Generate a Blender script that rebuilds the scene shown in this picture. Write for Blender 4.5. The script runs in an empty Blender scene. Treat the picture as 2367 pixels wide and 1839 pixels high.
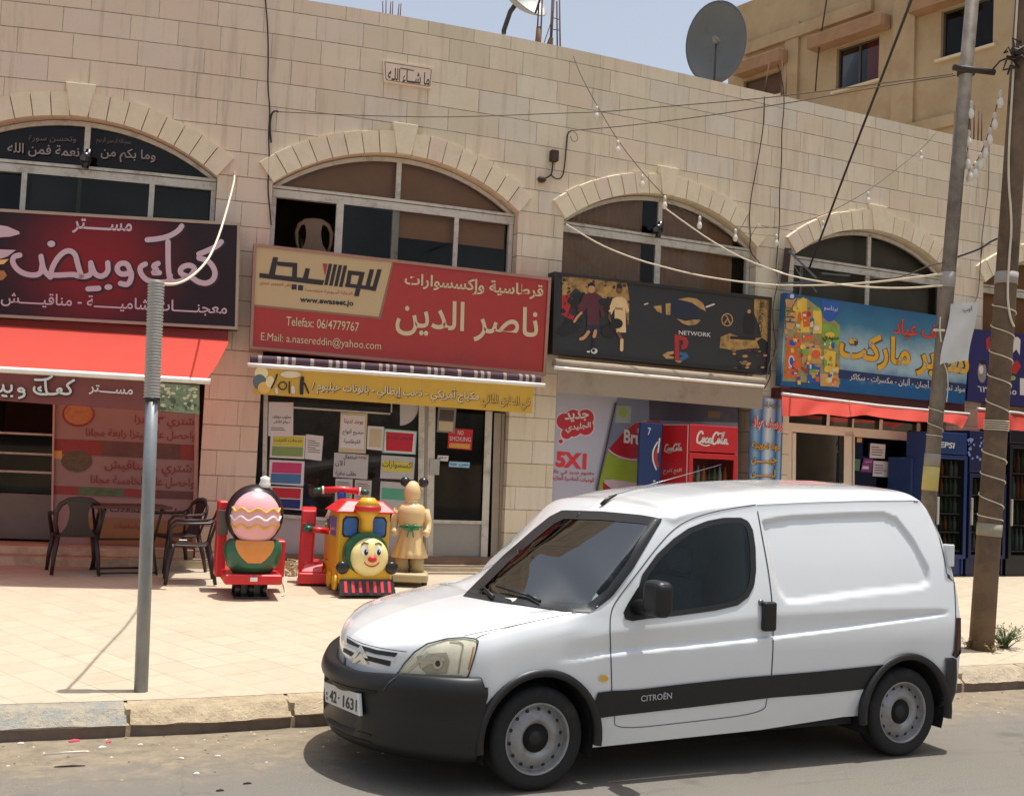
import bpy, bmesh, math, random, re, unicodedata
from mathutils import Vector, Matrix
from mathutils.bvhtree import BVHTree
SC = bpy.context.scene
COL = SC.collection
RND = random.Random(7)
# ------------------------------------------------------------------ camera
PW, PH, FPX = 2367, 1839, 2600.0
YAW = math.radians(24.0); CAMH = 1.835; HORIZ = 1060.0; ROLL = math.atan(.045)
_p = math.atan((HORIZ - PH / 2) * math.cos(ROLL) / FPX)
_R = Vector((math.cos(YAW), -math.sin(YAW), 0)); _Fh = Vector((math.sin(YAW), math.cos(YAW), 0)); _Z = Vector((0, 0, 1))
CF = _Fh * math.cos(_p) + _Z * math.sin(_p)
_U = _Z * math.cos(_p) - _Fh * math.sin(_p)
CR = _R * math.cos(ROLL) + _U * math.sin(ROLL); CU = _U * math.cos(ROLL) - _R * math.sin(ROLL)
CAM = Vector((0, 0, CAMH))
cam = bpy.data.cameras.new('camera'); camo = bpy.data.objects.new('camera', cam); COL.objects.link(camo)
cam.sensor_fit = 'HORIZONTAL'; cam.sensor_width = 36.0; cam.lens = FPX / PW * 36.0
cam.clip_start = .05; cam.clip_end = 2000
camo.matrix_world = Matrix((
    (CR.x, CU.x, -CF.x, CAM.x), (CR.y, CU.y, -CF.y, CAM.y), (CR.z, CU.z, -CF.z, CAM.z), (0, 0, 0, 1)))
SC.camera = camo
# ------------------------------------------------------------------ light
SUN_EL = math.radians(81.5); SUN_AZ = math.radians(-8.0)      # azimuth measured from +X towards +Y
sd = Vector((math.cos(SUN_EL) * math.cos(SUN_AZ), math.cos(SUN_EL) * math.sin(SUN_AZ), math.sin(SUN_EL)))
sun = bpy.data.lights.new('sun', 'SUN'); suno = bpy.data.objects.new('sun', sun); COL.objects.link(suno)
sun.energy = 5.0; sun.angle = math.radians(.53); sun.color = (1.0, .97, .925)
suno.rotation_euler = (-sd).to_track_quat('-Z', 'Y').to_euler(); suno.location = (0, 0, 40)
wd = bpy.data.worlds.new('World'); SC.world = wd; wd.use_nodes = True
_n = wd.node_tree.nodes; _l = wd.node_tree.links
_bg = _n['Background']; _sky = _n.new('ShaderNodeTexSky'); _sky.sky_type = 'NISHITA'; _sky.sun_disc = False
_sky.sun_elevation = SUN_EL; _sky.sun_rotation = math.radians(90) - SUN_AZ
_sky.air_density = 1.0; _sky.dust_density = 3.0; _sky.ozone_density = 1.0
_hs = _n.new('ShaderNodeHueSaturation'); _hs.inputs['Saturation'].default_value = .55; _hs.inputs['Value'].default_value = 1.3; _l.new(_sky.outputs[0], _hs.inputs['Color']); _l.new(_hs.outputs[0], _bg.inputs[0]); _bg.inputs[1].default_value = .13
SC.view_settings.view_transform = 'Standard'; SC.view_settings.look = 'None'
SC.view_settings.exposure = .0; SC.view_settings.gamma = 1.0
SC.cycles.use_denoising = True; SC.cycles.max_bounces = 8; SC.cycles.transparent_max_bounces = 16
# ------------------------------------------------------------------ pixel rays (photo pixels, full size)
def ray(px, py):
    return CF + (px - PW / 2) / FPX * CR - (py - PH / 2) / FPX * CU
def on_z(px, py, z):
    r = ray(px, py); t = (z - CAM.z) / r.z; return CAM + r * t
def at_depth(px, py, dep):
    return CAM + ray(px, py) * dep
def on_plane(px, py, o, n):
    r = ray(px, py); t = (o - CAM).dot(n) / r.dot(n); return CAM + r * t
def zm(x0, y0, x1, w):          # a magnified view of the photo: its left, top, right and its own width
    k = (x1 - x0) / w
    return lambda x, y: (x0 + x * k, y0 + y * k)
# ------------------------------------------------------------------ the bent street front
FK, FS0, FA0 = .0356, 1.61, math.radians(1.7)
FP0 = Vector((5.8335, 13.3196, 0))
_a = FA0 - FK * FS0
FC = FP0 + Vector((-math.sin(_a), math.cos(_a), 0)) / FK
FPS = FC + Vector((math.sin(FA0), -math.cos(FA0), 0)) / FK
def W(s, d, z):                 # along the front, out of the front, up
    if s < FS0:
        a = FA0 + FK * (s - FS0); R = 1 / FK + d
        return Vector((FC.x + math.sin(a) * R, FC.y - math.cos(a) * R, z))
    return Vector((FPS.x + math.cos(FA0) * (s - FS0) + math.sin(FA0) * d, FPS.y + math.sin(FA0) * (s - FS0) - math.cos(FA0) * d, z))
def F(px, py, d=0.0):           # photo pixel -> (s, z) on the front moved out by d
    r = ray(px, py); R = 1 / FK + d
    A = r.x * r.x + r.y * r.y; B = -2 * (r.x * FC.x + r.y * FC.y); Cc = FC.x ** 2 + FC.y ** 2 - R * R
    D = B * B - 4 * A * Cc
    if D > 0:
        t = (-B - math.sqrt(D)) / (2 * A); x, y = r.x * t - FC.x, r.y * t - FC.y
        a = math.atan2(x, -y)
        if a <= FA0: return FS0 + (a - FA0) / FK, CAM.z + r.z * t
    n = Vector((math.sin(FA0), -math.cos(FA0), 0)); o = FPS + n * d
    t = (o.x * n.x + o.y * n.y) / (r.x * n.x + r.y * n.y); P = r * t
    return FS0 + (P.x - FPS.x - n.x * d) * math.cos(FA0) + (P.y - FPS.y - n.y * d) * math.sin(FA0), CAM.z + r.z * t
def FP(px, py, d=0.0):
    s, z = F(px, py, d); return W(s, d, z)
# ------------------------------------------------------------------ ground shape
def kerb_y(x):
    k = [(-30, 8.3), (-6, 7.86), (0.0, 7.48), (.77, 7.428), (1.27, 7.41), (2.1, 7.43), (5, 7.38), (8, 7.335), (14, 7.40), (40, 8.0)]
    for (a, b), (c, d) in zip(k, k[1:]):
        if x <= c: return b + (d - b) * (x - a) / (c - a)
    return 8.0
def pave_z(x, y):
    t = max(0.0, min(1.0, (y - kerb_y(x) - .35) / 5.2))
    return .168 + .242 * t
def G(px, py):                  # photo pixel -> point on the pavement
    z = .3
    for _ in range(12):
        P = on_z(px, py, z); z = pave_z(P.x, P.y)
    return P
# ------------------------------------------------------------------ materials
def C(r, g, b): 
    f = lambda c: (c / 255) / 12.92 if c <= 10 else (((c / 255) + .055) / 1.055) ** 2.4
    return (f(r), f(g), f(b), 1)
MATS = {}
def mat(name, col, rough=.6, metal=0.0, var=.10, scale=6.0, bump=0.0, spec=.5, coat=0.0, alpha=None, dirt=None):
    if name in MATS: return MATS[name]
    m = bpy.data.materials.new(name); m.use_nodes = True; MATS[name] = m
    n = m.node_tree.nodes; l = m.node_tree.links; b = n['Principled BSDF']
    b.inputs['Roughness'].default_value = rough; b.inputs['Metallic'].default_value = metal
    b.inputs['Specular IOR Level'].default_value = spec
    if coat: b.inputs['Coat Weight'].default_value = coat; b.inputs['Coat Roughness'].default_value = .06
    tc = n.new('ShaderNodeTexCoord'); no = n.new('ShaderNodeTexNoise'); no.inputs['Scale'].default_value = scale
    no.inputs['Detail'].default_value = 6; no.inputs['Roughness'].default_value = .65
    l.new(tc.outputs['Object'], no.inputs['Vector'])
    mr = n.new('ShaderNodeMapRange'); mr.inputs[1].default_value = .25; mr.inputs[2].default_value = .75
    mr.inputs[3].default_value = 1 - var; mr.inputs[4].default_value = 1 + var
    l.new(no.outputs['Fac'], mr.inputs[0])
    mx = n.new('ShaderNodeVectorMath'); mx.operation = 'SCALE'; mx.inputs[0].default_value = col[:3]
    l.new(mr.outputs[0], mx.inputs['Scale']); src = mx.outputs[0]
    if dirt:
        dc, lo, hi, sc2 = dirt
        n2 = n.new('ShaderNodeTexNoise'); n2.inputs['Scale'].default_value = sc2; n2.inputs['Detail'].default_value = 8; n2.inputs['Roughness'].default_value = .7
        l.new(tc.outputs['Object'], n2.inputs['Vector'])
        r2 = n.new('ShaderNodeMapRange'); r2.inputs[1].default_value = lo; r2.inputs[2].default_value = hi; l.new(n2.outputs['Fac'], r2.inputs[0])
        mm = n.new('ShaderNodeMix'); mm.data_type = 'RGBA'; l.new(r2.outputs[0], mm.inputs['Factor']); l.new(src, mm.inputs['A']); mm.inputs['B'].default_value = dc
        src = mm.outputs['Result']
    l.new(src, b.inputs['Base Color'])
    if bump:
        bp = n.new('ShaderNodeBump'); bp.inputs['Strength'].default_value = bump; bp.inputs['Distance'].default_value = .01
        l.new(no.outputs['Fac'], bp.inputs['Height']); l.new(bp.outputs[0], b.inputs['Normal'])
    return m
def glass(name, tint=(.55, .6, .6), clear=.6, rough=.03, refl=.45):
    if name in MATS: return MATS[name]
    m = bpy.data.materials.new(name); m.use_nodes = True; MATS[name] = m
    n = m.node_tree.nodes; l = m.node_tree.links; n.remove(n['Principled BSDF'])
    t = n.new('ShaderNodeBsdfTransparent'); t.inputs[0].default_value = tuple(c * clear for c in tint) + (1,)
    g = n.new('ShaderNodeBsdfGlossy'); g.inputs['Roughness'].default_value = rough; g.inputs['Color'].default_value = (refl, refl, refl * .97, 1)
    fr = n.new('ShaderNodeFresnel'); fr.inputs[0].default_value = 1.5
    no = n.new('ShaderNodeTexNoise'); no.inputs['Scale'].default_value = 2.5
    mr = n.new('ShaderNodeMapRange'); mr.inputs[3].default_value = .0; mr.inputs[4].default_value = .06; l.new(no.outputs['Fac'], mr.inputs[0])
    ad = n.new('ShaderNodeMath'); l.new(fr.outputs[0], ad.inputs[0]); l.new(mr.outputs[0], ad.inputs[1])
    mx = n.new('ShaderNodeMixShader'); l.new(ad.outputs[0], mx.inputs[0]); l.new(t.outputs[0], mx.inputs[1]); l.new(g.outputs[0], mx.inputs[2])
    l.new(mx.outputs[0], n['Material Output'].inputs[0])
    return m
# ------------------------------------------------------------------ objects
ROOT = {}
def thing(name, label, cat, loc=(0, 0, 0), rotz=0.0, group=None):
    o = bpy.data.objects.new(name, None); COL.objects.link(o); o.empty_display_size = .1
    o.location = loc; o.rotation_euler = (0, 0, rotz); o['label'] = label; o['category'] = cat
    if group: o['group'] = group
    ROOT[o.name] = (Matrix.Translation(Vector(loc)) @ Matrix.Rotation(rotz, 4, 'Z')).inverted()
    return o
def tag(o, label, cat, group=None):
    o['label'] = label; o['category'] = cat
    if group: o['group'] = group
    return o
class MB:
    def __init__(s, xf=None): s.v = []; s.f = []; s.mi = []; s.sm = []; s.uv = {}; s.tint = {}; s.xf = xf; s.m = 0; s.s = False
    def p(s, a):
        s.v.append(s.xf(*a) if s.xf else Vector(a)); return len(s.v) - 1
    def fc(s, ids, uv=None, tint=None):
        s.f.append(ids); s.mi.append(s.m); s.sm.append(s.s)
        if uv: s.uv[len(s.f) - 1] = uv
        if tint is not None: s.tint[len(s.f) - 1] = tint
    def poly(s, pts, uv=None, tint=None): s.fc([s.p(a) for a in pts], uv, tint)
    def box(s, x0, x1, y0, y1, z0, z1, tint=None):
        i = [s.p(a) for a in ((x0, y0, z0), (x1, y0, z0), (x1, y1, z0), (x0, y1, z0), (x0, y0, z1), (x1, y0, z1), (x1, y1, z1), (x0, y1, z1))]
        for q in ((0, 3, 2, 1), (4, 5, 6, 7), (0, 1, 5, 4), (1, 2, 6, 5), (2, 3, 7, 6), (3, 0, 4, 7)): s.fc([i[k] for k in q], None, tint)
    def hexa(s, P, tint=None):
        i = [s.p(a) for a in P]
        for q in ((0, 3, 2, 1), (4, 5, 6, 7), (0, 1, 5, 4), (1, 2, 6, 5), (2, 3, 7, 6), (3, 0, 4, 7)): s.fc([i[k] for k in q], None, tint)
    def grid(s, rows, closed_u=False, closed_v=False):
        I = [[s.p(a) for a in r] for r in rows]; nr, nc = len(I), len(I[0])
        for a in range(nr if closed_v else nr - 1):
            for b in range(nc if closed_u else nc - 1):
                s.fc([I[a][b], I[a][(b + 1) % nc], I[(a + 1) % nr][(b + 1) % nc], I[(a + 1) % nr][b]])
        return I
    def tube(s, path, r, n=8, caps=True, flat=1.0):
        P = [Vector(a) for a in path]; old = s.s; s.s = True; rows = []
        up = None
        for i, a in enumerate(P):
            t = (P[min(i + 1, len(P) - 1)] - P[max(i - 1, 0)]).normalized()
            if up is None:
                up = Vector((0, 0, 1)) if abs(t.z) < .9 else Vector((1, 0, 0))
            x = (up - t * up.dot(t)).normalized(); y = t.cross(x); up = x
            rr = r[i] if isinstance(r, (list, tuple)) else r
            rows.append([a + x * math.cos(k * 2 * math.pi / n) * rr + y * math.sin(k * 2 * math.pi / n) * rr * flat for k in range(n)])
        xf = s.xf; 
        I = s.grid(rows, closed_u=True)
        if caps: s.s = False; s.fc(I[0][::-1]); s.fc(I[-1][:])
        s.s = old
    def lathe(s, prof, c=(0, 0, 0), n=24, ax='z', sx=1.0, sy=1.0, caps=True):
        old = s.s; s.s = True; rows = []
        for r, h in prof:
            row = []
            for k in range(n):
                a = 2 * math.pi * k / n; u, v = r * math.cos(a) * sx, r * math.sin(a) * sy
                row.append({'z': (c[0] + u, c[1] + v, c[2] + h), 'y': (c[0] + u, c[1] + h, c[2] + v), 'x': (c[0] + h, c[1] + u, c[2] + v)}[ax])
            rows.append(row)
        I = s.grid(rows, closed_u=True)
        if caps and prof[0][0] > 1e-4: s.fc(I[0][::-1])
        if caps and prof[-1][0] > 1e-4: s.fc(I[-1][:])
        s.s = old
    def ball(s, c, rx, ry=None, rz=None, n=20, m=12):
        ry = ry or rx; rz = rz or rx; old = s.s; s.s = True
        rows = [[(c[0] + rx * math.sin(math.pi * i / m) * math.cos(2 * math.pi * k / n), c[1] + ry * math.sin(math.pi * i / m) * math.sin(2 * math.pi * k / n), c[2] - rz * math.cos(math.pi * i / m)) for k in range(n)] for i in range(m + 1)]
        s.grid(rows, closed_u=True); s.s = old
    def build(s, name, mats, parent=None, local=False, bevel=0.0, weld=False, fixn=True, kind=None, seg=2, sub=0):
        me = bpy.data.meshes.new(name); V = s.v
        root = parent
        while root is not None and root.name not in ROOT: root = root.parent
        if root is not None and not local:
            inv = ROOT[root.name]; V = [inv @ a for a in V]
        me.from_pydata([tuple(a) for a in V], [], s.f)
        for m in (mats if isinstance(mats, (list, tuple)) else [mats]): me.materials.append(m)
        me.polygons.foreach_set('material_index', s.mi); me.polygons.foreach_set('use_smooth', s.sm)
        if s.uv:
            u = me.uv_layers.new(name='UVMap')
            for fi, q in s.uv.items():
                for k, li in enumerate(me.polygons[fi].loop_indices): u.data[li].uv = q[k]
        if s.tint:
            at = me.attributes.new('tint', 'FLOAT', 'FACE')
            for fi, t in s.tint.items(): at.data[fi].value = t
        if weld or fixn:
            bm = bmesh.new(); bm.from_mesh(me)
            if weld: bmesh.ops.remove_doubles(bm, verts=bm.verts, dist=1e-4)
            if fixn: bmesh.ops.recalc_face_normals(bm, faces=bm.faces)
            bm.to_mesh(me); bm.free()
        me.update()
        o = bpy.data.objects.new(name, me); COL.objects.link(o)
        if parent is not None: o.parent = parent
        if bevel:
            b = o.modifiers.new('bevel', 'BEVEL'); b.width = bevel; b.segments = seg; b.limit_method = 'ANGLE'; b.angle_limit = math.radians(40); b.harden_normals = False
        if sub:
            b = o.modifiers.new('sub', 'SUBSURF'); b.levels = sub; b.render_levels = sub
        if kind: o['kind'] = kind
        return o
def kids(o): return [c for c in bpy.data.objects if c.parent == o]
def dup(root, loc=None, rotz=None, label=None, scale=None):
    r = root.copy(); COL.objects.link(r)
    if loc is not None: r.location = loc
    if rotz is not None: r.rotation_euler = (0, 0, rotz)
    if label: r['label'] = label
    if scale: r.scale = scale
    for ch in kids(root):
        c = ch.copy(); COL.objects.link(c); c.parent = r
        for g in kids(ch):
            d = g.copy(); COL.objects.link(d); d.parent = c
    return r
# ------------------------------------------------------------------ lettering
FORMS = {}
for c in range(0xFE70, 0xFEFD):
    d = unicodedata.decomposition(chr(c)).split()
    if len(d) == 2: FORMS.setdefault(int(d[1], 16), {})[d[0]] = c
    elif len(d) == 3: FORMS.setdefault((int(d[1], 16), int(d[2], 16)), {})[d[0]] = c
def arabic(t):
    cs = [ord(c) for c in t]; o = []; i = 0
    while i < len(cs):
        if i + 1 < len(cs) and (cs[i], cs[i + 1]) in FORMS: o.append((cs[i], cs[i + 1])); i += 2
        else: o.append(cs[i]); i += 1
    out = []
    for i, c in enumerate(o):
        Fm = FORMS.get(c)
        if c == 0x640 or not Fm: out.append(c if not isinstance(c, tuple) else c[0]); continue
        p = o[i - 1] if i else None; n = o[i + 1] if i + 1 < len(o) else None
        jp = p is not None and (p == 0x640 or '<initial>' in FORMS.get(p, ()))
        jn = '<initial>' in Fm and n is not None and (n == 0x640 or '<final>' in FORMS.get(n, ()))
        k = '<medial>' if jp and jn else '<final>' if jp else '<initial>' if jn else '<isolated>'
        out.append(Fm.get(k, Fm.get('<isolated>')))
    s = ''.join(chr(c) for c in out)[::-1]
    return re.sub(r'[0-9A-Za-z/.@٠-٩]+', lambda m: m.group(0)[::-1], s)
_TX = {}
def glyphs(t, bold=0.0, shear=0.0):
    key = (t, bold, shear)
    if key in _TX: return _TX[key]
    body = arabic(t) if any(0x600 <= ord(c) < 0x700 for c in t) else t
    cu = bpy.data.curves.new('t', 'FONT'); cu.body = body; cu.size = 1; cu.offset = bold; cu.shear = shear; cu.resolution_u = 3
    o = bpy.data.objects.new('t', cu); COL.objects.link(o)
    dg = bpy.context.evaluated_depsgraph_get(); dg.update(); me = o.evaluated_get(dg).to_mesh()
    vs = [(v.co.x, v.co.y) for v in me.vertices]; fs = [tuple(p.vertices) for p in me.polygons]
    o.evaluated_get(dg).to_mesh_clear(); bpy.data.objects.remove(o); bpy.data.curves.remove(cu)
    par = list(range(len(vs)))
    def fd(a):
        while par[a] != a: par[a] = par[par[a]]; a = par[a]
        return a
    for f in fs:
        for k in f[1:]: par[fd(k)] = fd(f[0])
    ids = {}; isl = [ids.setdefault(fd(i), len(ids)) for i in range(len(vs))]
    used = {i for f in fs for i in f}
    x0 = min(vs[i][0] for i in used); x1 = max(vs[i][0] for i in used); y0 = min(vs[i][1] for i in used); y1 = max(vs[i][1] for i in used)
    _TX[key] = ([((x - x0) / (x1 - x0), (y - y0) / (y1 - y0)) for x, y in vs], fs, isl)
    return _TX[key]
class Art:
    """flat lettering and print laid on the street front, d metres out of it; coordinates in a magnified view z"""
    def __init__(s, z, d, at=None): s.z = z; s.d = d; s.at = at or (lambda px, py, e: FP(px, py, d + e)); s.parts = {}
    def mb(s, m):
        if m.name not in s.parts: s.parts[m.name] = (MB(), m)
        return s.parts[m.name][0]
    def pt(s, x, y, e): return s.at(*s.z(x, y), e)
    def text(s, m, t, l, r, h, e=.004, bold=0.0, lean=.05, shear=0.0):
        if 'M' in t: bold = 0.0
        vs, fs, isl = glyphs(t, bold, shear); b = s.mb(m); base = len(b.v)
        for (u, v), k in zip(vs, isl):
            x = l[0] + (r[0] - l[0]) * u + lean * h * v; y = l[1] + (r[1] - l[1]) * u - h * v
            b.v.append(s.pt(x, y, e + .0004 * (k % 4)))
        for f in fs: b.fc([base + i for i in f])
    def poly(s, m, pts, e=.002, step=22):
        Q = [s.z(*p) for p in pts]; b = s.mb(m)
        x0, x1 = min(q[0] for q in Q), max(q[0] for q in Q); y0, y1 = min(q[1] for q in Q), max(q[1] for q in Q)
        if x1 - x0 < step * 1.5: b.fc([b.p(s.at(x, y, e)) for x, y in Q]); return
        bm = bmesh.new(); bm.faces.new([bm.verts.new((x, y, 0)) for x, y in Q]); k = x0 + step * .8
        while k < x1:
            bmesh.ops.bisect_plane(bm, geom=bm.verts[:] + bm.edges[:] + bm.faces[:], plane_co=(k, 0, 0), plane_no=(1, 0, 0)); k += step
        bm.verts.index_update(); base = len(b.v)
        for v in bm.verts: b.v.append(s.at(v.co.x, v.co.y, e))
        for f in bm.faces: b.fc([base + v.index for v in f.verts])
        bm.free()
    def rect(s, m, l, r, h, e=.002, lean=.0):
        s.poly(m, [l, r, (r[0] + lean * h, r[1] - h), (l[0] + lean * h, l[1] - h)], e)
    def dot(s, m, c, rx, ry=None, e=.002, n=20):
        ry = ry or rx; s.poly(m, [(c[0] + rx * math.cos(2 * math.pi * k / n), c[1] + ry * math.sin(2 * math.pi * k / n)) for k in range(n)], e)
    def stroke(s, m, pts, w, e=.004, smooth=3):
        P = [Vector((a[0], a[1])) for a in pts]; Wd = [a[2] * w if len(a) > 2 else w for a in pts]
        for _ in range(smooth):
            Q = [P[0]]; V = [Wd[0]]
            for i in range(len(P) - 1):
                Q += [P[i] * .75 + P[i + 1] * .25, P[i] * .25 + P[i + 1] * .75]; V += [Wd[i] * .75 + Wd[i + 1] * .25, Wd[i] * .25 + Wd[i + 1] * .75]
            Q.append(P[-1]); V.append(Wd[-1]); P, Wd = Q, V
        L = []; R = []
        for i, a in enumerate(P):
            t = P[min(i + 1, len(P) - 1)] - P[max(i - 1, 0)]
            if t.length < 1e-6: t = Vector((1, 0))
            t.normalize(); n = Vector((-t.y, t.x)) * Wd[i] / 2; L.append(a + n); R.append(a - n)
        b = s.mb(m)
        iL = [b.p(s.pt(a.x, a.y, e)) for a in L]; iR = [b.p(s.pt(a.x, a.y, e)) for a in R]
        for i in range(len(P) - 1): b.fc([iL[i], iL[i + 1], iR[i + 1], iR[i]])
        s.dot(m, P[0], Wd[0] / 2, e=e + .0003, n=12); s.dot(m, P[-1], Wd[-1] / 2, e=e + .0003, n=12)
    def done(s, name, parent):
        for k, (b, m) in s.parts.items(): b.build(name, m, parent, fixn=False)
def board(quad, d, thick, xf=None):
    """a sign box: photo corners TL TR BR BL on the front moved out by d"""
    b = MB(); n = 8
    fr = []; bk = []
    for j in (0, 1):
        rf = []; rb = []
        for i in range(n + 1):
            u = i / n; a = quad[0 if j == 0 else 3]; c = quad[1 if j == 0 else 2]
            s, z = F(a[0] + (c[0] - a[0]) * u, a[1] + (c[1] - a[1]) * u, d); rf.append(W(s, d, z)); rb.append(W(s, d - thick, z))
        fr.append(rf); bk.append(rb)
    I = b.grid([bk[0], fr[0], fr[1], bk[1]], closed_v=True)
    b.fc([I[k][0] for k in range(4)]); b.fc([I[k][-1] for k in range(4)][::-1])
    return b
# ================================================================== ground
def nmix(n, l, fac, a, b):
    m = n.new('ShaderNodeMix'); m.data_type = 'RGBA'
    for k, v in (('Factor', fac), ('A', a), ('B', b)):
        if isinstance(v, (tuple, float, int)): m.inputs[k].default_value = v
        else: l.new(v, m.inputs[k])
    return m.outputs['Result']
def nmap(n, l, v, a, b, c=0.0, d=1.0, smooth=False):
    r = n.new('ShaderNodeMapRange'); 
    if smooth: r.interpolation_type = 'SMOOTHSTEP'
    for i, k in ((1, a), (2, b), (3, c), (4, d)): r.inputs[i].default_value = k
    l.new(v, r.inputs[0]); return r.outputs[0]
def nmath(n, l, op, a, b=None):
    m = n.new('ShaderNodeMath'); m.operation = op
    for i, v in enumerate((a, b)):
        if v is None: continue
        if isinstance(v, (float, int)): m.inputs[i].default_value = v
        else: l.new(v, m.inputs[i])
    return m.outputs[0]
def nnoise(n, l, vec, sc, det=6, rough=.6, w=None):
    t = n.new('ShaderNodeTexNoise'); t.inputs['Scale'].default_value = sc; t.inputs['Detail'].default_value = det; t.inputs['Roughness'].default_value = rough
    l.new(vec, t.inputs['Vector']); return t.outputs['Fac']
def base_mat(name, rough=.8):
    m = bpy.data.materials.new(name); m.use_nodes = True; MATS[name] = m
    n = m.node_tree.nodes; l = m.node_tree.links; b = n['Principled BSDF']; b.inputs['Roughness'].default_value = rough
    b.inputs['Specular IOR Level'].default_value = .3
    return m, n, l, b
# road
m, n, l, b = base_mat('asphalt', .85)
tc = n.new('ShaderNodeTexCoord'); V = tc.outputs['Object']
g1 = nnoise(n, l, V, .9, 8, .7); g2 = nnoise(n, l, V, 85, 4, .8); g3 = nnoise(n, l, V, 6, 8, .75)
mp = n.new('ShaderNodeMapping'); mp.inputs['Scale'].default_value = (.5, 3, 1); mp.inputs['Rotation'].default_value = (0, 0, .35); l.new(V, mp.inputs[0]); g4 = nnoise(n, l, mp.outputs[0], 3, 6, .7)
col = nmix(n, l, nmap(n, l, g2, .3, .7), C(88, 84, 77), C(138, 132, 122))
col = nmix(n, l, nmap(n, l, g1, .35, .7), col, C(117, 111, 101))
sx = n.new('ShaderNodeSeparateXYZ'); l.new(V, sx.inputs[0])
edge = nmath(n, l, 'ADD', sx.outputs[1], nmath(n, l, 'MULTIPLY', nmath(n, l, 'SUBTRACT', g3, .5), 1.7))
col = nmix(n, l, nmap(n, l, edge, 6.25, 7.1, 0, .85, True), col, nmix(n, l, nmap(n, l, g3, .35, .65), C(122, 109, 89), C(152, 137, 114)))
col = nmix(n, l, nmap(n, l, g4, .55, .75, 0, .5), col, C(88, 82, 73))
cv = n.new('ShaderNodeTexVoronoi'); cv.feature = 'DISTANCE_TO_EDGE'; cv.inputs['Scale'].default_value = .55; wv_ = n.new('ShaderNodeVectorMath'); wv_.operation = 'ADD'; nz_ = n.new('ShaderNodeTexNoise'); nz_.inputs['Scale'].default_value = 2.2; nz_.inputs['Detail'].default_value = 7; l.new(V, nz_.inputs['Vector']); l.new(V, wv_.inputs[0]); l.new(nz_.outputs['Color'], wv_.inputs[1]); l.new(wv_.outputs[0], cv.inputs['Vector'])
col = nmix(n, l, nmath(n, l, 'MULTIPLY', nmap(n, l, cv.outputs['Distance'], .003, .009, .3, 0), nmap(n, l, g1, .42, .6)), col, C(74, 68, 60))
sp_ = nnoise(n, l, V, 1.7, 3, .5); col = nmix(n, l, nmap(n, l, sp_, .66, .74, 0, .5), col, C(82, 77, 70))
l.new(col, b.inputs['Base Color'])
bp = n.new('ShaderNodeBump'); bp.inputs['Strength'].default_value = .5; bp.inputs['Distance'].default_value = .012
l.new(nmath(n, l, 'ADD', g2, g3), bp.inputs['Height']); l.new(bp.outputs[0], b.inputs['Normal'])
# paving slabs
m, n, l, b = base_mat('paving', .8)
tc = n.new('ShaderNodeTexCoord'); V = tc.outputs['Object']
mp = n.new('ShaderNodeMapping'); mp.inputs['Rotation'].default_value = (0, 0, math.radians(-25)); l.new(V, mp.inputs[0])
bt = n.new('ShaderNodeTexBrick'); bt.offset = 0; bt.inputs['Scale'].default_value = 1; bt.inputs['Brick Width'].default_value = .285; bt.inputs['Row Height'].default_value = .285
bt.inputs['Mortar Size'].default_value = .0045; bt.inputs['Mortar Smooth'].default_value = .6; bt.inputs['Bias'].default_value = 0
bt.inputs['Color1'].default_value = C(176, 163, 141); bt.inputs['Color2'].default_value = C(188, 175, 152); bt.inputs['Mortar'].default_value = C(140, 121, 96)
l.new(mp.outputs[0], bt.inputs['Vector'])
h1 = nnoise(n, l, V, 1.1, 8, .65); h2 = nnoise(n, l, V, 60, 4, .7); h3 = nnoise(n, l, V, 4.5, 8, .75)
# some joints are filled with dust
col = nmix(n, l, nmap(n, l, h1, .40, .62, .15, .85), bt.outputs['Color'], C(183, 168, 145))
col = nmix(n, l, nmap(n, l, h3, .50, .78, 0, .75), col, C(164, 147, 122))
col = nmix(n, l, nmap(n, l, h2, .6, .8, 0, .35), col, C(174, 158, 134))
l.new(col, b.inputs['Base Color'])
bp = n.new('ShaderNodeBump'); bp.inputs['Strength'].default_value = .35; bp.inputs['Distance'].default_value = .008
l.new(nmath(n, l, 'SUBTRACT', h2, nmath(n, l, 'MULTIPLY', bt.outputs['Fac'], 2.0)), bp.inputs['Height']); l.new(bp.outputs[0], b.inputs['Normal'])
# kerb
m, n, l, b = base_mat('kerbstone', .85)
tc = n.new('ShaderNodeTexCoord'); V = tc.outputs['Object']
k1 = nnoise(n, l, V, 7, 8, .75); k2 = nnoise(n, l, V, 40, 5, .7); at = n.new('ShaderNodeAttribute'); at.attribute_name = 'tint'
col = nmix(n, l, nmap(n, l, k1, .35, .7), C(172, 152, 124), C(214, 194, 160))
col = nmix(n, l, nmath(n, l, 'MULTIPLY', at.outputs['Fac'], nmap(n, l, k1, .3, .55, 1, .35)), col, C(150, 158, 158))
col = nmix(n, l, nmap(n, l, k2, .58, .72, 0, .6), col, C(112, 92, 70))
l.new(col, b.inputs['Base Color'])
bp = n.new('ShaderNodeBump'); bp.inputs['Strength'].default_value = .9; bp.inputs['Distance'].default_value = .03
l.new(nmath(n, l, 'ADD', nmath(n, l, 'MULTIPLY', k1, 1.5), k2), bp.inputs['Height']); l.new(bp.outputs[0], b.inputs['Normal'])

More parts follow.
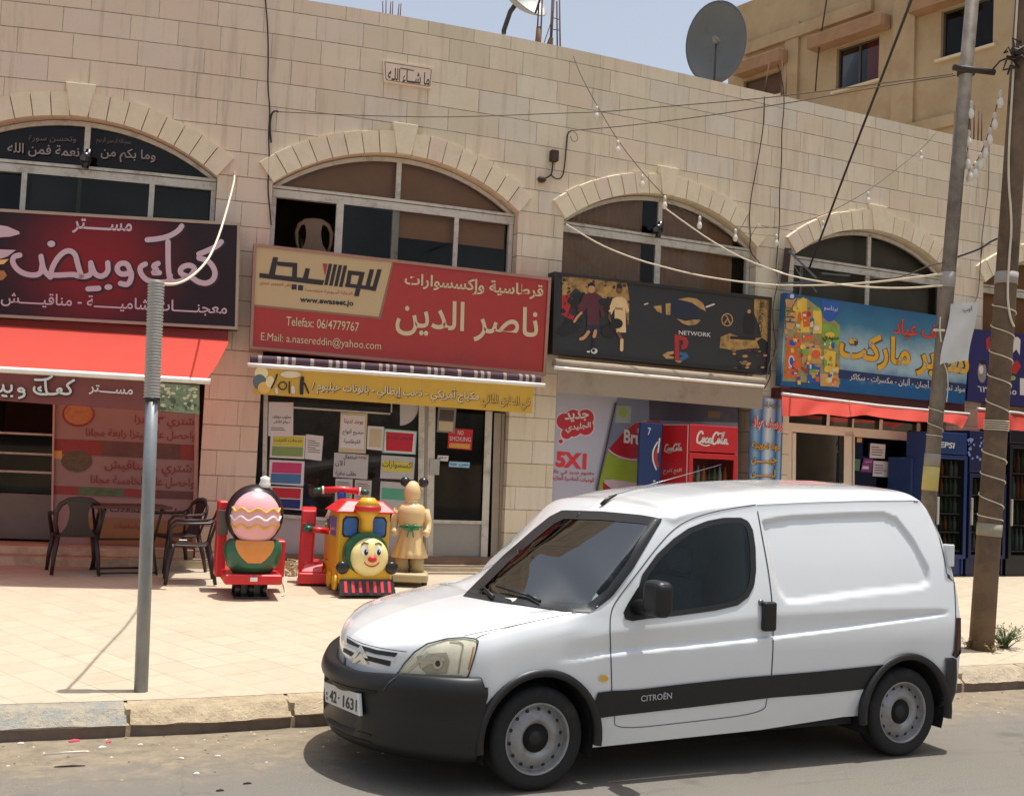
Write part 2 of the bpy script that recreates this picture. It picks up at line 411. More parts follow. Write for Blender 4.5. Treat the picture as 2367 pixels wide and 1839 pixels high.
def lin(a, b, n): return [a + (b - a) * i / (n - 1) for i in range(n)]
r = MB(); r.poly([(-300, -200, -.004), (300, -200, -.004), (300, 300, -.004), (-300, 300, -.004)]); r.build('ground', mat('earth', C(150, 130, 102), .9, var=.2, scale=.5), kind='structure')
r = MB(); r.poly([(-60, -12, 0), (60, -12, 0), (60, 8.6, 0), (-60, 8.6, 0)]); r.build('road', MATS['asphalt'], kind='structure')
r = MB(); r.s = True
xs = lin(-14, 30, 90); r.grid([[(x, kerb_y(x) + .28 + t * (12.0 if x > 2 else 12.0), pave_z(x, kerb_y(x) + .28 + t * 12)) for x in xs] for t in [0, .03, .06, .1, .15, .2, .25, .3, .35, .4, .45, .5, .7, 1]])
r.build('pavement', MATS['paving'], kind='structure')
# kerb stones in one run, dressed with chipped edges
r = MB(); x = -9.0; rk = random.Random(3); idx = 0
while x < 22:
    L = rk.uniform(.88, 1.06); x1 = x + L - .022; tint = 1.0 if x < .75 and x1 > .2 else (.35 if rk.random() < .3 and x > -2 else 0.0); ns = 10; rows = []
    hj = rk.uniform(-.008, .008)
    for i in range(ns + 1):
        xx = x + (x1 - x) * i / ns; y = kerb_y(xx); e = .016 if i in (0, ns) else 0.0
        j = lambda a: rk.uniform(-a, a)
        rows.append([(xx, y + e + .012, -.05), (xx, y + e + .010 + j(.003), .03), (xx, y + e + .004 + j(.004), .072 + hj), (xx, y - .006 + e + j(.006), .080 + j(.006) + hj), (xx, y + .05 + e + j(.007), .118 + j(.006) + hj), (xx, y + .118 + e + j(.006), .158 - e * .6 + hj * .5), (xx, y + .30, .167), (xx, y + .31, -.05)])
    r.s = False
    for q in range(ns):
        for w in range(7):
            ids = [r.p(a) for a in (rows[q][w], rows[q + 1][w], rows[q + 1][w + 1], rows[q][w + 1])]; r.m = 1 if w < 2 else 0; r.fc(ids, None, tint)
    r.m = 0; r.poly(rows[0], None, 0); r.poly(rows[-1][::-1], None, 0)
    # mortar in the joint
    y = kerb_y(x1); r.box(x1 - .004, x1 + .026, y + .018, y + .3, -.05, .07); r.box(x1 - .004, x1 + .026, y + .06 + rk.uniform(-.03, .02), y + .3, .07, .155)
    x += L
r.build('kerb', [MATS['kerbstone'], mat('kerb_foot', C(112, 97, 86), .9, var=.3, scale=9, bump=.6)], kind='structure', weld=True)  # second material: a darker colour for the lower band of the stones

# ================================================================== stone building
m, n, l, b = base_mat('coursed_stone', .82)
uv = n.new('ShaderNodeUVMap'); uv.uv_map = 'UVMap'
sp = n.new('ShaderNodeSeparateXYZ'); l.new(uv.outputs[0], sp.inputs[0]); tc = n.new('ShaderNodeTexCoord'); V = tc.outputs['Object']
HC = .30
zz = nmath(n, l, 'DIVIDE', nmath(n, l, 'ADD', sp.outputs[1], .02), HC); row = nmath(n, l, 'FLOOR', zz); fz = nmath(n, l, 'FRACT', zz)
def vor(feature):
    v = n.new('ShaderNodeTexVoronoi'); v.voronoi_dimensions = '1D'; v.feature = feature; v.inputs['Scale'].default_value = 1; v.inputs['Randomness'].default_value = .72
    w = nmath(n, l, 'ADD', nmath(n, l, 'DIVIDE', sp.outputs[0], .60), nmath(n, l, 'MULTIPLY', row, 17.37)); l.new(w, v.inputs['W']); return v
vc = vor('F1'); ve = vor('DISTANCE_TO_EDGE')
ez = nmath(n, l, 'MULTIPLY', nmath(n, l, 'MINIMUM', fz, nmath(n, l, 'SUBTRACT', 1.0, fz)), HC)
ex = nmath(n, l, 'MULTIPLY', ve.outputs['Distance'], .60)
wob = nmath(n, l, 'MULTIPLY', nmath(n, l, 'SUBTRACT', nnoise(n, l, V, 14, 4, .7), .5), .006)
ed = nmath(n, l, 'ADD', nmath(n, l, 'MINIMUM', ez, nmath(n, l, 'ADD', ex, .0028)), wob)
joint = nmap(n, l, ed, .0022, .0075, 1, 0)
crp = n.new('ShaderNodeValToRGB'); cr = crp.color_ramp; cr.interpolation = 'CONSTANT'
cols = [C(213, 201, 177), C(218, 206, 182), C(210, 199, 178), C(219, 201, 180), C(205, 194, 170), C(219, 209, 187), C(211, 202, 187), C(214, 197, 175)]
while len(cr.elements) < len(cols): cr.elements.new(.5)
for i, c in enumerate(cols): cr.elements[i].position = i / len(cols); cr.elements[i].color = c
sc_ = n.new('ShaderNodeSeparateColor'); l.new(vc.outputs['Color'], sc_.inputs[0]); l.new(sc_.outputs[0], crp.inputs[0])
s1 = nnoise(n, l, V, 3.2, 8, .7); s2 = nnoise(n, l, V, 55, 5, .75); s3 = nnoise(n, l, V, .45, 4, .6)
col = nmix(n, l, nmap(n, l, s1, .4, .75, 0, .45), crp.outputs[0], C(206, 186, 150))
col = nmix(n, l, nmap(n, l, s2, .5, .8, 0, .4), col, C(194, 174, 140))
col = nmix(n, l, nmap(n, l, s3, .45, .7, 0, .35), col, C(226, 206, 184))
pink = nmap(n, l, sp.outputs[0], -3.2, -1.2, .5, 0); col = nmix(n, l, pink, col, C(216, 190, 172))
low = nmap(n, l, nmath(n, l, 'ADD', sp.outputs[1], nmath(n, l, 'MULTIPLY', s1, 1.2)), 1.0, 1.8, .45, 0); col = nmix(n, l, low, col, C(192, 170, 146))
mps = n.new('ShaderNodeMapping'); mps.inputs['Scale'].default_value = (5, .35, 1); l.new(uv.outputs[0], mps.inputs[0]); st = nnoise(n, l, mps.outputs[0], 1.6, 6, .7)
col = nmix(n, l, nmap(n, l, st, .52, .76, 0, .6), col, C(160, 146, 124))
col = nmix(n, l, nmath(n, l, 'MULTIPLY', joint, nmap(n, l, s1, .3, .6, .45, .95)), col, C(118, 103, 84)); l.new(col, b.inputs['Base Color'])
bp = n.new('ShaderNodeBump'); bp.inputs['Strength'].default_value = .55; bp.inputs['Distance'].default_value = .02
hh = nmath(n, l, 'ADD', nmath(n, l, 'MULTIPLY', joint, -1.0), nmath(n, l, 'ADD', nmath(n, l, 'MULTIPLY', s2, .35), nmath(n, l, 'MULTIPLY', sc_.outputs[1], .35)))
l.new(hh, bp.inputs['Height']); l.new(bp.outputs[0], b.inputs['Normal'])
m, n, l, b = base_mat('dressed_stone', .8)
tc = n.new('ShaderNodeTexCoord'); V = tc.outputs['Object']; at = n.new('ShaderNodeAttribute'); at.attribute_name = 'tint'
crp = n.new('ShaderNodeValToRGB'); cr = crp.color_ramp
for i, c in enumerate([C(222, 200, 182), C(228, 214, 188)]): cr.elements[i].color = c
e = cr.elements.new(.45); e.color = C(224, 210, 180); l.new(at.outputs['Fac'], crp.inputs[0])
s1 = nnoise(n, l, V, 5, 8, .7); s2 = nnoise(n, l, V, 60, 4, .7)
col = nmix(n, l, nmap(n, l, s1, .42, .75, 0, .45), crp.outputs[0], C(196, 178, 154)); col = nmix(n, l, nmap(n, l, s2, .55, .8, 0, .3), col, C(180, 164, 138))
l.new(col, b.inputs['Base Color']); bp = n.new('ShaderNodeBump'); bp.inputs['Strength'].default_value = .4; bp.inputs['Distance'].default_value = .012; l.new(nmath(n, l, 'ADD', s1, s2), bp.inputs['Height']); l.new(bp.outputs[0], b.inputs['Normal'])

ALU = mat('aluminium_paint', C(196, 190, 178), .4, .0, var=.08, scale=4, dirt=(C(140, 126, 104), .5, .75, 7))
DARKALU = mat('dark_aluminium', C(110, 102, 92), .4, .2, var=.1)
GLASS = glass('window_glass', (.9, .9, .86), .9, .03, .3)
GLASSD = glass('tinted_glass', (.5, .5, .48), .7, .03, .3)
ROOM = mat('room_plaster', C(120, 108, 94), .9, var=.15, scale=2)
BAYS = [(-10.75, -7.6), (-6.95, -3.76), (-3.11, .07), (.73, 3.91), (4.60, 7.75), (8.50, 11.65), (12.3, 15.4)]
ZS, RISE, ZTOP, SL, SR = 5.05, .545, 7.36, -13.0, 17.0
bld = thing('stone_building', 'long cream stone shop building with a row of arched bays and a bare parapet', 'building', tuple(W(0, 0, 0)))
def arc_z(a, s, off=0.0):
    h = (a[1] - a[0]) / 2; R = (h * h + RISE * RISE) / (2 * RISE); c = (a[0] + a[1]) / 2; zc = ZS + RISE - R; R += off
    return zc + math.sqrt(max(R * R - (s - c) ** 2, 0))
w = MB()
def wq(s0, s1, z0a, z0b, z1a, z1b):
    w.poly([W(s0, 0, z0a), W(s1, 0, z0b), W(s1, 0, z1b), W(s0, 0, z1a)], uv=[(s0, z0a), (s1, z0b), (s1, z1b), (s0, z1a)])
edges = [SL] + [e for a in BAYS for e in a] + [SR]; DEP = .30
for i in range(len(edges) - 1):
    a, b_ = edges[i], edges[i + 1]
    if i % 2 == 0:
        ks = lin(a, b_, 3)
        for p, q in zip(ks, ks[1:]): wq(p, q, -.1, -.1, ZTOP, ZTOP)
    else:
        ks = lin(a, b_, 25); A = (a, b_)
        for p, q in zip(ks, ks[1:]):
            wq(p, q, arc_z(A, p), arc_z(A, q), ZTOP, ZTOP)
            w.poly([W(p, 0, arc_z(A, p)), W(q, 0, arc_z(A, q)), W(q, -DEP, arc_z(A, q)), W(p, -DEP, arc_z(A, p))], uv=[(p, 0.1), (q, 0.1), (q, .3), (p, .3)])
        for s_ in (a, b_):
            w.poly([W(s_, 0, -.1), W(s_, 0, ZS), W(s_, -DEP, ZS), W(s_, -DEP, -.1)], uv=[(s_ + .05, -.1), (s_ + .05, ZS), (s_ + .3, ZS), (s_ + .3, -.1)])
ks = lin(SL, SR, 40)
for p, q in zip(ks, ks[1:]):      # parapet top and back, roof
    w.poly([W(p, 0, ZTOP), W(q, 0, ZTOP), W(q, -.25, ZTOP), W(p, -.25, ZTOP)], uv=[(p, 0.05), (q, 0.05), (q, .2), (p, .2)])
    w.poly([W(p, -.25, ZTOP), W(q, -.25, ZTOP), W(q, -.25, 6.7), W(p, -.25, 6.7)], uv=[(p, 7), (q, 7), (q, 6.7), (p, 6.7)])
w.build('wall', MATS['coursed_stone'], bld, fixn=False)
r = MB()
for p, q in zip(ks, ks[1:]):
    r.poly([W(p, -.25, 6.75), W(q, -.25, 6.75), W(q, -9, 6.75), W(p, -9, 6.75)])
r.build('roof', mat('roof_screed', C(170, 158, 140), .9, var=.2), bld, fixn=False)
# dark rooms behind
r = MB()
for p, q in zip(ks, ks[1:]):
    for z in (3.42, 6.6): r.poly([W(p, -.31, z), W(q, -.31, z), W(q, -4.5, z), W(p, -4.5, z)])
    r.poly([W(p, -4.5, -.1), W(q, -4.5, -.1), W(q, -4.5, 6.7), W(p, -4.5, 6.7)]); r.poly([W(p, -.31, .42), W(q, -.31, .42), W(q, -4.5, .42), W(p, -4.5, .42)])
for a, c in zip(BAYS, BAYS[1:]):
    s_ = (a[1] + c[0]) / 2; r.poly([W(s_, -.31, -.1), W(s_, -.31, 6.7), W(s_, -4.5, 6.7), W(s_, -4.5, -.1)])
for s_ in (SL, SR): r.poly([W(s_, 0, -.1), W(s_, 0, 6.7), W(s_, -9, 6.7), W(s_, -9, -.1)])
r.build('interior', ROOM, bld, fixn=False)
# slab edge between shop and upper window, behind the signs
for a in BAYS[:]:
    r = MB(W)
    for p, q in zip(lin(a[0], a[1], 5), lin(a[0], a[1], 5)[1:]): r.box(p, q, -.29, -.12, 3.02, 3.44)
    r.build('spandrel', mat('spandrel_render', C(150, 136, 118), .85), bld)
# arches: voussoirs a little proud of the wall, with a keystone
ra = random.Random(11)
for bi, a in enumerate(BAYS):
    v = MB(); h = (a[1] - a[0]) / 2; R = (h * h + RISE * RISE) / (2 * RISE); c = (a[0] + a[1]) / 2; zc = ZS + RISE - R
    th = math.asin(h / R); N = 17; wid = 2 * th / N
    for i in range(N):
        t0 = -th + wid * i + .0022; t1 = -th + wid * (i + 1) - .0022
        if i == N // 2: v.build('arch', MATS['dressed_stone'], bld); v = MB(); continue
        pr = .045 + ra.uniform(-.004, .004); Ro = R + .30 + ra.uniform(-.006, .006); Ri = R - .004; tint = ra.random(); v.m = 0; ch = ra.choice((.02, .024, .028, .006))
        cuts = lin(t0, t1, 3)
        for u0, u1 in zip(cuts, cuts[1:]):
            P = lambda rr, t, d: W(c + rr * math.sin(t), d, zc + rr * math.cos(t))
            v.hexa([P(Ri, u0, -.05), P(Ri, u1, -.05), P(Ro, u1, -.05), P(Ro, u0, -.05), P(Ri, u0, pr), P(Ri, u1, pr), P(Ro - ch, u1, pr), P(Ro - ch, u0, pr)], tint)
    v.build('arch', MATS['dressed_stone'], bld)
    v = MB(W); t = wid / 2 - .003
    v.hexa([(c - math.sin(t) * R, -.05, zc + R - .006), (c + math.sin(t) * R, -.05, zc + R - .006), (c + .165, -.05, ZS + RISE + .385), (c - .165, -.05, ZS + RISE + .385),
            (c - math.sin(t) * R, .065, zc + R - .006), (c + math.sin(t) * R, .065, zc + R - .006), (c + .165, .065, ZS + RISE + .385), (c - .165, .065, ZS + RISE + .385)], .75)
    v.build('keystone', MATS['dressed_stone'], bld, bevel=.008)
# upper windows
DW = -.17
def upper_window(bi, cols, panes, zb=3.40, center=None, glassmat=None):
    a = BAYS[bi]; f = MB(W); c = center if center is not None else (a[0] + a[1]) / 2
    ks = lin(a[0] + .01, a[1] - .01, 25)                       # frame following the arch
    for p, q in zip(ks, ks[1:]):
        zp, zq = arc_z(a, p) - .012, arc_z(a, q) - .012
        f.hexa([(p, DW - .03, zp - .055), (q, DW - .03, zq - .055), (q, DW - .03, zq), (p, DW - .03, zp), (p, DW + .03, zp - .055), (q, DW + .03, zq - .055), (q, DW + .03, zq), (p, DW + .03, zp)])
    for p, q in zip(lin(a[0] + .01, a[1] - .01, 5), lin(a[0] + .01, a[1] - .01, 5)[1:]):
        f.box(p, q, DW - .035, DW + .045, ZS - .14, ZS - .045); f.box(p, q, DW - .04, DW + .055, ZS - .035, ZS + .0)
        f.box(p, q, DW - .035, DW + .045, zb, zb + .05)
    f.box(a[0] + .01, a[0] + .065, DW - .032, DW + .032, zb + .05, ZS - .14); f.box(a[1] - .065, a[1] - .01, DW - .032, DW + .032, zb + .05, ZS - .14)
    f.box(c - .032, c + .032, DW - .03, DW + .03, ZS, arc_z(a, c) - .03)
    for s_, hw, dd in cols: f.box(s_ - hw, s_ + hw, DW - .03 + dd, DW + .02 + dd, zb + .05, ZS - .14)
    o = f.build('window', ALU, bld)
    g = MB(W)
    for p, q in zip(ks, ks[1:]): g.poly([(p, DW, ZS), (q, DW, ZS), (q, DW, arc_z(a, q) - .06), (p, DW, arc_z(a, p) - .06)])
    for s0, s1, dd in panes: g.poly([(s0, DW + dd, zb + .05), (s1, DW + dd, zb + .05), (s1, DW + dd, ZS - .14), (s0, DW + dd, ZS - .14)])
    g.build('pane', glassmat or GLASS, o, fixn=False)
    return o
def curtain(win, s0, s1, z0, z1, d, m, folds=0.0, per=.09):
    c = MB(); c.s = True; N = max(4, int((s1 - s0) / .02)); rows = []
    for z in lin(z0, z1, 6): rows.append([W(s0 + (s1 - s0) * i / N, d + folds * math.sin(i * .02 * 2 * math.pi / per) , z) for i in range(N + 1)])
    c.grid(rows); c.build('curtain', m, win, fixn=False)
fs = lambda px, py: F(px, py, DW)[0]
BLIND = mat('brown_blind', C(196, 140, 100), .8, var=.12, scale=3); CURT = mat('brown_curtain', C(190, 150, 122), .85, var=.15, scale=5); SHEET = mat('dark_film', C(104, 80, 74), .6, var=.08)
w1 = upper_window(1, [(fs(58, 420), .03, .03), (fs(183, 440), .022, -.02), (fs(352, 440), .03, .03)], [(-6.9, fs(50, 420), -.03), (fs(64, 420), fs(352, 440), .03), (fs(352, 440), -3.84, -.02)], center=fs(203, 320), glassmat=GLASSD)
curtain(w1, -6.9, -3.8, ZS + .0, ZS + .45, DW - .06, SHEET); GRYC = mat('grey_blind', C(128, 126, 118), .8, var=.15, scale=2); curtain(w1, fs(64, 420), -3.8, 3.45, ZS, DW - .2, GRYC)
w2 = upper_window(2, [(fs(784, 500), .045, .03), (fs(914, 520), .045, -.01), (fs(1052, 545), .03, .02)], [(fs(784, 500), fs(914, 520), .03), (fs(914, 520), fs(1052, 545), .02), (fs(1052, 545), -.02, -.02)], center=fs(920, 420))
curtain(w2, -3.05, .0, ZS, ZS + .5, DW - .1, BLIND); curtain(w2, fs(914, 520), .0, 4.6, ZS, DW - .12, BLIND); 
w3 = upper_window(3, [(fs(1516, 620), .045, .02)], [(.8, fs(1516, 620), .02), (fs(1516, 620), 3.83, -.02)], center=fs(1524, 490))
curtain(w3, .78, fs(1490, 600), 3.45, ZS + .5, DW - .09, CURT, .018); curtain(w3, fs(1520, 600), 3.68, 3.45, ZS + .5, DW - .09, CURT, .018)
w4 = upper_window(4, [(fs(2001, 660), .04, .02), (fs(1850, 640), .03, 0)], [(4.66, fs(2001, 660), .02), (fs(2001, 660), 7.68, -.02)], center=fs(2006, 600))
curtain(w4, 4.66, 7.7, 3.45, ZS + .5, DW - .22, GRYC)
w5 = upper_window(5, [(10.07, .04, .02)], [(8.56, 10.07, .02), (10.07, 11.6, -.02)])
curtain(w5, 8.6, 11.5, 3.45, ZS + .5, DW - .09, BLIND, .01)
for bi in (0, 6): 
    a = BAYS[bi]; c = (a[0] + a[1]) / 2; upper_window(bi, [(c, .04, .02)], [(a[0] + .06, c, .02), (c, a[1] - .06, -.02)], glassmat=GLASSD)
# ================================================================== van
VL = Vector((2.792, 5.697, 0)); VR = math.radians(1.213); YC = .835
VM = Matrix.Translation(VL) @ Matrix.Rotation(VR, 4, 'Z'); VI = VM.inverted()
van = thing('delivery_van', 'small white panel van with black bumpers parked by the kerb', 'van', tuple(VL), VR)
def itp(x, T):
    if x <= T[0][0]: return T[0][1]
    for (a, b), (c, d) in zip(T, T[1:]):
        if x <= c:
            t = (x - a) / (c - a); return b + (d - b) * t
    return T[-1][1]
def sstep(a, b, x):
    t = max(0, min(1, (x - a) / (b - a))); return t * t * (3 - 2 * t)
def smooth_itp(x, T, w=.06): return (itp(x - w, T) + 2 * itp(x, T) + itp(x + w, T)) / 4
WR, WZ, WB = .352, .288, 2.693
def zbot(x):
    for c in (0, WB):
        if abs(x - c) < WR: return WZ + math.sqrt(max(0, WR * WR - (x - c) ** 2))
    if x < -WR: return .50
    if x > WB + WR: return .40
    return itp(x, [(.36, .205), (1.56, .235), (2.2, .28)])
HOOD = [(-.90, .66), (-.86, .735), (-.80, .785), (-.7, .835), (-.5, .905), (-.3, .955), (-.06, 1.0)]
FEND = [(-.90, .63), (-.85, .68), (-.75, .755), (-.6, .815), (-.45, .855), (-.1, .935), (.3, 1.0)]
def ws_c(x): return 1.0 + .675 * (x + .06)
ROOFC = [(.80, 1.575), (.9, 1.62), (1.1, 1.67), (1.4, 1.715), (1.8, 1.752), (2.2, 1.77), (2.8, 1.775), (3.2, 1.765)]
GUT = [(.80, 1.50), (.95, 1.56), (1.15, 1.60), (1.42, 1.63), (2.0, 1.665), (2.82, 1.69), (3.2, 1.69)]
def zA(x): return 1.02 + (x - .32) * 1.0
def ycorner(x):
    if x > -.30: return 0.0
    t = min(1, (-.30 - x) / .575); return .835 * (1 - (1 - t ** 1.85) ** (1 / 1.85))
def side_y(z): return itp(z, [(.2, .055), (.42, .004), (.6, -.016), (.8, -.022), (.97, -.006), (1.28, .05), (1.55, .115), (1.7, .165)])
def section(x):
    zb = zbot(x)
    hood = smooth_itp(x, HOOD, .03) if x < .0 else 1.0 + x * .03
    fen = smooth_itp(x, FEND, .04)
    # bonnet kind
    A = [(side_y(zb) if zb < .6 else -.01, zb), (-.012, max(zb + .02, .55)), (-.016, max(zb + .04, .62)), (-.014, fen - .13 if fen - .13 > zb + .06 else zb + .06), (.0, fen - .06), (.03, fen - .012), (.085, fen + .012),
         (.20, fen + (hood - fen) * .42), (.42, fen + (hood - fen) * .78), (YC, hood)]
    # screen kind
    za = max(1.0, zA(x)); wc = max(hood, ws_c(x))
    B = [(side_y(zb) if zb < .6 else -.01, zb), (.004, max(zb + .02, .42)), (-.016, max(zb + .04, .60)), (-.022, .80), (-.004, .965), (side_y((.965 + za) / 2), (.965 + za) / 2), (side_y(za) - .004, za - .015),
         (side_y(za) + .055, za + .04), (.40, za + .04 + (wc - za - .04) * .70), (YC, wc)]
    g = smooth_itp(x, GUT); rc = smooth_itp(x, ROOFC)
    R = [B[0], B[1], B[2], B[3], B[4], (side_y(1.28), 1.28), (side_y(g - .08), g - .08), (side_y(g) + .012, g), (.33, g + (rc - g) * .62), (YC, rc)]
    mixp = lambda P, Q, t: [(a + (c - a) * t, b + (d - b) * t) for (a, b), (c, d) in zip(P, Q)]
    if x < .12: S = A
    elif x < .40: S = mixp(A, B, sstep(.12, .40, x))
    elif x < .76: S = B
    elif x < .92: S = mixp(B, R, sstep(.76, .92, x))
    else: S = R
    if x < .40 and x > -.06:                     # the screen's middle starts ahead of its corners
        S = list(S); S[9] = (YC, max(S[9][1], ws_c(x))); k = max(0, ws_c(x) - S[7][1]); S[8] = (.42, max(S[8][1], S[7][1] + k * .62 - .01))
    yc = ycorner(x)
    return [(yc + y * (1 - yc / YC), z) for y, z in S]
def crom(P, n):
    out = []; m = len(P) - 1
    for i in range(m):
        a = P[max(i - 1, 0)]; b = P[i]; c = P[i + 1]; d = P[min(i + 2, m)]
        for k in range(n):
            t = k / n
            q = []
            for j in (0, 1):
                m1 = (c[j] - a[j]) * .5; m2 = (d[j] - b[j]) * .5
                q.append((2 * t ** 3 - 3 * t * t + 1) * b[j] + (t ** 3 - 2 * t * t + t) * m1 + (-2 * t ** 3 + 3 * t * t) * c[j] + (t ** 3 - t * t) * m2)
            out.append(tuple(q))
    out.append(P[-1]); return out
PANEL = [(1.565, 1.515), (1.80, 1.55), (2.3, 1.575), (2.66, 1.585), (2.78, 1.55), (2.87, 1.40), (2.925, 1.22), (2.91, 1.13), (2.82, 1.095), (2.3, 1.06), (1.80, 1.015), (1.70, 1.02), (1.645, 1.08), (1.61, 1.2)]
def sdist(P, x, z):
    d = 9; ins = False; n = len(P)
    for i in range(n):
        (a, b), (c, e) = P[i], P[(i + 1) % n]; t = max(0, min(1, ((x - a) * (c - a) + (z - b) * (e - b)) / ((c - a) ** 2 + (e - b) ** 2)))
        d = min(d, math.hypot(x - a - t * (c - a), z - b - t * (e - b)))
        if (b > z) != (e > z) and x < (c - a) * (z - b) / (e - b) + a: ins = not ins
    return d if ins else -d
CREASE = [(.0, .70), (.44, .752), (1.0, .778), (1.58, .812), (2.2, .855), (3.05, .93)]
def dent(x, z):
    y = 0
    if 1.45 < x < 3.05 and .95 < z < 1.65: y += .020 * sstep(-.002, .018, sdist(PANEL, x, z))
    zc = itp(x, CREASE); k = sstep(.05, .5, x) * (1 - sstep(2.90, 3.06, x)); h = z - zc
    up = itp(x, [(0, .12), (1.6, .15), (2.4, .10), (3.0, .03)])
    if h > -.008: y += .026 * k * sstep(-.008, .006, h) * (1 - sstep(.0, up, h))
    return y
def rear_shift(x, z):
    k = sstep(2.2, 3.12, x)
    return k * (itp(z, [(.4, .03), (.9, .03), (1.05, .02), (1.22, -.005), (1.45, -.07), (1.62, -.145), (1.70, -.21), (1.78, -.30)]))
stx = sorted(set([-.8748, -.874] + [round(-.872 + i * .006, 4) for i in range(16)] + [round(-.776 + i * .0135, 4) for i in range(290)] + [-WR - .001, -WR + .001, WR - .001, WR + .001, WB - WR - .001, WB - WR + .001, WB + WR - .001, WB + WR + .001]))
stx = [x for x in stx if x <= 3.10] + [3.118]
NS = 16
body = MB(); body.s = True; rows = []
for x in stx:
    S = crom(section(x), NS); half = []
    for y, z in S:
        yy = y + (dent(x, z) if y < .2 and x > -.2 else 0)
        half.append((x + rear_shift(x, z), yy, z))
    rows.append(half + [(a, 2 * YC - b_, c) for a, b_, c in half[-2::-1]])
last = rows[-1]
def inset(rw, dx, k):
    out = []
    for a, b_, c in rw:
        f = (b_ - YC) / .86; out.append((a + dx * (1 - .15 * abs(f)), b_ - k * (1 if b_ > YC else -1) * min(1, abs(f) * 2), c - k * sstep(1.55, 1.75, c)))
    return out
rows += [inset(last, .022, .008), inset(last, .045, .03), inset(last, .056, .07)]
I = body.grid(rows)
body.fc([i for i in I[-1]]); body.fc([i for i in I[0]][::-1])
PAINT = mat('white_van_paint', C(222, 224, 224), .25, var=.03, scale=2, coat=1.0, dirt=(C(200, 190, 172), .66, .95, 3.5))
BLACK = mat('black_van_plastic', C(19, 19, 20), .45, var=.15, scale=9, dirt=(C(52, 48, 43), .6, .95, 5))
RUBBER = mat('black_rubber', C(25, 25, 25), .8, var=.2, scale=12, dirt=(C(62, 57, 50), .52, .85, 6))
DARKGLASS = glass('dark_side_glass', (.42, .5, .52), .75, .02, .22)
SCREEN = glass('windscreen_glass', (.74, .84, .80), .95, .02, .22)
SEAM = mat('panel_gap', C(70, 70, 72), .8)
bump = MB(); bump.s = True
def plan(t, o):                # t 0..1 from near arch round the nose to the far arch; o outward
    a = -.36 + (-.33 + .36) * 0
    if t < .12 or t > .88:
        k = t / .12 if t < .12 else (1 - t) / .12; x = -.345 + (-.40 + .345) * k; y = -.022 - o
        return (x, y if t < .5 else 2 * YC - y)
    th = (t - .12) / .76 * math.pi; c, s_ = math.cos(th), math.sin(th); e = 2 / 1.8
    return (-.40 - (.548 + o) * abs(s_) ** e, YC - (.857 + o) * math.copysign(abs(c) ** e, c))
BP = [(-.16, .64, .55), (-.006, .648, .60), (.012, .635, .585), (.028, .60, .55), (.032, .56, .525), (.026, .535, .505), (.012, .52, .495), (.012, .40, .44), (.012, .33, .31), (.004, .26, .24), (-.03, .19, .185), (-.12, .17, .165)]
rows = []
NB = 72
for o, zs, zc in BP:
    row = []
    for i in range(NB + 1):
        t = i / NB; x, y = plan(t, o); f = sstep(.22, .80, abs(y - YC)); z = zc + (zs - zc) * f
        if o < -.1 or zs < .2: z += .0
        k = 1 - sstep(0, .07, min(t, 1 - t))
        if zs > .6: z -= .055 * k
        if zs < .3: z += .10 * k
        if .30 < zs < .5: x += .05 * (1 - sstep(.30, .36, abs(y - YC)))     # the sunk middle behind the plate
        row.append((x, y, z))
    rows.append(row)
bump.grid(rows)
rb = MB(); rb.s = True; rows = []
for o, z in [(-.05, .645), (-.004, .640), (.014, .62), (.018, .50), (.012, .40), (-.01, .32), (-.08, .285)]:
    row = []
    for i in range(41):
        t = i / 40
        if t < .18: x, y = 3.02 + .02 * t / .18, -.02 - o
        elif t > .82: x, y = 3.02 + .02 * (1 - t) / .18, 2 * YC + .02 + o
        else:
            th = (t - .18) / .64 * math.pi; e = .5; x = 3.04 + (.165 + o) * abs(math.sin(th)) ** e; y = YC - (.855 + o) * math.copysign(abs(math.cos(th)) ** e, math.cos(th))
        k = 1 - sstep(0, .14, min(t, 1 - t)); row.append((x, y, z + (.06 * k if z < .35 else 0)))
    rows.append(row)
rb.grid(rows)
def bvh(*mbs):
    V = []; Fs = []
    for m_ in mbs: 
        o = len(V); V += m_.v; Fs += [tuple(i + o for i in f) for f in m_.f]
    return BVHTree.FromPolygons(V, Fs)
T_body = bvh(body); T_all = bvh(body, bump, rb)
CO = VI @ CAM
def van_at(px, py, e, T=None):
    d = (VI.to_3x3() @ ray(px, py)).normalized(); hit, nrm, idx, dist = (T or T_body).ray_cast(CO, d)
    if hit is None:
        h2, n2, i2, _ = (T or T_body).find_nearest(CO + d * 7.2); hit, nrm = h2, n2
        # closest point to the line of sight
        for _k in range(4):
            t = (hit - CO).dot(d); hit, nrm, i2, _ = (T or T_body).find_nearest(CO + d * t)
    if nrm.dot(d) > 0: nrm = -nrm
    return hit + nrm * e
def van_plane(px, py, y):      # photo pixel on the upright plane y = const of the van
    d = VI.to_3x3() @ ray(px, py); t = (y - CO.y) / d.y; return CO + d * t
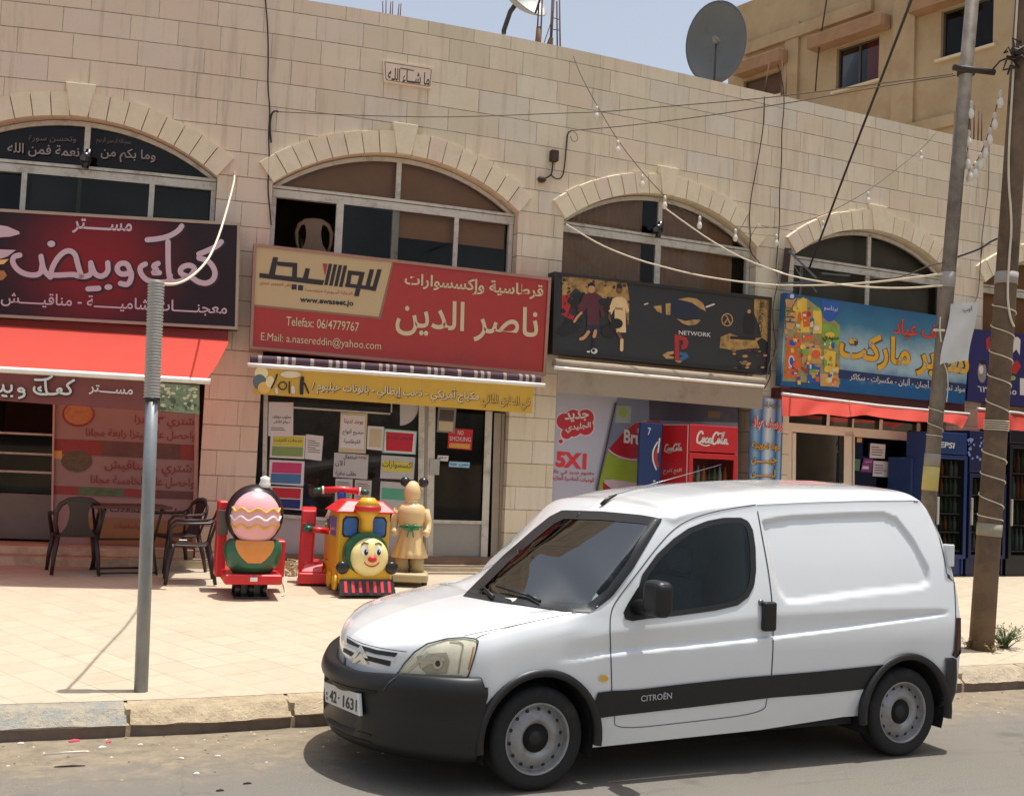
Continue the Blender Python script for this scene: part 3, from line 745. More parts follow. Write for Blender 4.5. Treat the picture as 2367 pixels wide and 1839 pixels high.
def region(art, m_, pts, e=.003, step=12):
    bm = bmesh.new(); Q = [art.z(*p) for p in pts]
    vs = [bm.verts.new((x, y, 0)) for x, y in Q]; bm.faces.new(vs)
    x0, x1 = min(q[0] for q in Q), max(q[0] for q in Q); y0, y1 = min(q[1] for q in Q), max(q[1] for q in Q)
    for ax, lo, hi in ((0, x0, x1), (1, y0, y1)):
        k = lo + step * .77
        while k < hi:
            co = (k, 0, 0) if ax == 0 else (0, k, 0); no = (1, 0, 0) if ax == 0 else (0, 1, 0)
            bmesh.ops.bisect_plane(bm, geom=bm.verts[:] + bm.edges[:] + bm.faces[:], plane_co=co, plane_no=no); k += step
    bm.verts.index_update(); b = art.mb(m_); b.s = True; base = len(b.v)
    for v in bm.verts: b.v.append(art.at(v.co.x, v.co.y, e))
    for f in bm.faces: b.fc([base + v.index for v in f.verts])
    b.s = False; bm.free()
def band(art, m_, up, dn, e=.003, n=40):     # a strip between two lines of points
    def smp(P, t):
        L = [0]
        for a, c in zip(P, P[1:]): L.append(L[-1] + math.hypot(c[0] - a[0], c[1] - a[1]))
        d = t * L[-1]
        for i in range(len(P) - 1):
            if d <= L[i + 1] or i == len(P) - 2:
                k = (d - L[i]) / max(L[i + 1] - L[i], 1e-6); return (P[i][0] + (P[i + 1][0] - P[i][0]) * k, P[i][1] + (P[i + 1][1] - P[i][1]) * k)
    b = art.mb(m_); b.s = True; rows = []
    for j in range(4):
        row = []
        for i in range(n + 1):
            a = smp(up, i / n); c = smp(dn, i / n); k = j / 3; row.append(art.pt(a[0] + (c[0] - a[0]) * k, a[1] + (c[1] - a[1]) * k, e))
        rows.append(row)
    b.grid(rows); b.s = False
def mirror(mb_):
    o = len(mb_.v); mb_.v += [Vector((v.x, 2 * YC - v.y, v.z)) for v in mb_.v]
    for k in range(len(mb_.f)): mb_.f.append([i + o for i in mb_.f[k]][::-1]); mb_.mi.append(mb_.mi[k]); mb_.sm.append(mb_.sm[k])
def mirrored(b_, name, m_, parent):
    q = MB(); q.v = [Vector((v.x, 2 * YC - v.y, v.z)) for v in b_.v]; q.f = [list(f)[::-1] for f in b_.f]; q.mi = list(b_.mi); q.sm = list(b_.sm)
    return q.build(name, m_, parent, local=True, fixn=False)
vz5 = zm(720, 1080, 1500, 1744); vz6 = zm(1380, 1080, 2260, 2074)
inv6 = lambda px, py: ((px - 1380) / 880 * 2074, (py - 1080) / 880 * 2074)
# windscreen opening
WSP = [vz5(*p) for p in ((815, 655), (1000, 470), (1160, 332), (1240, 268), (1300, 238), (1500, 244), (1700, 262))] + [vz6(*p) for p in ((330, 292), (180, 545), (70, 690))] + [vz5(*p) for p in ((1440, 735), (1300, 728), (1100, 700), (950, 680))]
def inpoly(P, x, y):
    ins = False
    for i in range(len(P)):
        (a, b_), (c, d) = P[i], P[(i + 1) % len(P)]
        if (b_ > y) != (d > y) and x < (c - a) * (y - b_) / (d - b_) + a: ins = not ins
    return ins
def to_px(P):
    d = VM @ P - CAM; zc = d.dot(CF); return PW / 2 + FPX * d.dot(CR) / zc, PH / 2 - FPX * d.dot(CU) / zc
keep = []
SWP = [vz6(*p) for p in ((262, 815), (225, 690), (250, 590), (330, 480), (420, 395), (500, 340), (600, 300), (690, 283), (780, 283), (815, 300), (838, 345), (852, 440), (855, 560), (845, 640), (815, 700), (760, 742), (640, 770), (420, 800))]
for k, f in enumerate(body.f):
    c = sum((body.v[i] for i in f), Vector()) / len(f)
    if len(f) == 4 and -.2 < c.x < 1.0 and c.z > .96 and inpoly(WSP, *to_px(c)):
        h = T_body.ray_cast(CO, (c - CO).normalized())
        if h[2] == k: continue
    if .3 < c.x < 1.6 and .85 < c.z < 1.6 and len(f) == 4 and abs(c.y - YC) > .5 and inpoly(SWP, *to_px(c if c.y < YC else Vector((c.x, 2 * YC - c.y, c.z)))): continue
    keep.append(k)
b2 = MB(); b2.v = body.v; b2.f = [body.f[k] for k in keep]; b2.mi = [0] * len(keep); b2.sm = [body.sm[k] for k in keep]
bodyo = b2.build('body', PAINT, van, local=True)
bump.build('front_bumper', BLACK, van, local=True); rb.build('rear_bumper', BLACK, van, local=True)
av = lambda z_: Art(z_, 0, lambda px, py, e: van_at(px, py, e))
avall = lambda z_: Art(z_, 0, lambda px, py, e: van_at(px, py, e, T_all))
def emit(art, name, parent=van, mir=False, solid=0):
    o = None
    for k, (b_, m_) in art.parts.items():
        o = b_.build(name, m_, parent, local=True, fixn=False)
        if mir: mirrored(b_, name, m_, parent)
    return o
ident = lambda x, y: (x, y)
a = av(ident); region(a, SCREEN, WSP, .001, 14); ws = emit(a, 'windscreen')
a = av(ident)
def ring(P, w, n=1):            # closed outline moved inwards by w pixels
    out = []; N_ = len(P); ar = sum(P[i][0] * P[(i + 1) % N_][1] - P[(i + 1) % N_][0] * P[i][1] for i in range(N_)); sg = 1 if ar > 0 else -1
    for i in range(N_):
        p, q, r_ = Vector(P[i - 1]), Vector(P[i]), Vector(P[(i + 1) % N_]); t1 = (q - p).normalized(); t2 = (r_ - q).normalized(); t = (t1 + t2).normalized(); nn = Vector((-t.y, t.x)) * sg
        k = w / max(.35, nn.dot(Vector((-t1.y, t1.x)) * sg)); out.append(tuple(q + nn * k))
    return out
SEAL = mat('black_seal', C(30, 30, 31), .5, var=.1)
o_, i_ = ring(WSP, -7), ring(WSP, 13); band(a, SEAL, o_ + o_[:1], i_ + i_[:1], .004, 110); emit(a, 'windscreen_seal', ws)
# side window
SW = [vz6(*p) for p in ((262, 815), (225, 690), (250, 590), (330, 480), (420, 395), (500, 340), (600, 300), (690, 283), (780, 283), (815, 300), (838, 345), (852, 440), (855, 560), (845, 640), (815, 700), (760, 742), (640, 770), (420, 800))]
a = av(ident); region(a, DARKGLASS, SW, .003, 14); sw = emit(a, 'side_window', mir=True)
a = av(ident); o_, i_ = ring(SW, -4), ring(SW, 9); band(a, SEAL, o_ + o_[:1], i_ + i_[:1], .006, 100); emit(a, 'window_seal', sw, mir=True)
# door: gap lines, handle, lock
a = av(vz6)
a.stroke(SEAM, [(80, 1210), (76, 1050), (70, 900), (72, 790), (105, 720), (200, 600), (320, 440), (420, 330), (520, 275), (640, 240), (760, 218), (862, 203)], 5.5, .0025)
a.stroke(SEAM, [(874, 240), (900, 380), (935, 570), (957, 760), (960, 950), (950, 1130)], 5.5, .0025)
a.stroke(SEAM, [(95, 1352), (95, 1428), (500, 1385), (912, 1335), (925, 1258)], 4, .0025)
a.stroke(SEAM, [(1850, 190), (1905, 380), (1940, 560), (1955, 760), (1952, 1035)], 4.5, .0025)
a.stroke(SEAM, [(870, 205), (1200, 190), (1500, 182), (1800, 180)], 3, .0025)
emit(a, 'panel_gaps', bodyo, mir=True)
a = av(vz5); a.stroke(SEAM, [(810, 1085), (862, 900), (838, 880), (1000, 830), (1250, 770), (1420, 742)], 3.2, .0022); a.stroke(mat('bonnet_gap', C(150, 148, 142), .8), [(790, 868), (1000, 826), (1200, 782), (1400, 742)], 3, .0024); a.stroke(SEAM, [(186, 872), (240, 902), (330, 930), (450, 946), (492, 952)], 4, .005); emit(a, 'bonnet_gap', bodyo)
hm = MB(); P = van_plane(*vz6(938, 815), -.02); hm.box(P.x - .052, P.x + .045, -.045, .0, P.z - .085, P.z + .095); hm.build('door_handle', BLACK, van, local=True, bevel=.016, seg=3)
hm = MB(); P = van_plane(*vz6(893, 735), -.0); hm.lathe([(.019, 0), (.019, -.016), (.013, -.022), (.0, -.022)], (P.x, .012, P.z), 16, 'y'); hm.build('door_lock', mat('lock_metal', C(120, 118, 114), .3, .8), van, local=True)
# black rubbing strip and arch trims
up = [vz6(*p) for p in ((0, 1222), (80, 1212), (150, 1210), (240, 1203), (500, 1172), (780, 1142), (955, 1128), (1200, 1108), (1460, 1082), (1600, 1066))]
dn = [vz6(*p) for p in ((-45, 1368), (95, 1348), (200, 1337), (500, 1303), (780, 1270), (945, 1250), (1200, 1230), (1380, 1212), (1470, 1200), (1510, 1190))]
a = av(ident); band(a, BLACK, up, dn, .010, 80); strip = emit(a, 'rubbing_strip', mir=True)
a = Art(vz6, 0, lambda px, py, e: van_at(px, py, e)); LT = mat('grey_lettering', C(178, 180, 180), .5)
a.text(LT, 'CITROËN', (233, 1270), (401, 1253), 40, .0135, .012, lean=.03); emit(a, 'lettering', strip)
for c in (0, WB):
    tr = MB(); tr.s = True; rows = []
    for k in range(31):
        th = math.radians(-8 + 196 * k / 30); rows.append([(c - math.cos(th) * R_, -.016 + dy, WZ + math.sin(th) * R_) for R_, dy in ((.345, .03), (.350, -.020), (.386, -.022), (.394, .02))])
    tr.grid(rows); tr.build('wheel_arch_trim', BLACK, van, local=True, fixn=False); mirrored(tr, 'wheel_arch_trim', BLACK, van)
    ln = MB(); ln.s = True; rows = []
    for k in range(25):
        th = math.radians(-20 + 220 * k / 24); rows.append([(c - math.cos(th) * .352, y, WZ + math.sin(th) * .352) for y in (.0, .34)])
    rows2 = [[r_[1], (c, .34, WZ)] for r_ in rows]; ln.grid(rows); ln.s = False; ln.grid(rows2); ln.build('wheel_arch_liner', RUBBER, van, local=True, fixn=False); mirrored(ln, 'wheel_arch_liner', RUBBER, van)
ub = MB(); ub.box(-.75, 3.1, .36, 1.31, .19, .5); ub.box(.4, 2.3, .07, 1.6, .225, .4); ub.build('underbody', RUBBER, van, local=True)
# wheels
STEEL = mat('wheel_steel', C(150, 150, 150), .42, .35, var=.12, scale=9, dirt=(C(110, 98, 82), .45, .75, 9)); HUBD = mat('hub_black', C(30, 29, 28), .6)
for c, yy in ((0, 0), (WB, 0), (0, 1), (WB, 1)):
    wv = 1 if yy == 0 else -1; Y = lambda o: (o if yy == 0 else 2 * YC - o)
    ty = MB(); prof = [(.194, .018), (.215, .006), (.245, .0), (.268, .006), (.281, .020), (.287, .035)]
    prof += [(.287, .052), (.280, .054), (.280, .060), (.287, .062), (.287, .088), (.280, .09), (.280, .096), (.287, .098), (.287, .124), (.280, .126), (.280, .132), (.287, .134), (.286, .145), (.281, .158), (.25, .176), (.2, .165)]
    ty.lathe([(r_, Y(y)) for r_, y in prof], (c, 0, .287), 56, 'y', caps=False); wo = ty.build('wheel', RUBBER, van, local=True)
    rm = MB(); prof = [(.200, .030), (.200, .012), (.196, .008), (.190, .012), (.186, .024), (.182, .055), (.176, .060), (.166, .048), (.150, .042), (.128, .026), (.108, .018), (.094, .022), (.080, .040), (.070, .058)]
    rm.lathe([(r_, Y(y)) for r_, y in prof], (c, 0, .287), 48, 'y', caps=False); rim = rm.build('rim', STEEL, wo, local=True)
    hb = MB(); hb.lathe([(.084, Y(.040)), (.070, Y(.050)), (.045, Y(.048)), (.030, Y(.030)), (.0, Y(.028))], (c, 0, .287), 24, 'y')
    hb.build('hub', HUBD, wo, local=True)
    hb = MB()
    for k in range(14):
        th = 2 * math.pi * (k + .3) / 14; x, z = c + .159 * math.cos(th), .287 + .159 * math.sin(th)
        hb.lathe([(.0105, Y(.0475)), (.0105, Y(.0425)), (.0, Y(.0425))], (x, 0, z), 10, 'y')
    hb.build('vent_holes', HUBD, wo, local=True)
# headlamp, grille, badge, plate
LENS = glass('headlamp_glass', (.98, .97, .92), .99, .04, .5)
HL = [(440, 1070), (480, 1010), (535, 950), (600, 910), (700, 885), (790, 878), (850, 884), (866, 900), (850, 960), (826, 1040), (810, 1086), (700, 1085), (560, 1080)]
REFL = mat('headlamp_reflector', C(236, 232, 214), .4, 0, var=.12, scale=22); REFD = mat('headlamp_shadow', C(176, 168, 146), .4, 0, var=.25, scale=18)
a = av(vz5); region(a, REFL, HL, .002, 9); hl = emit(a, 'headlamp')
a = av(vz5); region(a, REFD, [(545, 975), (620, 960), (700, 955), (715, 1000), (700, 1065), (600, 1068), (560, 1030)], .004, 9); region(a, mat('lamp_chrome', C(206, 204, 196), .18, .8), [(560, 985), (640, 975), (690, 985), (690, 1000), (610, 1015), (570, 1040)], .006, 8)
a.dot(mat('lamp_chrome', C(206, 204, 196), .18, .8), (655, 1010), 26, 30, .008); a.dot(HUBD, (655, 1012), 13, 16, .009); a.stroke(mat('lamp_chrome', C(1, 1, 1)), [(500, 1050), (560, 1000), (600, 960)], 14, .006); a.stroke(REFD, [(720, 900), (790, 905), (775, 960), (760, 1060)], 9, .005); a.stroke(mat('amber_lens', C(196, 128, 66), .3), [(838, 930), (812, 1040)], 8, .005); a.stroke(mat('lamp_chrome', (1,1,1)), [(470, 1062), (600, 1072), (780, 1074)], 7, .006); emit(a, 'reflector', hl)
a = av(vz5); b_ = a; region(a, LENS, HL, .012, 9); emit(a, 'lamp_lens', hl)
a = av(vz5); band(a, SEAL, HL + HL[:1], ring(HL, 7) + ring(HL, 7)[:1], .008, 70); emit(a, 'lamp_rim', hl)
# the far headlamp, mirrored
for ch in [c for c in kids(van) if c.name.startswith('headlamp')]:
    for src, par in [(ch, van)] + [(g, None) for g in kids(ch)]:
        me = src.data.copy(); 
        for v in me.vertices: v.co.y = 2 * YC - v.co.y
        me.flip_normals(); q = bpy.data.objects.new(src.name.split('.')[0], me); COL.objects.link(q); q.parent = par or far_; far_ = q if par else far_
GRD = mat('grille_black', C(28, 28, 30), .6); CHR = mat('badge_silver', C(200, 200, 198), .25, .6); 
a = av(vz5)
for P_ in ([(184, 882), (240, 914), (330, 941), (448, 958), (432, 978), (330, 963), (262, 940), (186, 906)], [(168, 930), (222, 958), (216, 980), (166, 950)], [(275, 968), (412, 1000), (406, 1026), (280, 994)]): region(a, GRD, P_, .004, 9)
gr = emit(a, 'grille')
a = av(vz5); PW2 = mat('white_grille_bar', C(222, 223, 222), .35)
a.stroke(PW2, [(176, 914), (205, 936), (232, 950)], 9, .008, 1); a.stroke(PW2, [(270, 958), (340, 977), (430, 992)], 12, .008, 1); emit(a, 'grille_bars', gr)
a = av(vz5)
for dy in (0, 42):
    region(a, CHR, [(208, 985 + dy * .62), (262, 918 + dy), (300, 985 + dy * .80), (278, 982 + dy * .8), (258, 950 + dy), (232, 984 + dy * .62)], .010, 9)
emit(a, 'badge', gr)
PLW = mat('plate_white', C(206, 206, 200), .5, var=.06); PLB = mat('plate_black', C(34, 34, 36), .6)
a = avall(vz5); PL = [(64, 1106), (240, 1168), (246, 1283), (72, 1208)]
pm = MB(); 
c4 = [van_at(*vz5(*p), .0, T_all) for p in PL]
px_ = min(p.x for p in c4) - .014
def plate_pt(px, py, e):
    d = VI.to_3x3() @ ray(px, py); t = (px_ - e - CO.x) / d.x; return CO + d * t
a = Art(vz5, 0, plate_pt); q = [plate_pt(*vz5(*p), 0) for p in PL]
for f in (q, [v + Vector((.02, 0, 0)) for v in q][::-1]): pm.poly(f)
for i in range(4): pm.poly([q[i], q[(i + 1) % 4], q[(i + 1) % 4] + Vector((.02, 0, 0)), q[i] + Vector((.02, 0, 0))])
plo = pm.build('number_plate', PLW, van, local=True)
a.text(PLB, '42', (92, 1205), (128, 1220), 60, .002, .025, lean=.03); a.text(PLB, '1631', (160, 1236), (232, 1262), 62, .002, .02, lean=.03); a.dot(PLB, (140, 1190), 4, 5); a.stroke(PLB, [(78, 1160), (79, 1172)], 5, .002); a.stroke(PLB, [(78, 1185), (80, 1196)], 5, .002)
emit(a, 'plate_lettering', plo)
a = avall(vz5); a.stroke(SEAM, [(440, 1082), (400, 1110), (372, 1150)], 6, .003); a.stroke(HUBD, [(85, 1300), (160, 1345), (300, 1385)], 16, .003); a.stroke(HUBD, [(110, 1345), (180, 1385), (300, 1420)], 14, .003); a.stroke(HUBD, [(72, 1092), (180, 1140), (330, 1160)], 14, .003); emit(a, 'air_slots')
a = av(vz6); a.dot(mat('amber_repeater', C(222, 172, 66), .25), (32, 1146), 25, 18, .012, 20); emit(a, 'indicator', mir=True)
a = av(vz6); region(a, mat('tail_lamp', C(60, 28, 26), .25, var=.1), [(1962, 818), (1992, 818), (1985, 1035), (1955, 1037)], .008, 12); emit(a, 'tail_lamp', mir=True)
hg = MB(); P = van_plane(*vz6(1938, 480), .02)
hg.box(P.x - .035, P.x + .02, .02, .08, P.z - .075, P.z + .075); hg.build('door_hinge', PAINT, van, local=True, bevel=.008)
# mirror
mm = MB(); P = van_plane(*vz6(338, 712), -.16); mm.box(P.x - .065, P.x + .055, -.25, -.06, P.z - .105, P.z + .10); mo = mm.build('wing_mirror', BLACK, van, local=True, bevel=.045, seg=4)
mm = MB(); Q_ = van_plane(*vz6(205, 735), .0); mm.tube([(Q_.x + .01, .02, Q_.z - .03), (Q_.x + .06, -.05, Q_.z - .02), (P.x - .01, -.10, P.z - .03)], [.05, .042, .04], 10); mm.build('mirror_arm', BLACK, mo, local=True)
a = av(vz6); region(a, BLACK, [(140, 790), (165, 740), (215, 660), (262, 600), (262, 825), (190, 836), (152, 826)], .007, 9); emit(a, 'mirror_base', mo)
# wipers, aerial
wp = MB(); 
for pts in (((975, 635), (1060, 655), (1130, 680), (1180, 712)), ((880, 618), (920, 660), (940, 690))):
    wp.tube([van_at(*vz5(*p), .025) for p in pts], [.006, .009, .012, .012][:len(pts)], 6)
wp.tube([van_at(*vz5(*p), .03) for p in ((965, 632), (1070, 668), (1150, 690))], .007, 6); wp.build('wiper', SEAL, van, local=True)
a = av(vz5); region(a, SEAL, [(800, 640), (835, 655), (960, 690), (1110, 718), (1300, 745), (1440, 750), (1440, 738), (1300, 728), (1100, 700), (950, 678), (830, 648)], .006, 10); emit(a, 'scuttle', bodyo)
an = MB(); B0 = van_at(1400, 1163, .0); B1 = B0 + Vector((.02, 0, .045)); tip = None
d = VI.to_3x3() @ ray(1667, 1073); t = (B0.y - CO.y) / d.y; tip = CO + d * t
an.tube([B1, B1 * .5 + tip * .5, tip], [.003, .0025, .0018], 6); ao = an.build('aerial', mat('aerial_steel', C(150, 150, 150), .3, .8), van, local=True)
an = MB(); an.tube([B0 - Vector((.03, 0, .01)), B0 + Vector((0, 0, .02)), B1 + Vector((.06, 0, .015))], [.016, .014, .006], 8); an.build('aerial_base', BLACK, ao, local=True)
# cabin
CAB = mat('cabin_grey', C(150, 158, 160), .7, var=.15); DASH = mat('dashboard', C(176, 186, 170), .7, var=.1)
db = MB(); db.s = True
db.grid([[(x, y, z + .03 * math.sin((y - .1) / 1.47 * math.pi) + bmp) for y, bmp in ((.10, 0), (.25, .01), (.40, .06), (.55, .05), (.7, .0), (1.0, .0), (1.3, .01), (1.56, 0))] for x, z in ((-.02, .93), (.25, .985), (.45, 1.0), (.55, .97), (.58, .80), (.50, .5))]); db.build('dashboard', DASH, van, local=True)
sw_ = MB(); sw_.s = True
cs, rr, th0 = Vector((.72, .47, 1.0)), .185, math.radians(30)
ax = Vector((math.cos(th0), 0, -math.sin(th0) * -1)); e1 = Vector((0, 1, 0)); e2 = Vector((-math.sin(th0), 0, math.cos(th0)))
sw_.tube([cs + e1 * rr * math.cos(k * math.pi / 16) + e2 * rr * math.sin(k * math.pi / 16) for k in range(33)], .014, 8, False); sw_.tube([cs - e1 * rr, cs, cs + e1 * rr], .016, 6); sw_.build('steering_wheel', SEAL, van, local=True)
for y in (.45, 1.2):
    st_ = MB(); st_.box(1.12, 1.24, y - .23, y + .23, .5, 1.14); st_.box(1.15, 1.23, y - .13, y + .13, 1.15, 1.33); st_.box(.75, 1.2, y - .24, y + .24, .42, .6); st_.build('seat', mat('seat_cloth', C(96, 110, 122), .9, var=.2, scale=20), van, local=True, bevel=.04, seg=3)
bh = MB(); bh.hexa([(1.5, .06, .3), (1.52, .06, .3), (1.52, 1.61, .3), (1.5, 1.61, .3), (1.5, .22, 1.56), (1.52, .22, 1.56), (1.52, 1.45, 1.56), (1.5, 1.45, 1.56)]); bh.build('bulkhead', CAB, van, local=True)

rv = MB(); rv.box(.60, .63, YC - .11, YC + .11, 1.385, 1.445); rv.tube([(.63, YC, 1.44), (.66, YC, 1.50)], .012, 6); rv.build('rear_view_mirror', SEAL, van, local=True, bevel=.01)
# ================================================================== signs, awnings and shop fronts
zA = zm(0, 460, 600, 2036); zB = zm(560, 540, 1300, 2184); zC = zm(1260, 400, 1860, 2036); zD = zm(1760, 540, 2367, 2184)
zE = zm(0, 860, 520, 1634); zG = zm(580, 900, 1220, 2184); zH = zm(1240, 880, 1860, 2184); zI = zm(1740, 880, 2367, 1612); z1 = zm(0, 0, 600, 2184); z2 = zm(560, 0, 1360, 2184); z3 = zm(1260, 0, 2367, 2184)
def quadz(z, *P): return [z(*p) for p in P]
def mid_base(q, d):
    s, zz = F((q[3][0] + q[2][0]) / 2, (q[3][1] + q[2][1]) / 2, d); return tuple(W(s, d, zz))
def rad_mat(name, P, r0, r1, c0, c1, rough=.35):
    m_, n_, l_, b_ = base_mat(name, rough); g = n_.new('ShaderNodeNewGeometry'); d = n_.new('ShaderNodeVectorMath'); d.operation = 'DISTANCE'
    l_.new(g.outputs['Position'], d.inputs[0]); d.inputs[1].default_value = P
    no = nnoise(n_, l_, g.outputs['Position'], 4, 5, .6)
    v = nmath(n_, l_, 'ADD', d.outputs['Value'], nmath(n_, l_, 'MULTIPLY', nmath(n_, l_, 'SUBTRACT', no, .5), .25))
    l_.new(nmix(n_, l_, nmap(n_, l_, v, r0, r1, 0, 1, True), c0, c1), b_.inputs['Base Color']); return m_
def sign(name, label, quad, d, thick, m_, frame=None, fw=.035):
    t = thing(name, label, 'shop sign', mid_base(quad, d)); board(quad, d, thick).build('panel', m_, t)
    if frame:
        f = MB(); k = ring(quad + [], 7)
        for i in range(4):
            a, b_ = quad[i], quad[(i + 1) % 4]; c, e = k[(i + 1) % 4], k[i]; N = 6
            for j in range(N):
                L_ = lambda p, q, t_: (p[0] + (q[0] - p[0]) * t_, p[1] + (q[1] - p[1]) * t_)
                P = [L_(a, b_, j / N), L_(a, b_, (j + 1) / N), L_(e, c, (j + 1) / N), L_(e, c, j / N)]
                f.hexa([FP(*p, d - .02) for p in P] + [FP(*p, d + .018) for p in P])
        f.build('frame', frame, t)
    return t
WHT = mat('sign_white', C(208, 202, 196), .5, var=.03); LIL = mat('sign_lilac_white', C(198, 176, 184), .5, var=.03); INK = mat('sign_black', C(30, 28, 30), .5)
RED = mat('sign_red', C(166, 47, 42), .38, var=.05, dirt=(C(148, 54, 46), .5, .9, 2)); CREAM = mat('sign_cream', C(190, 164, 122), .45, var=.04)
# ---- bakery sign
q = [(-330, 463), (555.5, 514.5), (549.6, 762), (-330, 716)]; D1 = .32
cen = FP(*zA(760, 500), D1)
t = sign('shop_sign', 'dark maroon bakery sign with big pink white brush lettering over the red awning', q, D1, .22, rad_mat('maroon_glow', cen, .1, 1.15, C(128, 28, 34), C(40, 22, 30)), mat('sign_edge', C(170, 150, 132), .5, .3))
a = Art(zA, D1); DK = mat('sign_shadow', C(44, 20, 26), .5)
def brush(m_, w, e, dx=0, dy=0):
    S = lambda *p: a.stroke(m_, [(x + dx, y + dy) for x, y in p], w, e)
    S((1425, 212), (1400, 250), (1320, 296), (1230, 314), (1155, 320)); S((1735, 335), (1710, 365), (1640, 400), (1560, 432))
    S((1560, 462), (1640, 485), (1690, 560), (1680, 630), (1620, 665), (1550, 650), (1500, 610), (1440, 600), (1408, 570), (1430, 530), (1490, 515), (1535, 545), (1500, 600), (1430, 640), (1370, 655), (1330, 630), (1318, 520), (1318, 335))
    S((1335, 600), (1325, 650), (1240, 655), (1150, 640), (1100, 580), (1098, 530), (1140, 510)); S((1240, 505), (1195, 525), (1240, 560), (1190, 580), (1250, 578))
    S((1020, 560), (1000, 505), (940, 502), (912, 545), (940, 590), (1000, 588), (1030, 560), (1030, 630), (1000, 675), (945, 662))
    S((845, 500), (850, 570), (800, 612), (740, 590), (712, 500)); S((712, 520), (720, 590), (660, 612), (600, 600))
    S((640, 605), (610, 520), (590, 420), (520, 398), (440, 470), (385, 598), (480, 596), (580, 590), (640, 606)); S((395, 612), (340, 560), (322, 450))
    S((330, 520), (320, 590), (240, 600), (150, 570), (95, 500), (105, 450), (155, 440)); S((690, 705), (775, 700)); a.dot(m_, (850, 690), w * .75, w * .55, e); a.dot(m_, (402, 352), w * .75, w * .6, e)
brush(DK, 60, .004, 8, 10); brush(LIL, 42, .008)
a.text(LIL, 'مســـــتر', (565, 266), (1032, 292), 118, .006, .02); a.text(LIL, 'معجنـــــات شاميــــــة - مناقيـــــش', (5, 838), (1778, 928), 118, .006, .012)
a.poly(LIL, [(-500, 180), (-100, 190), (60, 215), (150, 255), (155, 275), (80, 295), (-60, 305), (-500, 300)], .004)
for i_, (m_, P_) in enumerate(((mat('egg_yellow', C(222, 186, 110), .5), [(-200, 380), (20, 400), (60, 420), (20, 460), (-200, 480)]), (LIL, [(0, 395), (125, 400), (60, 450), (0, 470)]), (mat('egg_yellow', (1,1,1)), [(-200, 500), (70, 470), (30, 510), (-200, 530)]), (mat('bread_brown', C(170, 120, 70), .6, var=.3, scale=20), [(-200, 560), (30, 560), (55, 600), (20, 635), (-200, 640)]))): a.poly(m_, P_, .004 + .0005 * i_)
a.done('lettering', t)
# ---- red awning of the bakery, let down
def find_d(p0, d0, p1):          # how far out p1 lies if it has the same place along the front as p0
    s0 = F(*p0, d0)[0]; lo, hi = d0, 4.0
    for _ in range(40):
        m_ = (lo + hi) / 2
        if F(*p1, m_)[0] < s0: lo = m_
        else: hi = m_
    return lo
pA, pB = zA(1800, 1108), zA(1600, 1432); D0 = .30; DA = max(.7, min(1.6, find_d(pA, D0, pB))) + .25; print("DA", DA)
sR_, zBk = F(*pA, D0); sFr, zFr = F(*pB, DA)
zBk2 = zBk + .0
t = thing('shop_awning', 'sloping orange red awning with a maroon valance under the bakery sign', 'awning', tuple(W(-5.4, .3, zFr)))
m_, n, l, b = base_mat('red_canvas', .75)
b.inputs['Base Color'].default_value = C(222, 84, 70); tr_ = n.new('ShaderNodeBsdfTranslucent'); tr_.inputs[0].default_value = C(240, 110, 92); ms = n.new('ShaderNodeMixShader'); ms.inputs[0].default_value = .42
l.new(b.outputs[0], ms.inputs[1]); l.new(tr_.outputs[0], ms.inputs[2]); l.new(ms.outputs[0], n['Material Output'].inputs[0])
c = MB(); c.s = True; SLF = -9.4
rows = []
for k in range(9):
    u = k / 8; rows.append([W(s_, D0 + (DA - D0) * u, zBk + (zFr - zBk) * u - .045 * math.sin(u * math.pi) * (1 + .25 * math.sin(s_ * 2.1)) + .010 * math.sin(s_ * 5.3) * math.sin(u * 3.1) + .006 * math.sin(s_ * 13 + 2 * u) * u) for s_ in lin(SLF, sR_ + (sFr - sR_) * u, 60)])
c.grid(rows); c.build('canvas', MATS['red_canvas'], t, fixn=False); bx = MB(W); zq_ = F(*zA(1000, 985), .26)[1]; bx.box(SLF, F(*zA(1790, 1060), .26)[0], .02, .29, zBk - .03, zq_); bx.build('roller_box', mat('roller_box_red', C(122, 34, 34), .6), t)
b_ = MB(); b_.tube([W(s_, DA, zFr + .005) for s_ in lin(SLF, sFr + .06, 24)], .032, 10); b_.build('front_bar', mat('white_bar', C(226, 222, 214), .4, .1), t)
for s_ in (sFr - .35, -6.9):
    b_ = MB(); b_.tube([W(s_, D0 - .1, zFr - .25), W(s_, D0 + .35, zFr + .12), W(s_, DA, zFr)], .016, 6); b_.build('folding_arm', mat('arm_brown', C(96, 60, 50), .6), t)
VAL = mat('maroon_valance', C(120, 64, 60), .8, var=.08, scale=3)
v = MB(); v.s = True
rows = []
for k in range(4):
    u = k / 3; row = []
    for i in range(46):
        x = -1000 + (1565 + 1000) * i / 45; top = (x, 1318 + (1440 - 1305) * x / 1615); bot = (x, 1580 + (1690 - 1580) * x / 1565)
        s_, z_ = F(*zA(x, top[1] + (bot[1] - top[1]) * u), DA); row.append(W(s_, DA - .006 + .012 * math.sin(i * .7) * u, z_))
    rows.append(row)
v.grid(rows); v.build('valance', VAL, t, fixn=False)
a = Art(zA, DA + .008); k_ = .46
S = lambda m_, w, e, *p: a.stroke(m_, p, w, e)
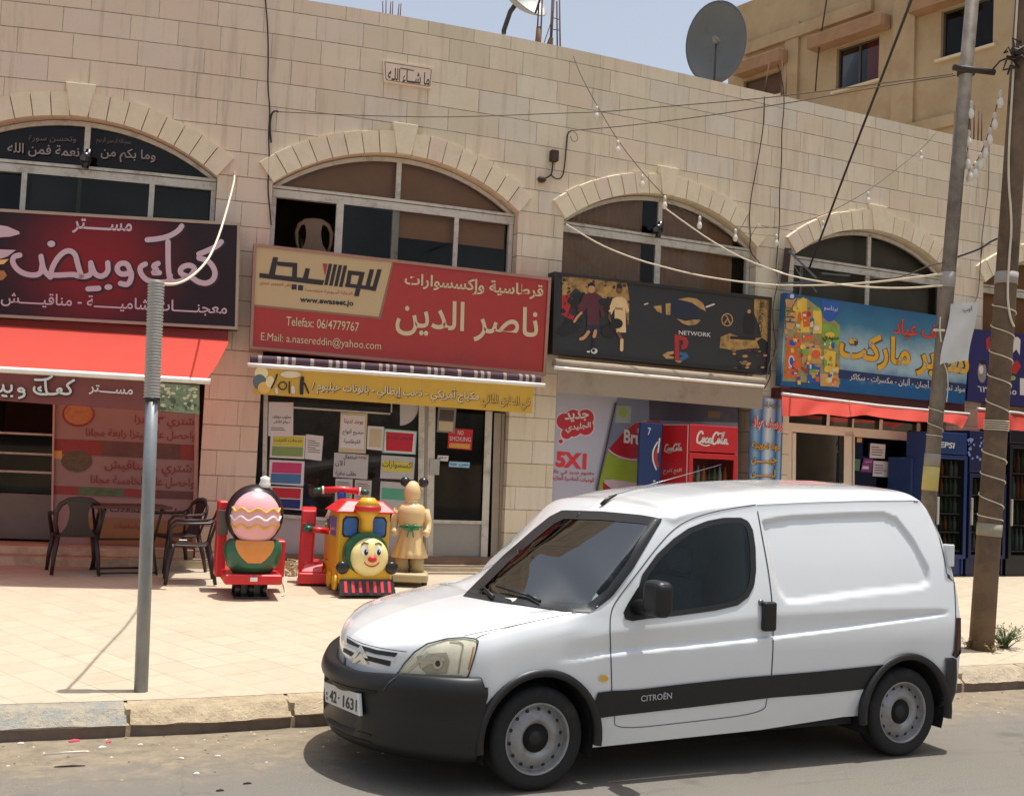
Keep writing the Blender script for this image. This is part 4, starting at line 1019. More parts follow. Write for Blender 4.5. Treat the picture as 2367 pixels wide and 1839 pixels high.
for m_, w, e in ((DK, 30, .010), (WHT, 19, .014)):
    ox, oy = (4, 4) if m_ is DK else (0, 0); Q = lambda *p: S(m_, w, e, *[(x + ox, y + oy) for x, y in p])
    Q((408, 1388), (380, 1410), (330, 1418), (275, 1416)); Q((580, 1420), (520, 1455), (540, 1480), (560, 1510), (530, 1532), (480, 1522), (440, 1505), (470, 1480), (490, 1500), (440, 1528), (375, 1530), (360, 1500), (355, 1420)); Q((370, 1530), (300, 1530), (262, 1500), (270, 1475)); Q((318, 1475), (295, 1488), (320, 1502))
    Q((190, 1500), (170, 1480), (140, 1490), (150, 1510), (192, 1510), (190, 1545), (150, 1558)); Q((90, 1462), (92, 1500), (60, 1515), (30, 1500), (25, 1460)); Q((25, 1480), (10, 1510), (-60, 1508), (-70, 1470), (-100, 1500), (-160, 1500)); a.dot(m_, (92, 1545), w * .7, w * .5, e); Q((20, 1540), (50, 1545))
a.text(WHT, 'مســــتر', (695, 1530), (1040, 1558), 78, .014, .015)
GRN = mat('salad_print', C(120, 132, 100), .6, var=.5, scale=22); GRN2 = mat('salad_pale', C(206, 196, 160), .6, var=.25, scale=30); GRN3 = mat('salad_dark', C(70, 92, 74), .6, var=.3, scale=30)
a.poly(GRN, [(1258, 1440), (1564, 1464), (1564, 1688), (1250, 1662)], .006)
rr_ = random.Random(4)
for i in range(60):
    x, y = rr_.uniform(1262, 1550), rr_.uniform(1462, 1650); rx = rr_.uniform(8, 26); a.poly((GRN2, GRN3, GRN2)[i % 3], [(x + rx * math.cos(k * 1.05 + i) * rr_.uniform(.5, 1.1), y + rx * .7 * math.sin(k * 1.05 + i) * rr_.uniform(.5, 1.1)) for k in range(6)], .008 + .0002 * i)
a.done('valance_print', t)
# ---- stationery sign
q = quadz(zB, (78, 65), (2110, 300), (2072, 968), (50, 786)); D2 = .30
t = sign('shop_sign', 'red stationery sign with a cream corner panel and large cream lettering', q, D2, .2, RED, mat('sign_rim', C(160, 120, 104), .5, .2))
a = Art(zB, D2)
a.poly(mat('cream_shade', C(140, 104, 78), .5), [(84, 75), (1036, 180), (945, 582), (70, 496)], .0025); a.poly(CREAM, [(86, 76), (1026, 182), (930, 566), (78, 482)], .004)
LET = mat('sign_cream_letter', C(206, 184, 148), .45, var=.02)
a.text(LET, 'قرطاسية وإكسسوارات', (1105, 375), (2050, 462), 112, .006, .022); a.text(LET, 'ناصر الدين', (1042, 690), (2012, 770), 262, .006, .014)
a.text(LET, 'Telefax: 06/4779767', (298, 625), (795, 668), 62, .006, .004); a.text(LET, 'E.Mail: a.nasereddin@yahoo.com', (125, 742), (945, 808), 72, .006, .002)
LB = mat('logo_brown', C(44, 30, 30), .5)
sk = lambda P_, e=.008: a.poly(LB, P_, e)
sk([(118, 268), (560, 318), (548, 352), (116, 300)]); sk([(210, 160), (245, 162), (222, 285), (180, 280)], .0084); sk([(235, 190), (372, 200), (365, 232), (240, 218)], .0088); sk([(345, 200), (376, 202), (372, 300), (338, 298)], .0092); sk([(432, 235), (462, 238), (448, 310), (412, 306)], .0096)
for i_ in range(4): x = 590 + i_ * 34; sk([(x, 205 + i_ * 4), (x + 24, 207 + i_ * 4), (x - 8, 352 + i_ * 4), (x - 32, 350 + i_ * 4)], .0084 + .0004 * i_)
a.poly(RED, [(548, 203), (582, 206), (565, 290)], .009)
sk([(722, 250), (832, 262), (826, 290), (718, 278)], .0084); sk([(722, 250), (750, 253), (735, 362), (705, 358)], .0088); sk([(705, 338), (905, 362), (898, 388), (700, 362)], .0092); sk([(806, 262), (836, 264), (795, 428), (762, 424)], .0096)
sk([(870, 242), (900, 245), (868, 372), (838, 368)], .0084); sk([(922, 242), (952, 245), (910, 392), (880, 388)], .0088)
a.text(RED, 'الدعاية أسبوعية متخصصة', (425, 398), (750, 425), 36, .008, .004); a.text(RED, 'لكل الجمهور عزيزي', (120, 352), (330, 372), 32, .008, .004)
sk([(338, 345), (372, 348), (370, 382), (336, 379)], .0084); sk([(382, 350), (416, 353), (414, 388), (380, 385)], .0084); a.text(INK, 'www.ewaseet.jo', (392, 478), (757, 505), 48, .008, .03)
a.done('lettering', t)
# ---- rolled striped awning with a yellow banner
D3 = .52
t = thing('shop_awning', 'rolled striped awning with a long yellow banner hanging over the stationery shop', 'awning', mid_base(quadz(zB, (80, 890), (1990, 1040), (1975, 1225), (80, 1090)), D3))
PUR = mat('awning_purple', C(70, 44, 56), .8); STR = mat('awning_stripe', C(150, 136, 128), .8)
r = MB(); qd = quadz(zB, (60, 800), (2045, 985), (2035, 1040), (70, 865))
s0, zt0 = F(*qd[0], D3); s1, zt1 = F(*qd[1], D3); _, zb0 = F(*qd[3], D3); _, zb1 = F(*qd[2], D3)
zt, zb = (zt0 + zt1) / 2, (zb0 + zb1) / 2; rad = (zt - zb) / 2
N = 84
for i in range(N):
    a0, a1 = s0 + (s1 - s0) * i / N, s0 + (s1 - s0) * (i + 1) / N; r.m = 1 if i % 7 in (2,) or (i % 7 in (0, 4) and i % 2) else 0; r.s = True
    cc = [[W(a_, D3 - .06 + rad * math.cos(k * math.pi / 6) * .9, (zt + zb) / 2 + rad * math.sin(k * math.pi / 6)) for k in range(12)] for a_ in (a0, a1)]
    r.grid(cc, closed_u=True)
r.build('canvas_roll', [PUR, STR], t, weld=True)
b_ = MB(); b_.tube([W(s_, D3, zb - .02) for s_ in lin(s0 - .03, s1 + .04, 14)], .028, 10); b_.build('front_bar', MATS['white_bar'], t)
YEL = mat('yellow_banner', C(202, 160, 58), .6, var=.07, scale=3); qy = quadz(zB, (85, 888), (1992, 1042), (1976, 1226), (78, 1092))
v = MB(); v.s = True; rows = []
for k in range(4):
    rows.append([])
    for i in range(41):
        u = i / 40; L_ = lambda p, q_: (p[0] + (q_[0] - p[0]) * u, p[1] + (q_[1] - p[1]) * u); A_, B_ = L_(qy[0], qy[1]), L_(qy[3], qy[2]); kk = k / 3
        s_, z_ = F(A_[0] + (B_[0] - A_[0]) * kk, A_[1] + (B_[1] - A_[1]) * kk, D3); rows[-1].append(W(s_, D3 + .004 * math.sin(i * .9), z_))
v.grid(rows); v.build('banner', YEL, t, fixn=False)
a = Art(zB, D3 + .006); SH = mat('banner_shadow', C(96, 72, 30), .6); CRL = mat('banner_letter', C(222, 206, 170), .6)
for m_, e, bo, dx in ((SH, .004, .03, 4), (CRL, .008, .014, 0)):
    a.text(m_, 'مكياج أمريكي - ذهب إيطالي - بالونات هيليوم /', (470 + dx, 1088 + dx), (1612 + dx, 1162 + dx), 96, e, bo); a.text(m_ if e < .006 else mat('banner_tan', C(206, 170, 90), .6), 'في الطابق الثاني', (1632 + dx, 1178 + dx), (1960 + dx, 1206 + dx), 92, e, bo)
for i_, (m_, c_, rx, ry) in enumerate(((mat('print_cream', C(232, 214, 160), .6), (130, 950), 46, 44), (mat('print_teal', C(86, 108, 116), .6), (118, 1010), 46, 52), (mat('print_gold', C(224, 180, 90), .6), (150, 1050), 44, 40), (mat('print_cream', (1,)), (190, 1010), 30, 40), (CRL, (330, 960), 70, 24))): a.dot(m_, c_, rx, ry, .002 + .0006 * i_)
a.stroke(INK, [(200, 1050), (225, 1000), (238, 960)], 12, .004); a.stroke(INK, [(405, 1085), (405, 1030), (410, 985)], 26, .004); a.stroke(INK, [(452, 1085), (425, 1020)], 12, .004); a.stroke(INK, [(322, 1010), (320, 1085)], 10, .004); a.stroke(INK, [(246, 1035), (262, 1012), (290, 1010), (306, 1035), (292, 1062), (262, 1062), (246, 1035)], 9, .004); a.stroke(WHT, [(345, 1050), (348, 1080)], 26, .004); a.stroke(WHT, [(232, 1060), (236, 1085)], 20, .004)
a.done('banner_print', t)
# ---- games shop sign
D4 = .28; q = quadz(zC, (75, 772), (1782, 975), (1762, 1580), (58, 1412))
t = sign('shop_sign', 'black games shop sign with two footballers and a red console emblem', q, D4, .2, mat('sign_charcoal', C(44, 46, 48), .6, var=.06), mat('sign_dark_rim', C(38, 34, 34), .5))
a = Art(zC, D4); TAN = mat('grunge_tan', C(176, 138, 78), .5, var=.3, scale=9, dirt=(C(60, 46, 36), .45, .7, 7)); MAR = mat('print_maroon', C(84, 36, 44), .5, var=.2); NAV = mat('print_navy', C(36, 40, 62), .5); SKN = mat('print_skin', C(196, 140, 100), .5); CRM = mat('print_kit_cream', C(216, 184, 136), .5); PR = mat('print_red', C(170, 42, 40), .5)
a.poly(TAN, [(135, 812), (330, 818), (520, 828), (640, 852), (662, 980), (655, 1200), (600, 1010), (520, 970), (470, 1010), (390, 940), (300, 950), (240, 900), (180, 960), (135, 960)], .002)
a.poly(PR, [(132, 960), (190, 950), (210, 1010), (180, 1100), (230, 1120), (220, 1160), (130, 1110)], .0026)
for x, y, r_ in ((215, 1000, 40), (255, 965, 30), (455, 1010, 38), (480, 1060, 30), (200, 1210, 60), (150, 1240, 50), (500, 1240, 60), (560, 1180, 50)): a.dot(INK, (x, y), r_, r_ * .8, .003 + .00002 * x)
a.poly(MAR, [(300, 960), (340, 940), (400, 940), (445, 970), (470, 1120), (445, 1140), (425, 1050), (425, 1190), (330, 1190), (330, 1060), (290, 1100), (250, 1080)], .0115); a.dot(SKN, (365, 905), 27, 36, .0118); a.poly(INK, [(336, 900), (338, 870), (362, 855), (390, 868), (394, 900), (380, 885), (350, 885)], .0124)
a.poly(NAV, [(330, 1190), (425, 1190), (440, 1240), (385, 1245), (378, 1215), (360, 1245), (320, 1240)], .0118); a.stroke(SKN, [(285, 1095), (250, 1130), (230, 1165)], 18, .0121); a.stroke(SKN, [(340, 1245), (310, 1290), (280, 1300)], 26, .0121); a.stroke(SKN, [(395, 1240), (385, 1280)], 28, .0121); a.stroke(INK, [(385, 1300), (380, 1390)], 26, .0121); a.dot(WHT, (385, 1395), 26, 22, .0124); a.dot(INK, (378, 1388), 8, 8, .0128); a.dot(WHT, (340, 1400), 14, 8, .0124)
a.poly(CRM, [(530, 985), (560, 970), (605, 970), (635, 990), (660, 1080), (640, 1100), (630, 1060), (635, 1250), (545, 1250), (545, 1060), (520, 1110), (495, 1080)], .0115); a.dot(mat('print_skin_dark', C(112, 74, 54), .5), (582, 915), 24, 34, .0118); a.poly(INK, [(560, 900), (565, 872), (590, 864), (606, 885), (606, 905)], .0122); a.text(MAR, 'bwin', (552, 1070), (610, 1074), 22, .0122, .02); a.stroke(mat('print_skin_dark', (1,)), [(510, 1095), (500, 1130), (520, 1170)], 14, .012); a.stroke(mat('print_skin_dark', (1,)), [(575, 1255), (600, 1300)], 26, .012); a.stroke(CRM, [(602, 1310), (600, 1385)], 26, .0122)
ORG = mat('print_orange', C(184, 144, 92), .4, var=.25, dirt=(C(70, 60, 52), .5, .75, 9))
a.poly(ORG, [(850, 1045), (912, 1035), (915, 1100), (880, 1085)], .003); a.poly(ORG, [(945, 1022), (985, 1020), (982, 1112), (948, 1110)], .003); a.stroke(WHT, [(780, 1030), (805, 1022)], 10, .003)
a.poly(ORG, [(1042, 990), (1120, 975), (1190, 985), (1240, 1020), (1262, 1085), (1215, 1060), (1150, 1015), (1090, 1000)], .003); a.poly(ORG, [(1032, 1140), (1100, 1160), (1160, 1150), (1222, 1150), (1190, 1185), (1130, 1195), (1080, 1180)], .003); a.poly(NAV, [(985, 990), (1080, 985), (1140, 1015), (1200, 1085), (1200, 1130), (1100, 1140), (1030, 1120), (1000, 1060)], .0025); a.stroke(WHT, [(1265, 1050), (1325, 1028)], 13, .003)
for i in range(70):
    x, y = rr_.uniform(120, 690), rr_.uniform(810, 1240); rx = rr_.uniform(4, 20); a.poly((INK, INK, MAR)[i % 3], [(x + rx * math.cos(k * .9 + i) * rr_.uniform(.4, 1.2), y + rx * math.sin(k * .9 + i) * rr_.uniform(.4, 1.2)) for k in range(7)], .006 + .00007 * i)
a.text(WHT, 'NETWORK', (1048, 1265), (1300, 1285), 32, .004, .01)
a.poly(PR, [(1015, 1265), (1055, 1270), (1110, 1290), (1125, 1330), (1112, 1370), (1070, 1385), (1068, 1350), (1085, 1340), (1080, 1312), (1052, 1305), (1052, 1490), (1018, 1478)], .0034); a.poly(ORG, [(920, 1425), (960, 1402), (1010, 1395), (1010, 1415), (965, 1430), (1010, 1440), (1010, 1455), (950, 1455)], .003); a.poly(mat('print_blue', C(50, 96, 140), .5), [(1055, 1400), (1110, 1410), (1128, 1440), (1090, 1465), (1055, 1470), (1055, 1445), (1085, 1435), (1055, 1425)], .003); a.poly(ORG, [(1018, 1470), (1080, 1472), (1050, 1492)], .004)
ring_ = [(1428 + 42 * math.cos(k * math.pi / 12), 1150 + 48 * math.sin(k * math.pi / 12)) for k in range(25)]; a.stroke(ORG, ring_, 9, .003, 1); a.stroke(ORG, [(1415, 1115), (1428, 1125), (1450, 1178)], 10, .0034); a.stroke(ORG, [(1432, 1140), (1408, 1178)], 10, .0034)
a.poly(TAN, [(1640, 985), (1775, 990), (1768, 1340), (1700, 1300), (1680, 1200), (1640, 1100)], .003); a.poly(TAN, [(1375, 1285), (1450, 1255), (1560, 1300), (1700, 1290), (1755, 1330), (1755, 1370), (1600, 1375), (1480, 1390), (1370, 1370)], .0034)
a.poly(INK, [(1570, 1100), (1600, 1075), (1625, 1090), (1650, 1180), (1640, 1270), (1560, 1260), (1555, 1180)], .004); a.dot(SKN, (1600, 1085), 14, 16, .0044); a.stroke(INK, [(1460, 1290), (1640, 1300)], 22, .0044); a.poly(INK, [(1660, 1320), (1700, 1290), (1755, 1330), (1755, 1420), (1700, 1410)], .0048)
for i in range(26):
    x, y = rr_.uniform(1470, 1740), rr_.uniform(1380, 1540); rx = rr_.uniform(8, 26); a.poly((TAN, MAR, INK, SKN)[i % 4], [(x + rx * math.cos(k * 1.05 + i), y + rx * .5 * math.sin(k * 1.05 + i)) for k in range(6)], .0052 + .0002 * i)
def vert_text(a, m_, t_, b0, b1, wd, e, bold=0):     # reads upwards
    vs, fs_, isl = glyphs(t_, bold); b_ = a.mb(m_); base = len(b_.v)
    for (u, v), k in zip(vs, isl): b_.v.append(a.pt(b0[0] + (b1[0] - b0[0]) * u - wd * v + wd, b0[1] + (b1[1] - b0[1]) * u, e + .0004 * (k % 4)))
    for f in fs_: b_.fc([base + i for i in f])
vert_text(a, INK, 'COUNTER', (1665, 1255), (1690, 1000), 34, .006, .0)
a.done('print', t)
# ---- beige awning, rolled, hanging flap
D5 = .42; t = thing('shop_awning', 'dull beige awning flap with a white bar under the black games sign', 'awning', mid_base(quadz(zH, (175, 0), (1850, 90), (1640, 232), (165, 92)), D5))
BEI = mat('beige_canvas', C(154, 138, 120), .85, var=.08, scale=3, dirt=(C(120, 104, 88), .5, .8, 3)); qy = [zC(98, 1535), zC(1712, 1668), zH(1840, 232), zH(165, 92)]
r = MB(); r.s = True; rows = []
for k in range(5):
    rows.append([])
    for i in range(31):
        u = i / 30; L_ = lambda p, q_: (p[0] + (q_[0] - p[0]) * u, p[1] + (q_[1] - p[1]) * u); A_, B_ = L_(qy[0], qy[1]), L_(qy[3], qy[2]); kk = k / 4
        s_, z_ = F(A_[0] + (B_[0] - A_[0]) * kk, A_[1] + (B_[1] - A_[1]) * kk, D5); rows[-1].append(W(s_, D5 + .006 * math.sin(i * .8) * kk, z_))
r.grid(rows); r.build('canvas', BEI, t, fixn=False)
b_ = MB(); b_.tube([FP(*zC(70 + 1645 * k / 12, 1525 + 148 * k / 12), D5 + .01) for k in range(13)], .022, 8); b_.build('front_bar', MATS['white_bar'], t)
b_ = MB(); b_.tube([FP(*zC(70 + 1645 * k / 12, 1490 + 148 * k / 12), D5 - .08) for k in range(13)], .06, 10); b_.build('canvas_roll', BEI, t)
# ---- supermarket banner
D6 = .30; q = quadz(zD, (205, 490), (1745, 722), (1690, 1418), (160, 1262))
m_, n, l, b = base_mat('blue_gradient', .4); P0_ = FP(*zD(900, 600), D6); P1_ = FP(*zD(880, 1350), D6); g = n.new('ShaderNodeNewGeometry'); sx = n.new('ShaderNodeSeparateXYZ'); l.new(g.outputs['Position'], sx.inputs[0])
no = nnoise(n, l, g.outputs['Position'], 3, 5, .6); v_ = nmath(n, l, 'ADD', nmap(n, l, sx.outputs[2], P0_.z + .12, P1_.z - .12, 0, 1), nmath(n, l, 'MULTIPLY', nmath(n, l, 'SUBTRACT', no, .5), .22))
crp = n.new('ShaderNodeValToRGB'); cr = crp.color_ramp
for i_, (p, c_) in enumerate(((0, C(40, 82, 122)), (.28, C(64, 116, 142)), (.52, C(160, 180, 184)), (.64, C(150, 176, 184)), (.80, C(40, 94, 140)), (1, C(34, 74, 122)))):
    e_ = cr.elements[i_] if i_ < 2 else cr.elements.new(p); e_.position = p; e_.color = c_
l.new(v_, crp.inputs[0]); l.new(crp.outputs[0], b.inputs['Base Color'])
t = sign('shop_sign', 'blue supermarket banner with yellow lettering and a collage of groceries', q, D6, .12, MATS['blue_gradient'])
a = Art(zD, D6)
a.poly(mat('print_navy_band', C(34, 50, 88), .5), [(640, 1128), (1705, 1250), (1700, 1302), (640, 1180 + 22)], .003)
YL = mat('print_yellow', C(214, 160, 48), .45); ORD = mat('print_brown_edge', C(84, 62, 34), .5)
for m_, e, bo in ((ORD, .004, .06), (YL, .008, .032)): a.text(m_, 'سوبر ماركت', (642, 1092), (1720, 1240), 300, e, bo)
for m_, e, bo in ((mat('print_maroon', (1,)), .004, .03), (mat('print_bright_red', C(214, 62, 44), .5), .008, .012)): a.text(m_, 'يوسف عياد', (1098, 870), (1640, 935), 170, e, bo)
a.text(WHT, 'مواد تموينية - أجبان - ألبان - مكسرات - سكاكر', (735, 1222), (1690, 1330), 76, .006, .008)
pc = [(mat('pack_orange', C(214, 96, 44), .5, var=.15), 'b'), (mat('pack_yellow', C(222, 182, 70), .5, var=.15), 'j'), (mat('pack_green', C(126, 160, 64), .5, var=.2), 'j'), (mat('pack_tan', C(196, 150, 96), .5, var=.2), 'j'), (mat('pack_blue', C(44, 86, 160), .5), 'b')]
a.poly(mat('collage_ground', C(150, 140, 96), .5, var=.3, scale=12), [(215, 530), (380, 540), (655, 760), (655, 1250), (175, 1225)], .002)
for i_, (P_, m_) in enumerate((([(300, 560), (345, 530), (380, 545), (380, 640), (400, 700), (400, 820), (300, 820), (285, 650)], 1), ([(340, 650), (390, 640), (405, 770), (350, 780)], 0), ([(430, 700), (430, 650), (440, 620), (485, 620), (500, 650), (505, 760), (500, 830), (430, 830)], 1), ([(440, 612), (490, 615), (488, 640), (440, 640)], 2),
        ([(498, 545), (640, 570), (645, 660), (600, 720), (560, 735), (520, 700), (495, 640)], 4), ([(510, 740), (640, 770), (650, 920), (560, 945), (505, 900)], 2), ([(215, 860), (330, 870), (330, 940), (220, 930)], 0), ([(225, 930), (285, 930), (310, 1010), (300, 1200), (190, 1190), (205, 1010)], 0), ([(230, 880), (285, 885), (282, 930), (232, 928)], 4),
        ([(330, 900), (490, 930), (500, 1080), (340, 1080)], 3), ([(380, 1095), (490, 1110), (490, 1240), (380, 1235)], 4), ([(490, 1160), (640, 1180), (645, 1275), (490, 1265)], 3), ([(520, 960), (620, 980), (610, 1150), (530, 1150)], 1), ([(340, 840), (430, 850), (420, 890), (345, 890)], 0), ([(200, 620), (280, 640), (290, 720), (260, 800), (205, 790)], 3), ([(200, 545), (290, 540), (290, 630), (205, 610)], 3), ([(420, 950), (500, 960), (490, 1030), (430, 1020)], 1))):
    a.poly(pc[m_][0], P_, .004 + .0004 * i_)
for i_, (c_, r_, m_) in enumerate((((250, 1060), (26, 50), WHT), ((250, 1060), (16, 34), pc[4][0]), ((460, 785), (22, 24), WHT), ((250, 520), (36, 30), pc[4][0]), ((255, 520), (18, 18), WHT), ((365, 985), (32, 28), pc[2][0]), ((430, 1150), (34, 30), pc[2][0]), ((570, 840), (40, 24), pc[1][0]), ((455, 1000), (36, 36), pc[0][0]), ((560, 1220), (30, 26), pc[1][0]), ((610, 1225), (26, 26), pc[0][0]), ((320, 700), (14, 50), pc[0][0]), ((300, 1090), (40, 34), pc[0][0]), ((345, 940), (24, 22), pc[1][0]))): a.dot(m_, c_, r_[0], r_[1], .012 + .0004 * i_)
PKC = [pc[k][0] for k in range(5)] + [WHT, mat('pack_red', C(176, 50, 40), .5), mat('pack_cream', C(214, 196, 150), .5)]
for i in range(130):
    x, y = rr_.uniform(205, 640), rr_.uniform(620, 1240); 
    if x > 430 and y < 900: continue
    rx = rr_.uniform(5, 17); q_ = rr_.uniform(.5, 1.8); a.poly(PKC[rr_.randrange(8)], [(x - rx, y - rx * q_), (x + rx, y - rx * q_ + 3), (x + rx * .9, y + rx * q_), (x - rx * .9, y + rx * q_)], .0125 + .00003 * i)
a.text(INK, 'سيدي', (508, 895), (640, 905), 50, .0185, .02); a.text(WHT, 'نيتاسو', (520, 640), (632, 655), 50, .018, 0)
for y in (640, 690, 730): a.stroke(ORD, [(210, y), (275, y + 8)], 9, .018, 1)
a.done('print', t)
def drape(name, label, top, bot, d0, d1, mcol, n_=44, kink=None):
    t_ = thing(name, label, 'awning', tuple(FP(*bot[len(bot) // 2], d1)))
    r_ = MB(); r_.s = True; rows = []
    def smp(P, u):
        k = u * (len(P) - 1); i = min(int(k), len(P) - 2); f = k - i; return (P[i][0] + (P[i + 1][0] - P[i][0]) * f, P[i][1] + (P[i + 1][1] - P[i][1]) * f)
    for k in range(7):
        v = k / 6; d = d0 + (d1 - d0) * v; rows.append([])
        for i in range(n_ + 1):
            u = i / n_; A_, B_ = smp(top, u), smp(bot, u); w_ = .05 * math.sin(u * 21 + v * 2.2) * v * (1 - v * .4) + .03 * math.sin(u * 47 + 1.3 + v * 3) * v; s_, z_ = F(A_[0] + (B_[0] - A_[0]) * v, A_[1] + (B_[1] - A_[1]) * v, d + w_); rows[-1].append(W(s_, d + w_, z_))
    r_.grid(rows); r_.build('canvas', mcol, t_, fixn=False)
    b__ = MB(); b__.tube([FP(*smp(top, k / 10), d0 + .01) for k in range(11)], .022, 8); b__.build('bar', MATS['white_bar'], t_); return t_
tp = [zD(170, 1330), zD(1000, 1432), zD(1730, 1500)]
bt_ = [zD(*p) for p in ((175, 1515), (330, 1515), (480, 1495), (720, 1525), (860, 1505), (1000, 1530), (1250, 1560), (1400, 1565), (1530, 1565), (1610, 1580), (1668, 1622))]
drape('shop_awning', 'crumpled salmon red awning sagging under the blue supermarket banner', tp, bt_, .40, .62, MATS['red_canvas'])
r = MB(W); s0, z0 = F(*zD(165, 1275), .22); s1, z1_ = F(*zD(1690, 1430), .22); r.box(s0, s1, .0, .22, (z0 + z1_) / 2 - .12, (z0 + z1_) / 2 + .02); tag(r.build('awning_box', mat('awning_box_maroon', C(84, 36, 36), .6)), 'long dark maroon awning box under the blue supermarket banner', 'awning box')
# ---- navy sign at the right edge
D7 = .30; q = [zD(1742, 788), (2560, 795), (2560, 958), zD(1690, 1385)]; q[3] = zD(1712, 1385); q[2] = (2560, 962)
NVY = mat('sign_navy', C(38, 38, 92), .4, var=.1, scale=3)
t = sign('shop_sign', 'navy blue shop sign with drinks and white numerals behind the timber pole', q, D7, .15, NVY)
a = Art(zD, D7)
a.text(WHT, '٠٧٩٥ ٦ ٦٣', (1795, 1312), (2120, 1340), 52, .004, .015); a.dot(mat('print_bottle', C(140, 126, 122), .5, var=.2), (1835, 1150), 36, 90, .003); a.dot(INK, (1842, 1070), 24, 20, .0034); a.dot(WHT, (1828, 1130), 18, 36, .0036)
a.poly(PR, [(2070, 1090), (2130, 1050), (2160, 1100), (2120, 1170), (2080, 1160)], .003); a.poly(WHT, [(2078, 870), (2130, 858), (2155, 880), (2148, 1010), (2120, 960), (2085, 1000)], .003); a.dot(mat('pack_green', (1,)), (2090, 1200), 26, 20, .0034); a.poly(PR, [(1868, 880), (1900, 850), (1900, 980), (1872, 960)], .003); a.poly(WHT, [(2150, 1200), (2260, 1210), (2260, 1350), (2150, 1340)], .003)
a.done('print', t)
drape('shop_awning', 'plain red awning strip under the navy sign at the right edge', [zD(1795, 1455), zD(2140, 1490), (2560, 995)], [zD(1800, 1620), zD(2140, 1635), (2560, 1028)], .40, .55, MATS['red_canvas'], 20)
# ---- stone plaque
q = quadz(z2, (888, 378), (1206, 428), (1194, 560), (896, 515))
pl = board(q, .035, .05).build('plaque', MATS['dressed_stone'], bld)
a = Art(z2, .035); CARV = mat('carved_shadow', C(112, 98, 80), .9)
i1, i2 = ring(q, 3.5), ring(q, 5.0); id_ = Art(ident, .035); band(id_, CARV, i1 + i1[:1], i2 + i2[:1], .002, 40); id_.done('carved_frame', pl)
a.text(mat('carved_black', C(60, 52, 44), .9), 'ما شـــاء اللـه', (918, 508), (1180, 546), 84, .002, .012); a.stroke(CARV, [(1000, 432), (1040, 438), (1080, 446)], 8, .002); a.done('carved_lettering', pl)
a = Art(z1, DW + .03); GREYL = mat('faded_letter', C(150, 136, 132), .6)
a.text(GREYL, 'وما بكم من', (845, 1352), (1305, 1388), 120, .002, .014); a.text(GREYL, 'نعمة فمن الله', (60, 1305), (665, 1345), 110, .002, .014); a.text(mat('fainter_letter', C(110, 98, 96), .6), 'بسم الله الرحمن الرحيم', (810, 1212), (1100, 1232), 60, .002, 0); a.text(mat('fainter_letter', (1,)), 'وتحسن سورة', (240, 1195), (640, 1205), 56, .002, 0)
a.done('window_lettering', w1)
# ================================================================== shop fronts, notices, fridges
def frames(mb, z, d, bars, dp=.04):
    for x0, y0, x1, y1, w in bars:      # bar from one point to another, w pixels wide in the view
        dx, dy = x1 - x0, y1 - y0; L = math.hypot(dx, dy); nx, ny = -dy / L * w / 2, dx / L * w / 2
        P = [(x0 + nx, y0 + ny), (x1 + nx, y1 + ny), (x1 - nx, y1 - ny), (x0 - nx, y0 - ny)]
        mb.hexa([FP(*z(*p), d - dp) for p in P] + [FP(*z(*p), d + dp) for p in P])
def facequad(z, d, pts): 
    m = MB(); m.poly([FP(*z(*p), d) for p in pts]); return m
zJ = zm(460, 1080, 1060, 2184)
# plinth and steps
STEP = mat('step_stone', C(196, 176, 148), .8, var=.15, scale=5, bump=.4, dirt=(C(130, 108, 84), .45, .8, 4))
for a_, dd, zz in (((-9, -3.6), .34, .50), ((-3.9, .45), .32, .462), ((.45, 4.4), .25, .45), ((4.4, 13), .25, .43)):
    for p, q_ in zip(lin(a_[0], a_[1], 6), lin(a_[0], a_[1], 6)[1:]): pass
    s_ = MB()
    N = 8; rr = []
    for z_, d_ in ((-.05, -.3), (-.05, dd), (zz, dd), (zz, -.3)): rr.append([W(x, d_, z_) for x in lin(a_[0], a_[1], N)])
    I = s_.grid(rr); s_.fc([I[k][0] for k in range(4)]); s_.fc([I[k][-1] for k in range(4)]); s_.build('plinth', STEP, bld)
sl = MB(W); sl.box(-6.9, -3.78, -.5, .12, .505, .60); sl.build('shop_step', STEP, bld); sl = MB(W); sl.box(-3.08, .04, -.35, -.02, .467, .56); sl.build('door_sill', mat('sill_dark', C(120, 98, 82), .8, var=.2), bld)
# ---- stationery shop front
DS = -.14
o = MB(); frames(o, zG, DS, [(118, 30, 100, 1020, 34), (1348, 100, 1335, 1340, 46), (100, 985, 1340, 1075, 26), (330, 142, 1100, 192, 14), (1110, 100, 1108, 180, 12)])
win = o.build('shop_window', ALU, bld); 
o = facequad(zG, DS, [(118, -20), (1350, 60), (1335, 1075), (100, 985)]); o.build('pane', GLASS, win, fixn=False)
o = facequad(zG, DS - .01, [(100, 990), (1340, 1080), (1330, 1420), (95, 1300)]); o.build('kick_panel', mat('lilac_panel', C(176, 168, 170), .5, var=.05), win, fixn=False)
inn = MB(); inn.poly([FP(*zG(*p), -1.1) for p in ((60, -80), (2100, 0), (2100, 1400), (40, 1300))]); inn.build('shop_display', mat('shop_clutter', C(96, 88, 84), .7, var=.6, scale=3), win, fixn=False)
o = MB(); frames(o, zG, DS, [(1430, 120, 1408, 1330, 54), (1878, 170, 1838, 1350, 54), (1400, 1325, 1860, 1350, 34), (1415, 1038, 1862, 1050, 26)]); dr = o.build('shop_door', ALU, bld)
facequad(zG, DS, [(1440, 120), (1860, 160), (1840, 1050), (1420, 1040)]).build('pane', GLASSD, dr, fixn=False)
